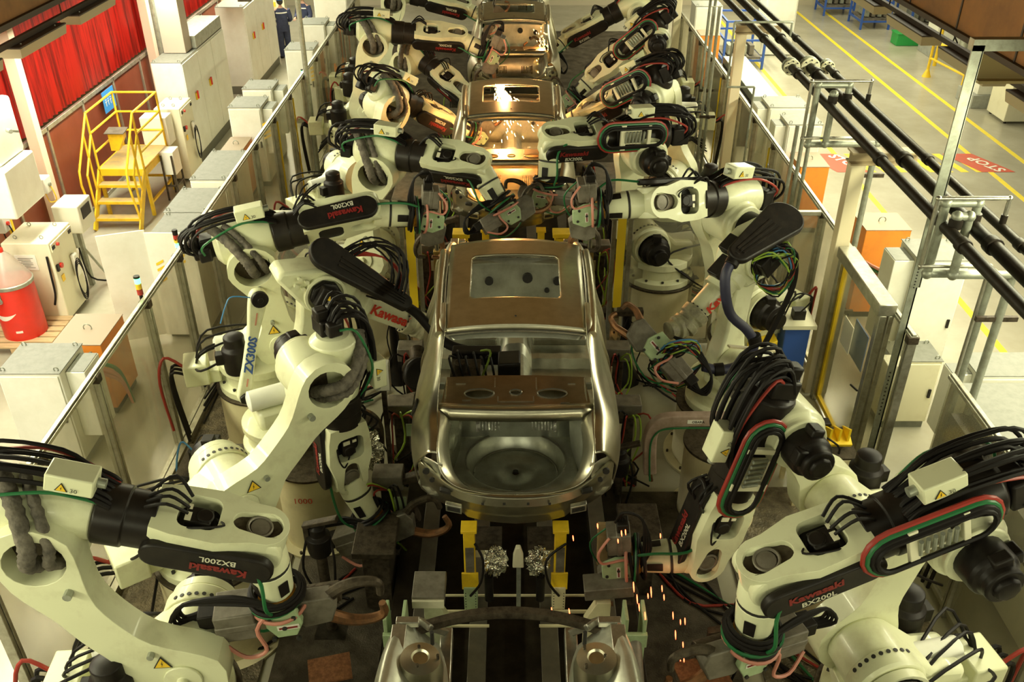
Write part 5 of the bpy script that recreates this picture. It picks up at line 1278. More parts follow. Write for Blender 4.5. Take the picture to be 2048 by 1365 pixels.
cabinet('grey-topped white cabinet just behind the tall conduit pole', -5.1, -4.5, 22.6, 23.3, 1.9, side_box=(1, .2, .9))
cabinet('white cabinet beyond the workers near the upper edge', -5.4, -4.5, 26.0, 27.0, 2.1)
def big_cab(lab, x0, x1, y0, y1, h):
    p = thing('switch_cabinet', lab, 'cabinet', ((x0 + x1) / 2, y0, 0), 'tall switch cabinets by the red curtain')
    m = MB(); m.span((x0 + .01, y0 + .01, 0), (x1 - .01, y1 - .01, .2)); m.build('plinth', mat('dark_plinth', (.16, .16, .12), .6), p)
    m = MB(); m.span((x0, y0, .2), (x1, y1, h)); m.build('housing', white, p, .012)
    n = 3
    for k in range(n):
        a = y0 + (y1 - y0) * k / n; b = y0 + (y1 - y0) * (k + 1) / n
        m = MB(); m.span((x1, a + .01, .23), (x1 + .02, b - .01, h - .03)); d = m.build('door', white, p, .005)
        if k < 2:
            m = MB(); m.box((x1 + .035, (a + b) / 2, 1.35), (.03, .10, .14)); m.build('yellow_switch_plate', warn_y, d)
            m = MB(); m.box((x1 + .06, (a + b) / 2, 1.38), (.03, .04, .16)); m.build('red_lever', redcase, d)
    m = MB(); m.span((x0, y0, h), (x1, y1, h + .01)); m.build('top_sheet', greytop, p); eyebolts(p, x0, x1, y0, y1, h)
big_cab('tall white switch cabinet with red levers beside the yellow platform', -7.15, -6.55, 18.2, 21.2, 2.15)
big_cab('tall white switch cabinet farther up the aisle near the workers', -7.3, -6.6, 23.3, 26.3, 2.15)
p = thing('metal_duct', 'grey sheet metal trunk standing on top of the tall switch cabinet', 'duct', (-6.85, 18.6, 2.17))
m = MB(); m.span((-7.1, 18.9, 2.17), (-6.65, 19.3, 4.6)); m.build('upright', mat('trunk_pinkgrey', (.50, .42, .33), .5, .2), p, .006)
m = MB(); m.span((-7.1, 19.3, 2.17), (-6.55, 21.2, 2.42)); m.build('tray', galv, p, .006)
p = thing('ceiling_unit', 'bright white box unit hanging high beside the red curtain, far', 'unit', (-6.7, 24, 2.8))
m = MB(); m.span((-7.0, 22.2, 2.55), (-6.2, 23.2, 4.2)); m.build('housing', white, p, .02)
m = MB(); m.box((-6.3, 22.5, 2.50), (.3, .12, .08)); m.build('bracket', greybox, p)
p = thing('wall_unit', 'bright white box hung on the red wall at the outer edge above the red drum', 'unit', (-7.2, 12, 2))
m = MB(); m.span((-7.75, 11.6, 1.75), (-6.85, 12.5, 2.45)); m.build('lower_housing', white, p, .03)
m = MB(); m.span((-7.75, 11.75, 2.45), (-6.95, 12.5, 3.25)); m.build('upper_housing', white, p, .05)
m = MB(); m.cyl((-6.93, 12.15, 2.85), (-6.86, 12.1, 2.85), .03, n=12); m.bar((-6.88, 12.1, 2.86), (-6.84, 12.25, 2.80), .02, .03); m.build('latch', galv, p)
# cream weld controller beside the drum
def controller(lab, x0, x1, y0, y1, h, sheet=True):
    p = thing('weld_controller', lab, 'controller cabinet', ((x0 + x1) / 2, y0, 0), 'cream controllers')
    m = MB(); m.span((x0, y0, .06), (x1, y1, h)); m.build('housing', whitep, p, .015)
    m = MB()
    for x in (x0 + .08, x1 - .08):
        for y in (y0 + .08, y1 - .08): m.cyl((x, y, 0), (x, y, .06), .03, n=10)
    m.build('feet', black, p)
    m = MB(); m.box((x1 + .01, (y0 + y1) / 2, h - .10), (.02, (y1 - y0) * .9, .12)); cp = m.build('switch_panel', whitep, p)
    m = MB(); m.cyl((x1 + .02, y0 + .2, h - .1), (x1 + .05, y0 + .2, h - .1), .025, n=12); m.cyl((x1 + .01, y0 + .15, h - .42), (x1 + .04, y0 + .15, h - .42), .04, n=14); m.build('red_buttons', redcase, p)
    m = MB(); m.box((x1 + .015, y0 + .08, h - .1), (.03, .08, .05)); m.box((x1 + .015, y0 + .06, h - .42), (.03, .05, .1)); m.box((x1 + .015, y1 - .12, h - .1), (.03, .08, .05)); m.build('black_switches', black, p)
    m = MB(); m.box((x1 + .012, y0 + .14, h - .62), (.006, .08, .10)); m.build('yellow_label', warn_y, p)
    m = MB(); m.box((x1 + .04, y1 - .22, h - .60), (.06, .13, .36)); m.build('teach_pendant', paper, p, .02)
    m = MB()
    for k in range(4):
        c = V((x1 + .05, y1 - .22, h - .80 - .03 * k)); m.tube([c + V((.02, .12 * math.cos(a) * 1.0, .30 * math.sin(a))) for a in [2 * PI * j / 12 for j in range(12)]], .009, 6, 2, True)
    m.build('pendant_cable', rubber, p)
    if sheet:
        m = MB(); m.box((x0 + .3, y0 - .006, h - .30), (.30, .005, .24)); s_ = m.build('paper_sheet', paper, p, smooth=0)
        m = MB()
        for k in range(7): m.box((x0 + .3 - .02 * (k % 2), y0 - .010, h - .23 - .025 * k), (.22 - .04 * (k % 3), .001, .008))
        m.build('printed_lines', greybox, s_, smooth=0)
        m = MB(); m.tube([(x1 - .06, y0 - .02, h - .2), (x1 - .06, y0 - .05, h - .5), (x1 - .09, y0 - .03, h - .8), (x1 - .16, y0, h - 1.0)], .016, 8); m.build('black_cable', rubber, p)
    eyebolts(p, x0 + .1, x1 - .1, y0 + .1, y1 - .1, h)
    return p
controller('cream controller with a hanging pendant and printed sheet, behind the red drum', -7.3, -6.62, 11.75, 12.5, 1.32)
controller('cream controller with a hanging pendant between the yellow platform and the tall white cabinet', -6.95, -6.45, 17.35, 18.1, 1.5, False)
p = thing('junction_cabinet', 'small white wall box beside the yellow platform stairs, on the controller', 'box', (-7.0, 17.1, 1))
m = MB(); m.span((-7.1, 16.95, .9), (-6.6, 17.3, 1.45)); m.build('housing', white, p, .01); m = MB(); m.bar((-6.85, 17.2, 0), (-6.85, 17.2, .9), .05, .05); m.build('stand', galv, p)
# red drum with hood on a pallet
p = thing('wooden_pallet', 'wooden pallet under the red drum', 'pallet', (-7.05, 11.3, 0))
for k in range(6):
    m = MB(); m.span((-7.55, 10.85 + k * .155, .11), (-6.55, 10.97 + k * .155, .135)); m.build('top_board', wood, p, .004)
for x in (-7.5, -7.05, -6.62):
    m = MB(); m.span((x - .04, 10.85, .0), (x + .04, 11.75, .11)); m.build('stringer', wood, p, .004)
p = thing('wire_drum', 'red fibre drum with a clear cone hood and white swoosh, on a pallet', 'drum', (-7.05, 11.3, .135))
dc = V((-7.05, 11.3, .135))
m = MB(); m.lathe(dc, (0, 0, 1), [(.29, 0), (.29, .84)], 48); m.build('drum_shell', redcase, p)
m = MB(); m.lathe(dc, (0, 0, 1), [(.30, .80), (.305, .81), (.305, .85), (.29, .86)], 48, cap=False); m.build('clamp_ring', galv, p)
m = MB(); m.lathe(dc, (0, 0, 1), [(.29, .86), (.28, .90), (.10, 1.22), (.04, 1.28)], 40, cap=False); m.build('cone_hood', cone_glass, p)
m = MB(); m.cyl(dc + V((0, 0, 1.27)), dc + V((0, 0, 1.33)), .04, n=14); m.build('cone_tip', redcase, p)
m = MB(); m.tube([dc + V((0, 0, 1.3)), dc + V((-.05, .05, 1.6)), dc + V((-.3, .3, 2.0)), dc + V((-.6, .6, 2.2))], .008, 6); m.build('wire_conduit', rubber, p)
m = MB(); rows = []
for k in range(15):
    a = R(-150 + 80 * k / 14); u = k / 14; zc = .42 - .10 * math.sin(PI * u * .8) + .08 * u; th_ = .035 * math.sin(PI * u) + .003
    rows.append([dc + V((.293 * math.cos(a), .293 * math.sin(a), zc - th_)), dc + V((.293 * math.cos(a), .293 * math.sin(a), zc + th_))])
m.grid(rows); m.build('white_swoosh', paper, p, smooth=0)
m = MB()
rows = []
for k in range(6):
    a = R(-85 + 18 * k / 5); rows.append([dc + V((.293 * math.cos(a), .293 * math.sin(a), .13)), dc + V((.293 * math.cos(a), .293 * math.sin(a), .165))])
m.grid(rows); m.build('white_label', paper, p, smooth=0)
m = MB(); a = R(-100); c = dc + V((.295 * math.cos(a), .295 * math.sin(a), .70)); m.box(c, (.06, .03, .12)); m.torus(c - V((0, .02, .04)), (0, 1, 0), .04, .008, 14, 6); m.build('lid_lever', galv, p)
# orange transformer carts
def orange_box(lab, x0, x1, y0, y1, h, coils=True, face='y'):
    p = thing('orange_transformer', lab, 'transformer', ((x0 + x1) / 2, y0, 0), 'orange transformers by the fences')
    m = MB(); m.span((x0, y0, .1), (x1, y1, h)); m.build('housing', orange, p, .01)
    m = MB(); m.span((x0 + .03, y0 + .03, 0), (x1 - .03, y1 - .03, .1)); m.build('plinth', black, p)
    m = MB(); m.span((x0 - .005, y0 - .005, h), (x1 + .005, y1 + .005, h + .01)); m.build('top_sheet', mat('dusty_orange_top', (.30, .24, .16), .6), p)
    m = MB(); m.torus(((x0 + x1) / 2, (y0 + y1) / 2, h + .03), (0, 1, 0), .05, .008, 14, 6); m.build('lifting_ring', galv, p)
    if coils:
        n = 4; w = (x1 - x0) * .8
        for k in range(n):
            x = (x0 + x1) / 2 - w / 2 + w * (k + .5) / n
            m = MB(); m.span((x - w / n * .35, y0 - .012, h * .45), (x + w / n * .35, y0 - .002, h - .12)); m.build('coil_window', black if k % 2 else copper, p)
            m = MB(); m.tube([(x, y0 - .01, h - .12), (x, y0 - .07, h - .10), (x + .01, y0 - .07, h * .4), (x, y0 - .02, h * .3)], .014, 8); m.build('water_hose', galv, p)
    return p
orange_box('orange transformer behind the fence beside the open-doored cabinet, grey top with two rings', -5.65, -5.05, 9.45, 10.2, 1.05)
orange_box('small orange transformer between the long grey tops and the striped cabinet', -5.42, -5.02, 16.2, 17.0, 1.05)
orange_box('small orange transformer behind the conduit pole, cabinet aisle', -4.95, -4.55, 21.9, 22.4, 1.35)
orange_box('farthest orange transformer on the cabinet aisle near the workers', -4.75, -4.35, 24.5, 25.1, 1.4)
p = thing('coolant_hoses', 'green and pink hoses coiled at the fence beside the nearest orange transformer', 'hoses', (-5.0, 9.1, .8))
for k, (mm, dz) in enumerate(((green_c, .0), (pink_c, -.08), (pink_c, -.15))):
    m = MB(); m.tube([(-5.35, 9.4, .85 + dz), (-5.2, 9.2, .98 + dz), (-4.95, 9.15, .98 + dz), (-4.8, 9.25, .80 + dz), (-4.75, 9.3, .3)], .026, 8); m.build('hose', mm, p)
# stack lamps
for (x, y, z, on, lab) in ((-4.12, 8.85, 2.1, 'g', 'stack lamp lit green on the fence corner above the orange transformer'), (-4.16, 10.25, 2.0, 'n', 'stack lamp with black, red and amber segments by the open white doors'),
                           (-4.2, 18.4, 1.75, 'g', 'stack lamp with a green light on the far cabinet with yellow stripes'), (-7.8, 13.4, 2.0, 'g', 'stack lamp with a green light on the red enclosure, below the curtain')):
    p = thing('stack_lamp', lab, 'signal lamp', (x, y, z))
    segs = [(r_off, .0), (y_off, .07), (g_on, .14)] if on == 'g' else [(g_on, 0), (y_off, .05), (r_off, .10), (black, .17)]
    for mm, dz in segs:
        m = MB(); m.cyl((x, y, z + dz), (x, y, z + dz + .065), .032, n=14); m.build('lens', mm, p)
    m = MB(); m.cyl((x, y, z + .205), (x, y, z + .23), .034, n=14); m.cyl((x, y, z - .10), (x, y, z), .02, n=10); m.bar((x, y, z - .08), (-4.04 if x > -6 else -7.9, y, z - .08), .03, .02); m.build('cap_and_stem', black, p)
# control box on a tripod foot
p = thing('floor_control_box', 'grey-white control box with a dark window on a floor stand, by the pale pink column', 'control box', (-6.75, 13.1, 0))
m = MB(); m.span((-6.98, 12.75, 1.0), (-6.58, 13.25, 1.45)); m.build('housing', mat('box_grey_white', (.66, .64, .52), .5), p, .02)
m = MB(); m.span((-6.58, 12.85, 1.2), (-6.57, 13.15, 1.38)); m.build('dark_window', black, p)
m = MB()
for dx in (-.08, .04): m.cyl((-6.8 + dx, 12.80, .75), (-6.8 + dx, 12.80, 1.02), .035, n=12)
m.build('cable_glands', galv, p)
m = MB(); m.bar((-6.78, 12.98, .0), (-6.78, 12.98, 1.0), .07, .07); m.bar((-6.9, 12.8, 0), (-6.78, 12.98, .8), .03, .03); m.bar((-6.5, 13.1, 0), (-6.78, 12.98, .7), .03, .03); m.build('stand', galv, p)
m = MB(); m.tube([(-6.86, 12.8, .75), (-6.88, 12.8, .3), (-6.9, 13.0, .05), (-7.3, 13.3, .02)], .014, 6); m.tube([(-6.74, 12.8, .75), (-6.7, 12.85, .2), (-6.4, 13.1, .03), (-6.3, 13.4, .02)], .014, 6); m.build('cables', rubber, p)
# small junction boxes on the wall column and door post
for (x, y, z, lab) in ((-7.62, 13.9, 1.35, 'small white junction box with blue leads on the pale pink column'), (-7.72, 12.6, 1.25, 'small button box with a red stop button on the yellow-edged enclosure door')):
    p = thing('junction_box', lab, 'box', (x, y, z))
    m = MB(); m.box((x, y, z), (.2, .22, .26)); m.build('housing', white, p, .02)
    m = MB(); m.cyl((x + .1, y, z), (x + .13, y, z), .03, n=12); m.build('red_button', redcase, p) if y < 13 else m.build('cover_cap', galv, p)
    m = MB(); m.tube([(x, y, z - .13), (x + .05, y - .02, z - .3), (x + .16, y, z - .25), (x + .1, y + .02, z)], .010, 6); m.build('lead', warn_y if y > 13 else rubber, p)
for y, l in ((12.2, 'yellow edge on the near post of the enclosure door'), (13.0, 'yellow edge on the far post of the enclosure door')):
    b = MB(); b.span((-7.86, y, .1), (-7.80, y + .06, 1.85)); tag(b.build('door_edge', yellow2), l, 'edge strip')
p = thing('wall_notice', 'white notice sheets hung on the red-brown panels at the outer edge', 'notice', (-7.8, 11.2, 1.3))
for (z, w_) in ((1.55, .55), (1.1, .55)):
    m = MB(); m.span((-7.82, 10.9, z - .18), (-7.81, 10.9 + w_ + .3, z + .18)); s_ = m.build('sheet', paper, p, smooth=0)
    m = MB()
    for k in range(5): m.span((-7.808, 10.98, z - .12 + k * .055), (-7.806, 11.5 - .06 * (k % 3), z - .10 + k * .055))
    m.build('printed_lines', greybox, s_, smooth=0)
p = thing('wall_sign', 'small blue sign with white characters high on the enclosure behind the platform', 'sign', (-7.8, 17.6, 1.6))
m = MB(); m.span((-7.82, 17.2, 1.45), (-7.81, 17.75, 1.85)); s_ = m.build('plate', mat('sign_blue', (.04, .28, .72), .4), p, smooth=0)
m = MB()
for k in range(4): m.box((-7.80, 17.29 + k * .11, 1.65), (.004, .07, .012)); m.box((-7.80, 17.29 + k * .11, 1.62), (.004, .012, .10)); m.box((-7.80, 17.30 + k * .11, 1.69), (.004, .05, .012))
m.build('white_characters', paper, s_, smooth=0)

# yellow stair platform
P_ = thing('stair_platform', 'yellow steel stair platform with handrails, by the red curtain', 'platform', (-7.1, 16, 0))
x0, x1, y0, y1, h = -7.5, -6.68, 15.7, 16.95, .92
m = MB(); m.span((x0, y0, h - .02), (x1, y1, h)); m.build('deck', mat('worn_deck', (.50, .36, .12), .7, 0, (.34, .27, .15), 5), P_, .004)
m = MB(); m.span((x0 - .02, y0 - .03, h - .13), (x1 + .02, y0, h)); m.span((x1, y0, h - .13), (x1 + .03, y1, h)); m.span((x0 - .03, y0, h - .13), (x0, y1, h)); m.span((x0, y1, h - .13), (x1, y1 + .03, h)); m.build('deck_frame', yellow, P_, .004)
for x in (x0, x1):
    for y in (y0, y1): m = MB(); m.bar((x, y, 0), (x, y, h), .06, .06); m.build('leg', yellow, P_, .005)
m = MB(); m.bar((x0, y1, .3), (x1, y1, .3), .04, .04); m.bar((x1, y0, .25), (x1, y1, .25), .04, .04); m.build('brace', yellow, P_)
for k in range(3):
    m = MB(); m.span((x0 + .02, y0 - .22 - .2 * k, .66 - .24 * k), (x1 - .02, y0 - .03 - .2 * k, .69 - .24 * k)); m.build('tread', MATS['worn_deck'], P_, .004)
    m = MB(); m.span((x0 + .02, y0 - .23 - .2 * k, .64 - .24 * k), (x1 - .02, y0 - .22 - .2 * k, .69 - .24 * k)); m.build('tread_nosing', yellow, P_)
for x in (x0, x1):
    m = MB(); m.bar((x, y0, h - .05), (x, y0 - .72, 0.02), .03, .14, (0, .3, 1)); m.build('stringer', yellow, P_, .004)
def rail(pts, r=.021, nm='handrail'):
    m = MB(); m.tube(pts, r, 8, 0); m.build(nm, yellow, P_)
for x in (x0, x1):
    rail([(x, y0, h), (x, y0, 1.95)], nm='rail_post'); rail([(x, y1, h), (x, y1, 1.95)], nm='rail_post')
    rail([(x, y0, 1.95), (x, y1, 1.95)]); rail([(x, y0, 1.58), (x, y1, 1.58)]); rail([(x, y0, 1.22), (x, y1, 1.22)])
    rail([(x, y0, 1.95), (x, y0 - .75, 1.15), (x, y0 - .80, .92), (x, y0 - .62, .12)]); rail([(x, y0, 1.55), (x, y0 - .5, .98), (x, y0 - .5, .3)])
    rail([(x, y0 - .28, 1.65), (x, y0 - .28, .6)], nm='rail_post')
rail([(x0, y1, 1.95), (x1, y1, 1.95)]); rail([(x0, y1, 1.58), (x1, y1, 1.58)]); rail([(x0, y1, 1.22), (x1, y1, 1.22)])
m = MB(); m.prism([(0, 0), (.28, 0), (.28, -.10), (.14, -.34), (0, -.34)], (-7.42, 16.2, 1.42), (1, 0, 0), (0, 0, 1), (0, -1, 0), -.12, .02); m.build('tool_pocket', yellow, P_, .005)
m = MB(); m.box((-7.28, 16.26, 1.44), (.36, .28, .015), (1, 0, 0), V((0, 1, .12)).normalized(), V((0, -.12, 1)).normalized()); m.build('desk_top', greybox, P_)
p = thing('tool_trolley', 'dark metal frame trolley with a red button box under the platform edge', 'trolley', (-6.75, 17.0, 0))
m = MB()
for x in (-6.62, -6.42):
    for y in (16.4, 16.8): m.bar((x, y, 0), (x, y, .9), .03, .03)
m.bar((-6.62, 16.4, .3), (-6.42, 16.4, .3), .03, .03); m.bar((-6.42, 16.4, .3), (-6.42, 16.8, .3), .03, .03); m.build('frame', gunmetal, p)
m = MB(); m.span((-6.66, 16.45, .5), (-6.40, 16.8, .95)); m.build('box', white, p, .01)

# ================================================================== workers
def person(lab, x, y, h, heading, hat, arms):
    t = thing('person', lab, 'person', (x, y, 0))
    k = h / 1.75; c, s = math.cos(heading), math.sin(heading)
    def T(p): return V((x + (p[0] * c - p[1] * s) * k, y + (p[0] * s + p[1] * c) * k, p[2] * k))   # local: +y faces forward
    nodes = [(0, 0, .98), (0, .0, 1.15), (0, -.01, 1.32), (0, 0, 1.44), (0, .01, 1.52), (0, .02, 1.60), (0, .025, 1.70)]
    rad = [.15, .14, .155, .10, .055, .085, .08]; ed = [(i, i + 1) for i in range(6)]
    for sx in (-1, 1):
        b = len(nodes); nodes += [(.09 * sx, 0, .90), (.10 * sx, .02, .50), (.10 * sx, -.02, .10), (.11 * sx, .12, .045)]; rad += [.10, .068, .05, .04]
        ed += [(0, b), (b, b + 1), (b + 1, b + 2), (b + 2, b + 3)]
        b = len(nodes); e_, w_ = arms[0 if sx < 0 else 1]
        nodes += [(.19 * sx, 0, 1.40), e_, w_]; rad += [.072, .05, .036]; ed += [(3, b), (b, b + 1), (b + 1, b + 2)]
        # palm and five fingers
        d = (V(w_) - V(e_)).normalized(); o = V((1, 0, 0)) - d * d.x; o.normalize()
        b2 = len(nodes); nodes.append(tuple(V(w_) + d * .07)); rad.append(.034); ed.append((b + 2, b2))
        for q in range(4):
            f0 = len(nodes); nodes += [tuple(V(w_) + d * .11 + o * (.022 * (q - 1.5))), tuple(V(w_) + d * (.17 + .01 * (q in (1, 2))) + o * (.024 * (q - 1.5)) + V((0, 0, -.01)))]; rad += [.010, .008]; ed += [(b2, f0), (f0, f0 + 1)]
        f0 = len(nodes); nodes.append(tuple(V(w_) + d * .09 - o * .05 * sx)); rad.append(.010); ed.append((b2, f0))
    me = bpy.data.meshes.new('figure'); me.from_pydata([tuple(T(n) - V((x, y, 0))) for n in nodes], ed, [])
    ob = bpy.data.objects.new('figure', me); col.objects.link(ob); ob.parent = t
    md = ob.modifiers.new('skin', 'SKIN'); md.use_smooth_shade = True
    if not me.skin_vertices: me.attributes.new('skin', 'FLOAT', 'POINT')
    for i, r_ in enumerate(rad):
        if me.skin_vertices:
            me.skin_vertices[0].data[i].radius = (r_ * k * (.6 if r_ > .045 else 1), r_ * k * (.6 if r_ > .045 else 1)); me.skin_vertices[0].data[i].use_root = (i == 0)
    sb = ob.modifiers.new('sub', 'SUBSURF'); sb.levels = 1; sb.render_levels = 1
    return t, T, k, ob
def dress(t, T, k, hat, armpts):
    m = MB(); m.ball(T((0, .03, 1.67)), .095 * k, 16, 10, (1, 1.1, 1.2)); m.build('head', skin_m, t)
    m = MB(); m.ball(T((0, .13, 1.66)), .018 * k, 8, 6); m.build('nose', skin_m, t)
    m = MB(); m.ball(T((-.035, .115, 1.69)), .012 * k, 8, 6); m.ball(T((.035, .115, 1.69)), .012 * k, 8, 6); m.build('eyes', ink, t)
    m = MB(); m.ball(T((0, .0, 1.66)), .098 * k, 14, 8, (1, .9, 1.1)); m.build('hair', ink, t)
    m = MB(); m.lathe(T((0, .02, 1.71)), (0, 0, 1), [(.125 * k, 0), (.12 * k, .03 * k), (.10 * k, .09 * k), (.05 * k, .125 * k), (.01 * k, .13 * k)], 22); m.lathe(T((0, .04, 1.705)), (0, 0, 1), [(.15 * k, 0), (.15 * k, .01 * k)], 22); m.build('helmet', hat, t)
    m = MB()
    rows = []
    for z, rx, ry in ((.80, .17, .13), (.98, .175, .14), (1.15, .165, .13), (1.30, .195, .135), (1.42, .17, .11), (1.47, .09, .08)):
        rows.append([T((rx * math.cos(2 * PI * q / 20), ry * math.sin(2 * PI * q / 20), z)) for q in range(20)])
    m.grid(rows, closed=True); m.build('jacket', navy, t, smooth=60)
    for sx in (-1, 1):
        m = MB(); m.tube([T((.09 * sx, 0, .95)), T((.10 * sx, .02, .50)), T((.10 * sx, -.02, .06))], lambda u: (.115 - .035 * u) * k, 12, 4); m.build('trouser_leg', navy, t, smooth=60)
        e_, w_ = armpts[0 if sx < 0 else 1]
        m = MB(); m.tube([T((.185 * sx, 0, 1.41)), T(e_), T(w_)], lambda u: (.085 - .035 * u) * k, 12, 4); m.build('sleeve', navy, t, smooth=60)
        m = MB(); m.box(T((.11 * sx, .06, .04)), (.10 * k, .27 * k, .08 * k)); m.build('shoe', black, t, .02)
    m = MB(); rows = [[T((rx * math.cos(2 * PI * q / 20), ry * math.sin(2 * PI * q / 20), z)) for q in range(20)] for z, rx, ry in ((1.33, .198, .139), (1.36, .193, .134))]
    m.grid(rows, closed=True); m.build('reflective_stripe', paper, t)
ap = (((-.27, .02, 1.12), (-.18, .22, 1.05)), ((.26, .05, 1.12), (.16, .24, 1.06)))
t, T, k, ob = person('worker in a navy coverall and blue helmet standing at the control desk, back half turned', -6.55, 26.9, 1.66, R(20), hatblue, ap)
ob.data.materials.append(skin_m); dress(t, T, k, hatblue, ap)
t, T, k, ob = person('worker in a navy coverall and red helmet standing behind the conduit pole', -6.05, 27.6, 1.64, R(150), hatred, ap)
ob.data.materials.append(skin_m); dress(t, T, k, hatred, ap)
p = thing('control_desk', 'cream control desk with lit screens in front of the worker in the blue helmet', 'control desk', (-7.1, 28, 0))
m = MB(); m.span((-7.5, 27.8, .12), (-6.7, 28.3, 1.0)); m.build('lower_cabinet', whitep, p, .01)
m = MB(); m.span((-7.45, 27.85, 0), (-6.75, 28.25, .12)); m.build('plinth', black, p)
m = MB(); m.span((-7.55, 27.6, 1.0), (-6.65, 28.3, 1.05)); m.build('desk_top', whitep, p, .008)
m = MB(); m.span((-7.5, 28.05, 1.05), (-6.7, 28.35, 2.1)); m.build('upper_cabinet', whitep, p, .01)
m = MB(); m.span((-7.35, 28.03, 1.55), (-6.9, 28.05, 1.85)); m.build('screen', screen_m, p)
m = MB(); m.span((-7.3, 27.98, 1.2), (-6.95, 28.04, 1.32)); m.build('button_row', warn_y, p)
p = thing('button_pedestal', 'small white button box on a thin floor pedestal beside the control desk', 'button box', (-7.05, 25.6, 0))
m = MB(); m.cyl((-6.95, 25.6, 0), (-6.95, 25.6, .03), .17, n=20); m.cyl((-6.95, 25.6, .03), (-6.95, 25.6, .9), .04, n=12); m.build('pole', white, p)
m = MB(); m.box((-6.95, 25.6, 1.0), (.30, .2, .26)); m.build('box', white, p, .02)
m = MB(); m.cyl((-7.02, 25.6, 1.13), (-7.02, 25.6, 1.17), .03, n=12); m.build('red_button', redcase, p)

# ================================================================== wide aisle side
orange_box('orange transformer with pink and green hoses beside the tall white cabinet, wide-aisle side', 5.1, 5.75, 11.9, 12.5, 1.45, coils=False)
p = thing('coolant_hoses', 'green and pink hoses bent out of the orange transformer beside the white cabinet', 'hoses', (5.2, 11.6, 1))
for k in range(4):
    m = MB(); m.tube([(5.12, 11.85, 1.0 - .04 * k), (5.1, 11.5, 1.1 - .05 * k), (5.25, 11.15, 1.08 - .05 * k), (5.4, 11.1, .6)], .024, 8); m.build('hose', green_c if k % 2 else pink_c, p)
cabinet('tall white cabinet with a side unit and blue sign next to the gate, wide-aisle side', 5.0, 5.62, 9.95, 10.55, 1.95, side_box=(-1, .25, 1.2))
b = MB(); b.span((4.3, 9.3, .75), (4.31, 9.75, 1.25)); tag(b.build('blue_sign', mat('sign_blue2', (.04, .14, .42), .5), smooth=0), 'blue sign plate behind the fence next to the gate post', 'sign')
p = cabinet('small grey-topped cream cabinet behind the gate sheet', 4.62, 5.2, 9.15, 9.6, 1.0, bm=whitep, grp=None)
p = thing('wall_box', 'small white box on the fence beside the gate latch', 'box', (4.35, 8.7, 1.1)); m = MB(); m.span((4.28, 8.6, .95), (4.5, 8.85, 1.3)); m.build('housing', white, p, .01); m = MB(); m.tube([(4.4, 8.7, .95), (4.42, 8.75, .6), (4.5, 8.9, .3)], .015, 6); m.build('cable', rubber, p)
cabinet('grey-topped cabinet with side unit behind the sloped one, near edge of the wide aisle', 4.95, 5.9, 7.95, 8.4, 1.6, side_box=(-1, .22, .8))
p = thing('sloped_cabinet', 'grey-topped cabinet nearest the viewer on the wide aisle with a dark gap at the fence', 'cabinet', (5.2, 7, 0))
m = MB(); m.span((4.72, 5.2, .1), (6.0, 7.75, 1.6)); m.build('housing', white, p, .01)
m = MB(); m.span((4.70, 5.15, 1.6), (6.02, 7.80, 1.62)); m.build('top_sheet', greytop, p)
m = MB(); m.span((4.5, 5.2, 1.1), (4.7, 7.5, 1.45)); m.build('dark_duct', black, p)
cabinet('grey-topped cabinet behind the far fence, farther of the pair near the thin conduit', 4.95, 5.7, 17.1, 17.8, 1.6, side_box=(-1, .2, .9))
cabinet('grey-topped cabinet behind the far fence, nearer of the pair near the thin conduit', 5.0, 5.62, 15.95, 16.55, 1.65, side_box=(-1, .2, .9))
orange_box('orange transformer next to the red stop marking behind the fence', 5.0, 5.5, 14.9, 15.6, 1.25, coils=False)
b = MB(); b.span((4.5, 14.7, .6), (4.52, 15.3, 1.2)); tag(b.build('blue_sign', MATS['sign_blue2'], smooth=0), 'blue sign plate behind the far fence beside the orange transformer', 'sign')
orange_box('far orange transformer at the top of the wide-aisle fence', 4.8, 5.3, 23.6, 24.2, 1.4, coils=False)
cabinet('white cabinet standing behind the far orange transformer', 4.8, 5.5, 24.6, 25.3, 1.9)
p = thing('air_duct', 'long pale grey duct box lying beside the fence under the black pipes', 'duct', (5.3, 21, 1))
m = MB(); m.span((5.2, 19.3, .0), (5.75, 22.6, 1.15)); m.build('duct_body', mat('duct_pale', (.30, .33, .29), .45, .2), p, .01); m = MB(); m.span((4.95, 19.4, .0), (5.2, 22.5, 1.0)); m.build('dark_side_panel', black, p)  # second box is a black one along the fence side
p = thing('hung_cabinet', 'bright white box cabinet standing alone on the aisle near the upper edge', 'cabinet', (7.2, 27, 0))
m = MB(); m.span((7.3, 27.1, .02), (8.2, 27.9, 2.0)); m.build('housing', white, p, .02); m = MB(); m.span((7.35, 27.06, 1.0), (8.15, 27.1, 1.9)); m.build('door', white, p)
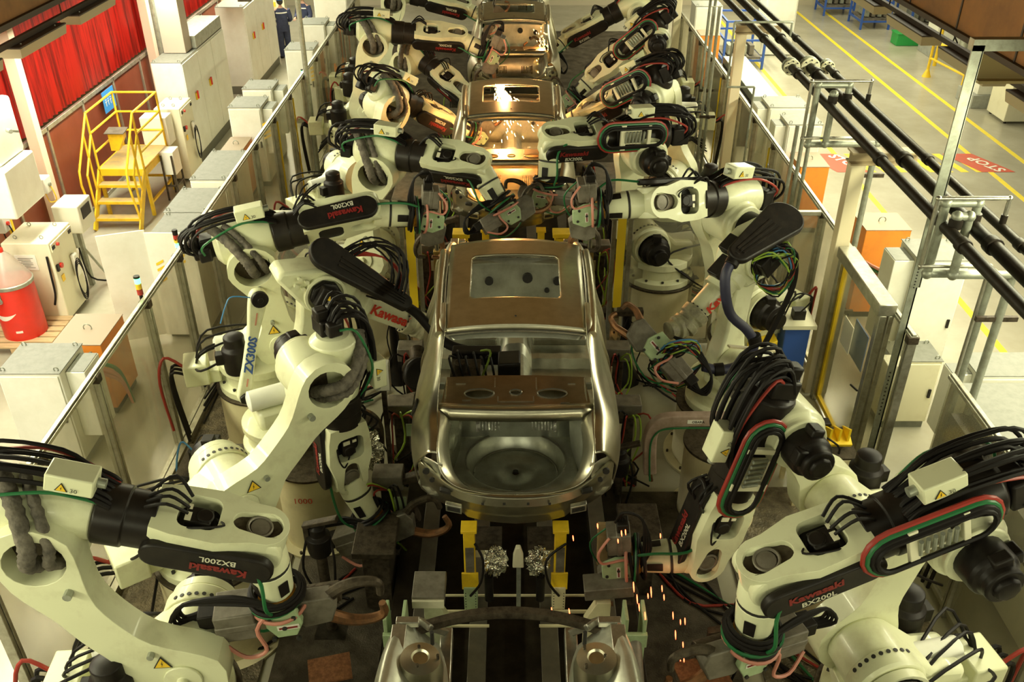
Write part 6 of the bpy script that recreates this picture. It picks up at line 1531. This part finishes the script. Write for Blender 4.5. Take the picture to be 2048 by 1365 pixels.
# far side columns, rails, racks
def fcol(x, y, w_, lab):
    p = thing('column_base', lab, 'column', (x, y, 0))
    m = MB(); m.span((x, y, .0), (x + w_ + .1, y + .9, .32)); m.build('concrete_base', mat('grey_concrete', (.36, .37, .32), .8, 0, (.28, .29, .25), 8), p, .01)
    m = MB(); m.span((x + .12, y + .08, .32), (x + w_, y + .8, 4.5)); m.build('white_shaft', white, p, .01)
fcol(11.35, 22.1, .85, 'white column on a grey concrete base beside the yellow guard rail'); fcol(12.2, 26.9, .9, 'white column on a dark base farther up beyond the lamp housings'); fcol(12.6, 21.9, 1.6, 'wide white column partly hidden by the steel strut')
p = thing('guard_rail', 'yellow guard rail with a sloped foot in front of the white column', 'guard rail', (11.5, 24, 0))
m = MB(); m.tube([(11.35, 24.9, 0), (11.35, 24.9, .95), (11.55, 23.2, .95), (11.55, 23.2, 0)], .04, 10, 0); m.tube([(11.35, 24.9, .5), (11.55, 23.2, .5)], .03, 8, 0); m.lathe((11.35, 24.9, 0), (0, 0, 1), [(.12, 0), (.04, .2)], 10); m.build('rail', yellow, p)
p = thing('guard_rail', 'tall yellow guard frame around the gas bottles near the upper corner', 'guard rail', (12.4, 24.5, 0))
m = MB(); m.tube([(12.0, 26.0, 0), (12.0, 26.0, 1.9), (12.5, 24.4, 1.9), (12.5, 24.4, 0)], .05, 10, 0); m.tube([(12.9, 24.3, .7), (12.5, 24.3, .7), (12.5, 24.3, 2.2), (12.9, 24.3, 2.2), (12.9, 24.3, .7)], .06, 8, 0); m.build('frame', yellow, p)
for k in range(4):
    x, y = 12.6 + .35 * k, 25.8 - .1 * k
    b = MB(); b.lathe((x, y, 0), (0, 0, 1), [(.13, 0), (.13, 1.15), (.05, 1.3), (.04, 1.42)], 18); tag(b.build('gas_bottle', galv), '%s grey gas bottle from the aisle behind the yellow guard frame' % ORD[k].replace('nearest', 'first'), 'gas bottle', 'gas bottles behind the guard frame')
p = thing('gas_manifold', 'dark hoses and valves on the wall behind the gas bottles', 'hoses', (12.6, 26.3, 1))
m = MB(); rd = random.Random(2)
for k in range(8): m.tube([(12.3 + .15 * k, 26.2, 1.5), (12.3 + .15 * k + rd.uniform(-.2, .2), 26.0, 1.0 + rd.uniform(0, .5)), (12.4 + .15 * k, 26.1, .6)], .02, 6)
m.build('hoses', rubber, p)
def rack(x, y, lab, w_=1.0, d=1.0):
    p = thing('parts_rack', lab, 'rack', (x, y, 0), 'blue parts racks')
    for a in (0, w_):
        for b_ in (0, d): m = MB(); m.bar((x + a, y + b_, 0), (x + a, y + b_, 1.3), .06, .06); m.build('post', bluep, p)
    for z in (.25, .8, 1.3):
        m = MB(); m.bar((x, y, z), (x + w_, y, z), .05, .05); m.bar((x, y + d, z), (x + w_, y + d, z), .05, .05); m.bar((x, y, z), (x, y + d, z), .05, .05); m.bar((x + w_, y, z), (x + w_, y + d, z), .05, .05); m.build('rail', bluep, p)
    m = MB(); m.span((x + .05, y + .05, .28), (x + w_ - .05, y + d - .05, .34)); m.build('shelf', greybox, p)
    rd = random.Random(int(x * 10))
    for k in range(4):
        m = MB(); m.box((x + .2 + .2 * k, y + .5, .5), (.12, .7, .25)); m.build('stored_part', greybox if k % 2 else galv, p)
rack(11.3, 30.3, 'blue parts rack nearest the far yellow line', .9, 1.2); rack(10.7, 32.3, 'second blue parts rack behind the nearest one'); rack(12.6, 29.6, 'blue parts rack just left of the lamp housing', .9, 1.3)
rack(5.9, 25.6, 'blue parts rack seen behind the grey risers at the fence top', 1.1, 1.4)
p = thing('plastic_bin', 'green plastic bin on the floor beyond the far yellow line', 'bin', (11.8, 28.4, 0)); m = MB(); m.span((11.7, 28.2, 0), (12.5, 28.7, .35)); m.build('bin_body', greenp, p, .02); m = MB(); m.span((11.68, 28.18, .33), (12.52, 28.72, .37)); m.build('rim', greenp, p, .01)
controller('cream controller on castors with a coiled black cable beyond the yellow line, upper outer corner', 11.6, 12.3, 20.9, 21.8, 1.0, False)
cabinet('white cabinet with a red button behind the ochre beam, upper outer corner', 12.9, 14.0, 23.4, 24.6, 1.9, grp=None)

# ================================================================== small things in the cell
for (x, y, lab) in ((-1.56, 10.3, 'black tripod work stand with cables beside the body, cabinet side'), (1.52, 10.25, 'black tripod work stand with cables beside the body, wide-aisle side'), (1.62, 13.4, 'small black tripod stand beside the sparking body')):
    p = thing('tripod_stand', lab, 'stand', (x, y, 0))
    m = MB(); m.lathe((x, y, 0), (0, 0, 1), [(.24, 0), (.22, .03), (.05, .40), (.045, .45)], 3 if y > 12 else 10); m.build('cone_foot', black, p)
    m = MB(); m.cyl((x, y, .4), (x, y, 1.05), .06, n=14); m.build('post', black, p)
    m = MB(); m.box((x + .03, y, 1.06), (.34, .12, .08)); m.build('head_bar', gunmetal, p, .01)
    m = MB()
    for k in range(3): m.tube([(x, y - .06, 1.0), (x + .22 - .15 * k, y - .1, .7), (x + .15 - .1 * k, y - .1, .3), (x + .3 - .25 * k, y - .2, .02)], .009, 6)
    m.build('cables', rubber, p)
# dress stands (tip dressers): dark post with an angled bar
for (x, y, z, lab) in ((-1.72, 5.95, 1.25, 'black tip dresser with an angled bar between the nearest forearm and the conveyor'), (1.78, 5.2, .75, 'tip dresser on the floor plate under the sparks, wide-aisle side'), (-1.30, 8.6, .7, 'dark tip dresser on a post beside the middle body'), (1.18, 7.7, .7, 'dark bracket box beside the rear quarter of the middle body')):
    p = thing('tip_dresser', lab, 'tip dresser', (x, y, z))
    m = MB(); m.cyl((x, y, 0), (x, y, z - .2), .05, n=12); m.box((x, y, .03), (.3, .3, .04)); m.build('stand_post', gunmetal, p)
    m = MB(); m.lathe((x, y, z - .2), (0, 0, 1), [(.10, 0), (.11, .05), (.11, .20), (.07, .22), (.07, .30), (.03, .33)], 20); m.build('motor_body', black, p, .005)
    m = MB(); m.bar((x - .12, y, z + .12), (x + .20, y - .04, z + .24), .07, .04); m.bar((x - .10, y, z - .1), (x - .10, y, z + .14), .05, .05); m.build('angled_bar', gunmetal, p, .006)
    m = MB(); m.tube([(x + .1, y, z), (x + .14, y - .1, z - .2), (x + .10, y - .05, z - .6)], .012, 6); m.tube([(x - .1, y, z), (x - .15, y - .1, z - .3), (x - .1, y, z - .7)], .012, 6); m.build('cables', rubber, p)
b = MB()
for (x, y, w_, lab) in ((-1.55, 5.1, .36, 'rusty drip tray holding weld spatter beside the nearest gun'), (1.62, 5.05, .42, 'rusty drip tray with glowing spatter under the sparks')):
    p = thing('spatter_tray', lab, 'tray', (x, y, .45))
    m = MB(); m.box((x, y, .52), (w_, w_ * .75, .02), V((1, .25, 0)).normalized(), V((-.25, 1, 0)).normalized()); m.build('tray_plate', mat('rusty_tray', (.16, .06, .02), .7, .3, (.30, .13, .05), 30), p)
    m = MB(); m.cyl((x, y, 0), (x, y, .5), .03, n=10); m.build('leg', gunmetal, p)
# cream rack tables with yellow fan grippers and sheet parts
def table(x, y, z, lab, g):
    p = thing('cable_table', lab, 'table', (x, y, 0))
    m = MB(); m.span((x - .32, y - .28, z - .03), (x + .32, y + .28, z)); m.build('table_top', plate_m, p, .004)
    m = MB(); m.span((x - .32, y - .285, z - .12), (x + .32, y - .25, z - .03)); m.span((x - .32, y + .25, z - .12), (x + .32, y + .285, z - .03)); m.build('apron', cream2, p)
    for a in (-.28, .28):
        for b_ in (-.25, .25): m = MB(); m.bar((x + a, y + b_, 0), (x + a, y + b_, z - .03), .05, .05); m.build('leg', cream2, p)
    q = thing('yellow_gripper', g, 'gripper', (x + .1, y, z))
    m = MB(); m.box((x + .12, y - .05, z + .10), (.30, .20, .05), (1, 0, 0), V((0, 1, .4)).normalized(), V((0, -.4, 1)).normalized()); m.build('base_block', yellow2, q, .008)
    for k in range(3):
        m = MB(); m.prism([(0, 0), (.20, 0), (.02, .16)], (x + .02 + .1 * k, y - .12, z + .11), (0, 1, .3), (0, -.2, 1), (1, 0, 0), -.012, .012); m.build('fin', yellow2, q)
    m = MB(); m.box((x + .02, y + .12, z + .12), (.12, .12, .18)); m.cyl((x - .18, y, z), (x - .18, y, z + .14), .05, n=12); m.build('valve_block', black, q, .01)
    m = MB(); m.tube([(x - .18, y, z + .14), (x - .28, y, z + .24), (x - .34, y - .1, z), (x - .30, y - .25, z - .25)], .010, 6); m.build('blue_lead', blue_c, q)
    m = MB(); m.tube([(x - .12, y, z + .1), (x, y - .15, z + .16), (x + .12, y - .2, z), (x - .25, y - .3, z - .3)], .012, 6); m.tube([(x - .18, y, z + .12), (x - .1, y + .1, z + .25), (x + .02, y + .1, z + .2)], .008, 6); m.build('black_lead', rubber, q)
table(-3.15, 7.45, .88, 'cream table with a dark top beside the second robot, cluttered with cables', 'yellow finned gripper on the cream table next to the second robot')
table(-3.15, 9.65, .88, 'cream table behind the blue-lettered link bar', 'yellow finned gripper holding a pale curved sheet, beside the blue-lettered link')
p = thing('sheet_part', 'pale curved sheet metal part hanging under the yellow gripper near the fence', 'sheet metal part', (-3.35, 9.3, 1.0))
m = MB(); m.grid(smooth_grid([[V((-3.65 + .55 * u, 9.25 + .12 * v, .95 + .12 * v - .10 * (2 * u - 1) ** 2 - .25 * (1 - v) * (u > .9))) for u in (0, .2, .4, .6, .8, 1)] for v in (0, .5, 1, 1.5)], 3, 3)); m.build('sheet', mat('pale_sheet', (.66, .64, .50), .25, .5), p, solid=.006)
table(3.45, 7.95, .72, 'dark-topped cable table below the gate on the wide-aisle side', 'small yellow gripper block on the table below the gate')
p = thing('yellow_gripper', 'yellow gripper arm lying beside the blue box, wide-aisle side', 'gripper', (3.0, 9.3, 1.2))
m = MB(); m.box((3.05, 9.35, 1.42), (.36, .10, .10), V((1, .3, .3)).normalized(), (0, 1, 0)); m.box((3.0, 9.2, 1.2), (.34, .22, .12), V((1, .2, .35)).normalized(), (0, 1, 0)); m.build('arm', yellow2, p, .01)
m = MB(); m.bar((3.0, 9.3, .0), (3.0, 9.3, 1.2), .12, .12); m.build('stand', cream2, p)
p = thing('blue_box', 'dark blue box standing at the fence behind the cable bundle, wide-aisle side', 'box', (3.4, 9.0, 0))
m = MB(); m.span((3.25, 9.2, .2), (3.55, 9.55, 1.45)); m.build('box_body', bluep, p, .015)
m = MB(); m.span((3.2, 9.15, 1.45), (3.6, 9.6, 1.5)); m.build('shelf', whitep, p)
m = MB(); m.box((3.42, 9.35, 1.56), (.14, .12, .12)); m.tube([(3.42, 9.3, 1.6), (3.5, 9.2, 1.85), (3.3, 9.2, 1.9), (3.2, 9.2, 1.6)], .01, 6); m.build('valve', black, p)
for (x, y, lab) in ((-1.36, 7.95, 'grey sensor box on the end of the cross rail beside the round tool head'), (1.62, 11.3, 'white box with a green triangle label behind the sensor post')):
    p = thing('sensor_box', lab, 'box', (x, y, 1))
    zz = 1.62 if x < 0 else 1.0
    m = MB(); m.box((x, y, zz), (.16 if x < 0 else .2, .1, .34)); m.build('housing', mat('box_grey', (.50, .49, .40), .5) if x < 0 else white, p, .01)
    m = MB(); m.bar((x, y, 0), (x, y, zz - .17), .05, .05); m.build('post', gunmetal, p)
    if x > 0:
        m = MB(); m.prism([(-.03, 0), (.03, 0), (0, .06)], (x, y - .052, zz), (1, 0, 0), (0, 0, 1), (0, -1, 0), 0, .003); m.build('green_triangle', greenp, p)
# fixtures beside the line: posts with grey boxes, dark frames
rd = random.Random(21)
def fixture(x, y, h, lab, s, tall=False):
    p = thing('clamp_fixture', lab, 'fixture', (x, y, 0), 'clamp fixtures along the line')
    m = MB(); m.span((x - .16, y - .16, 0), (x + .16, y + .16, .12)); m.span((x - .08, y - .08, .12), (x + .08, y + .08, h)); m.build('pillar', gunmetal, p, .01)
    m = MB(); m.box((x, y, h + .08), (.30, .22, .18)); m.build('head_block', greybox, p, .01)
    m = MB(); m.bar((x, y - .05, h + .05), (x + s * .38, y - .05, h + .16), .09, .08); m.box((x + s * .40, y - .05, h + .10), (.07, .09, .22)); m.build('clamp_arm', gunmetal, p, .008)
    m = MB(); m.cyl((x - s * .05, y + .14, h - .35), (x - s * .05, y + .14, h + .02), .045, n=14); m.build('air_cylinder', steel, p)
    m = MB(); m.box((x + s * .12, y - .14, h - .14), (.12, .02, .16)); m.build('bracket_plate', green_p if rd.random() < .4 else cream2, p)
    for mm in (rubber, red_c, lime_c):
        m = MB()
        for k in range(2):
            a = rd.uniform(-.2, .2); m.tube([(x, y - .1, h), (x + a, y - .25, h + .1 + rd.uniform(0, .1)), (x + a * 1.4, y - .22, h - .25), (x + rd.uniform(-.2, .2), y - .2, .3), (x + rd.uniform(-.3, .3), y - .2, .04)], .011, 6)
        m.build('hose', mm, p)
for i, y in enumerate((7.0, 8.2, 9.35, 12.0, 12.9, 14.2, 15.3, 18.2, 19.6)):
    for s in (-1, 1):
        if y < 11 and s > 0 and i == 0: continue
        fixture(s * 1.26 + .03, y, .95 if y < 11 else 1.05, 'clamp fixture with hoses %s, %s' % (['by the rear wheel arch', 'by the rear door opening', 'by the front pillar', 'at the rear corner of the sparking body', 'behind the yellow-plated post', 'at the door opening of the sparking body', 'ahead of the sparking body', 'at the rear corner of the third body', 'at the door opening of the third body'][i], 'cabinet side' if s < 0 else 'wide-aisle side'), -s)
# pale square posts either side of the sparking body (guided clamp units)
for s in (-1, 1):
    p = thing('clamp_post', 'pale square post with chrome rod beside the rear of the sparking body, %s' % ('cabinet side' if s < 0 else 'wide-aisle side'), 'post', (s * 1.03, 11.3, 0))
    x = .03 + s * 1.05
    m = MB(); m.span((x - .07, 11.2, 1.75), (x + .07, 11.35, 2.25)); m.build('square_body', mat('pinkish_paint', (.50, .42, .33), .5), p, .008)
    m = MB(); m.span((x - .10, 11.18, 2.22), (x + .10, 11.4, 2.28)); m.build('cap_plate', greybox, p)
    m = MB(); m.cyl((x, 11.27, 1.45), (x, 11.27, 1.75), .03, n=14); m.build('chrome_rod', steel, p)
    m = MB(); m.span((x - .05, 11.22, 1.1), (x + .05, 11.32, 1.45)); m.build('brass_block', mat('brass', (.62, .42, .14), .35, .8), p, .006)
    m = MB(); m.span((x - .05, 11.3, 0), (x + .05, 11.4, 1.3)); m.build('support', gunmetal, p)
# yellow columns under the sparking body
for s in (-1, 1):
    p = thing('yellow_stand', 'tall yellow stand under the rear corner of the sparking body, %s' % ('cabinet side' if s < 0 else 'wide-aisle side'), 'stand', (s * .66, 11.6, 0))
    x = .0 + s * .70
    m = MB(); m.span((x - .09, 11.55, .3), (x + .09, 11.68, 1.55)); m.span((x - .12, 11.5, 1.52), (x + .12, 11.72, 1.58)); m.build('column', yellow, p, .006)
# head tooling dipped into the bodies
p = thing('inner_clamp_tool', 'dark clamp block reaching down into the cabin of the middle body', 'tool', (-.1, 7.5, 1.9))
m = MB(); m.box((-.02, 7.45, 1.95), (.22, .35, .45), V((1, .1, 0)).normalized(), V((0, 1, -.2)).normalized()); m.box((-.35, 7.75, 2.0), (.5, .14, .16)); m.build('block', black, p, .015)
m = MB(); m.box((-.45, 7.5, 1.85), (.30, .30, .35)); m.cyl((-.5, 7.4, 1.7), (-.5, 7.4, 2.15), .06, n=14); m.build('drive', gunmetal, p, .01)
m = MB()
rd = random.Random(8)
for k in range(6): m.tube([(-.55 + .06 * k, 7.55, 2.1), (-.6 + .08 * k, 7.35, 2.2 + rd.uniform(0, .1)), (-.5 + .07 * k, 7.2, 1.95), (-.45 + .05 * k, 7.3, 1.7)], .012, 6)
m.build('cables', rubber, p)
for mm, n in ((red_c, 'red_hose'), (lime_c, 'lime_wire')):
    m = MB(); m.tube([(-.3, 7.6, 2.15), (-.2, 7.4, 2.25), (-.32, 7.2, 2.0), (-.4, 7.3, 1.75)], .012, 6); m.build(n, mm, p)
# grey platforms further up the line
for (x0, x1, y0, y1, z, lab) in ((-2.0, -1.35, 11.9, 13.6, .5, 'low grey plate box between the far robots on the cabinet side'), (1.55, 2.3, 11.9, 13.2, .12, 'pale floor plate beside the sparking body, wide-aisle side'), (-2.1, -1.4, 14.4, 16.6, .7, 'grey box plinth beside the third body, cabinet side'), (1.4, 2.2, 14.4, 16.6, .7, 'grey box plinth beside the third body, wide-aisle side')):
    b = MB(); b.span((x0, y0, 0), (x1, y1, z)); tag(b.build('equipment_plinth', greybox if z > .3 else galv, bevel=.01), lab, 'plinth')
for (x, y, lab) in ((1.25, 6.55, 'rusty dark steel block under the body corner, wide-aisle side'), (-1.3, 6.4, 'dark steel block between the lying gun and the conveyor, cabinet side')):
    b = MB(); b.span((x - .12, y - .2, 0), (x + .14, y + .25, .75)); b.span((x - .2, y - .25, .75), (x + .2, y + .3, .82)); tag(b.build('support_block', gunmetal, bevel=.01), lab, 'block')

# ================================================================== sparks
def spark(x, y, z, l, tilt=.12):
    m = MB(); d = V((tilt, 0, -1)).normalized(); m.tube([V((x, y, z)), V((x, y, z)) + d * l * .5, V((x, y, z)) + d * l], lambda u: .0015 + .0035 * math.sin(PI * min(1, u * .9 + .1)), 6, 2); return m
pts = [(1268, 1165, 26), (1275, 1190, 26), (1279, 1208, 22), (1303, 1175, 28), (1325, 1172, 18), (1329, 1190, 16), (1291, 1225, 24), (1347, 1225, 22), (1362, 1240, 16), (1371, 1237, 20), (1352, 1262, 26), (1367, 1285, 18), (1362, 1320, 18), (1369, 1318, 12), (1244, 1062, 14), (1252, 1060, 14), (1196, 1048, 12), (1147, 1072, 14), (1322, 1068, 12), (1104, 1216, 22), (1139, 1218, 22), (1237, 1079, 10), (1297, 1188, 14)]
cw = V((0, 0, 7.0)); a_ = R(31.93)
fwv = V((0, math.cos(a_), -math.sin(a_))); upv = V((0, math.sin(a_), math.cos(a_)))
for (px, py, l) in pts:
    d = fwv + V((1, 0, 0)) * ((px - 1024) / 1817) - upv * ((py - 682.5) / 1817); yy = 5.0 + random.Random(px).uniform(-.2, .3); q = cw + d * (yy / d.y)
    tag(spark(q.x, q.y, q.z, l * .0042).build('weld_spark', spark_m), 'glowing red weld spark falling between the conveyor and the head-down robot', 'spark', 'sparks falling near the conveyor')
rd = random.Random(12)
m = MB()
src = V((-.20, 14.30, 2.86))
for k in range(420):
    d = V((.30 + rd.gauss(0, .22), -.62 + rd.gauss(0, .16), -.62 + rd.gauss(0, .12))).normalized(); r0 = rd.random() ** 1.2 * (.62 if k % 5 else 1.0)
    p0 = src + V((rd.gauss(0, .03), 0, 0)) + d * r0; m.cyl(p0, p0 + d * rd.uniform(.02, .06), .006, .002, n=4)
tag(m.build('spark_shower', arc_m), 'white-hot shower of welding sparks inside the roof opening of the second body', 'sparks')['kind'] = 'stuff'
m = MB()
for k in range(90):
    p0 = V((.62 + rd.gauss(0, .06) + .0, 19.0 + rd.gauss(0, .15), 2.6 - rd.random() * .9)); m.cyl(p0, p0 + V((.01, 0, -.03)), .006, .002, n=4)
tag(m.build('spark_shower', mat('orange_spark', (1, .5, .12), .5, emit=20)), 'yellow sparks raining beside the third body on the wide-aisle side', 'sparks')['kind'] = 'stuff'
def glow(loc, e, c, r=.06):
    d = bpy.data.lights.new('spark_light', 'POINT'); d.energy = e; d.color = c; d.shadow_soft_size = r
    o = bpy.data.objects.new('spark_light', d); col.objects.link(o); o.location = loc
glow((-.15, 14.0, 2.55), 150, (1, .45, .14)); glow((-.12, 14.32, 2.95), 50, (1, .5, .18)); glow((.05, 13.0, 2.1), 110, (1, .40, .10)); glow((.62, 19.0, 2.3), 40, (1, .5, .15))
glow((1.35, 5.2, 1.2), 1.2, (1, .35, .15))

# cables lying on the cell floor
for i, (x0, y0, x1, y1, lab) in enumerate(((-3.3, 5.3, -1.6, 6.5, 'between the nearest two cabinet-side pedestals'), (-3.4, 9.0, -1.7, 9.9, 'past the cream table to the tripod stand'), (2.9, 5.2, 1.5, 6.9, 'between the nearest two wide-aisle pedestals'), (3.3, 8.9, 1.8, 10.2, 'from the blue box to the tripod stand'), (-3.4, 12.2, -1.6, 14.0, 'behind the cross fence, cabinet side'), (3.3, 12.2, 1.7, 14.0, 'behind the cross fence, wide-aisle side'))):
    p = thing('floor_cables', 'black and coloured cables lying on the floor ' + lab, 'cables', (x0, y0, 0)); rd = random.Random(40 + i)
    for mm, n_ in ((rubber, 5), (green_c, 1), (red_c, 1)):
        m = MB()
        for k in range(n_):
            m.tube([V((x0 + (x1 - x0) * u + rd.uniform(-.15, .15), y0 + (y1 - y0) * u + rd.uniform(-.25, .25), .06)) for u in (0, .25, .5, .75, 1)], .014, 6)
        m.build('cables', mm, p)
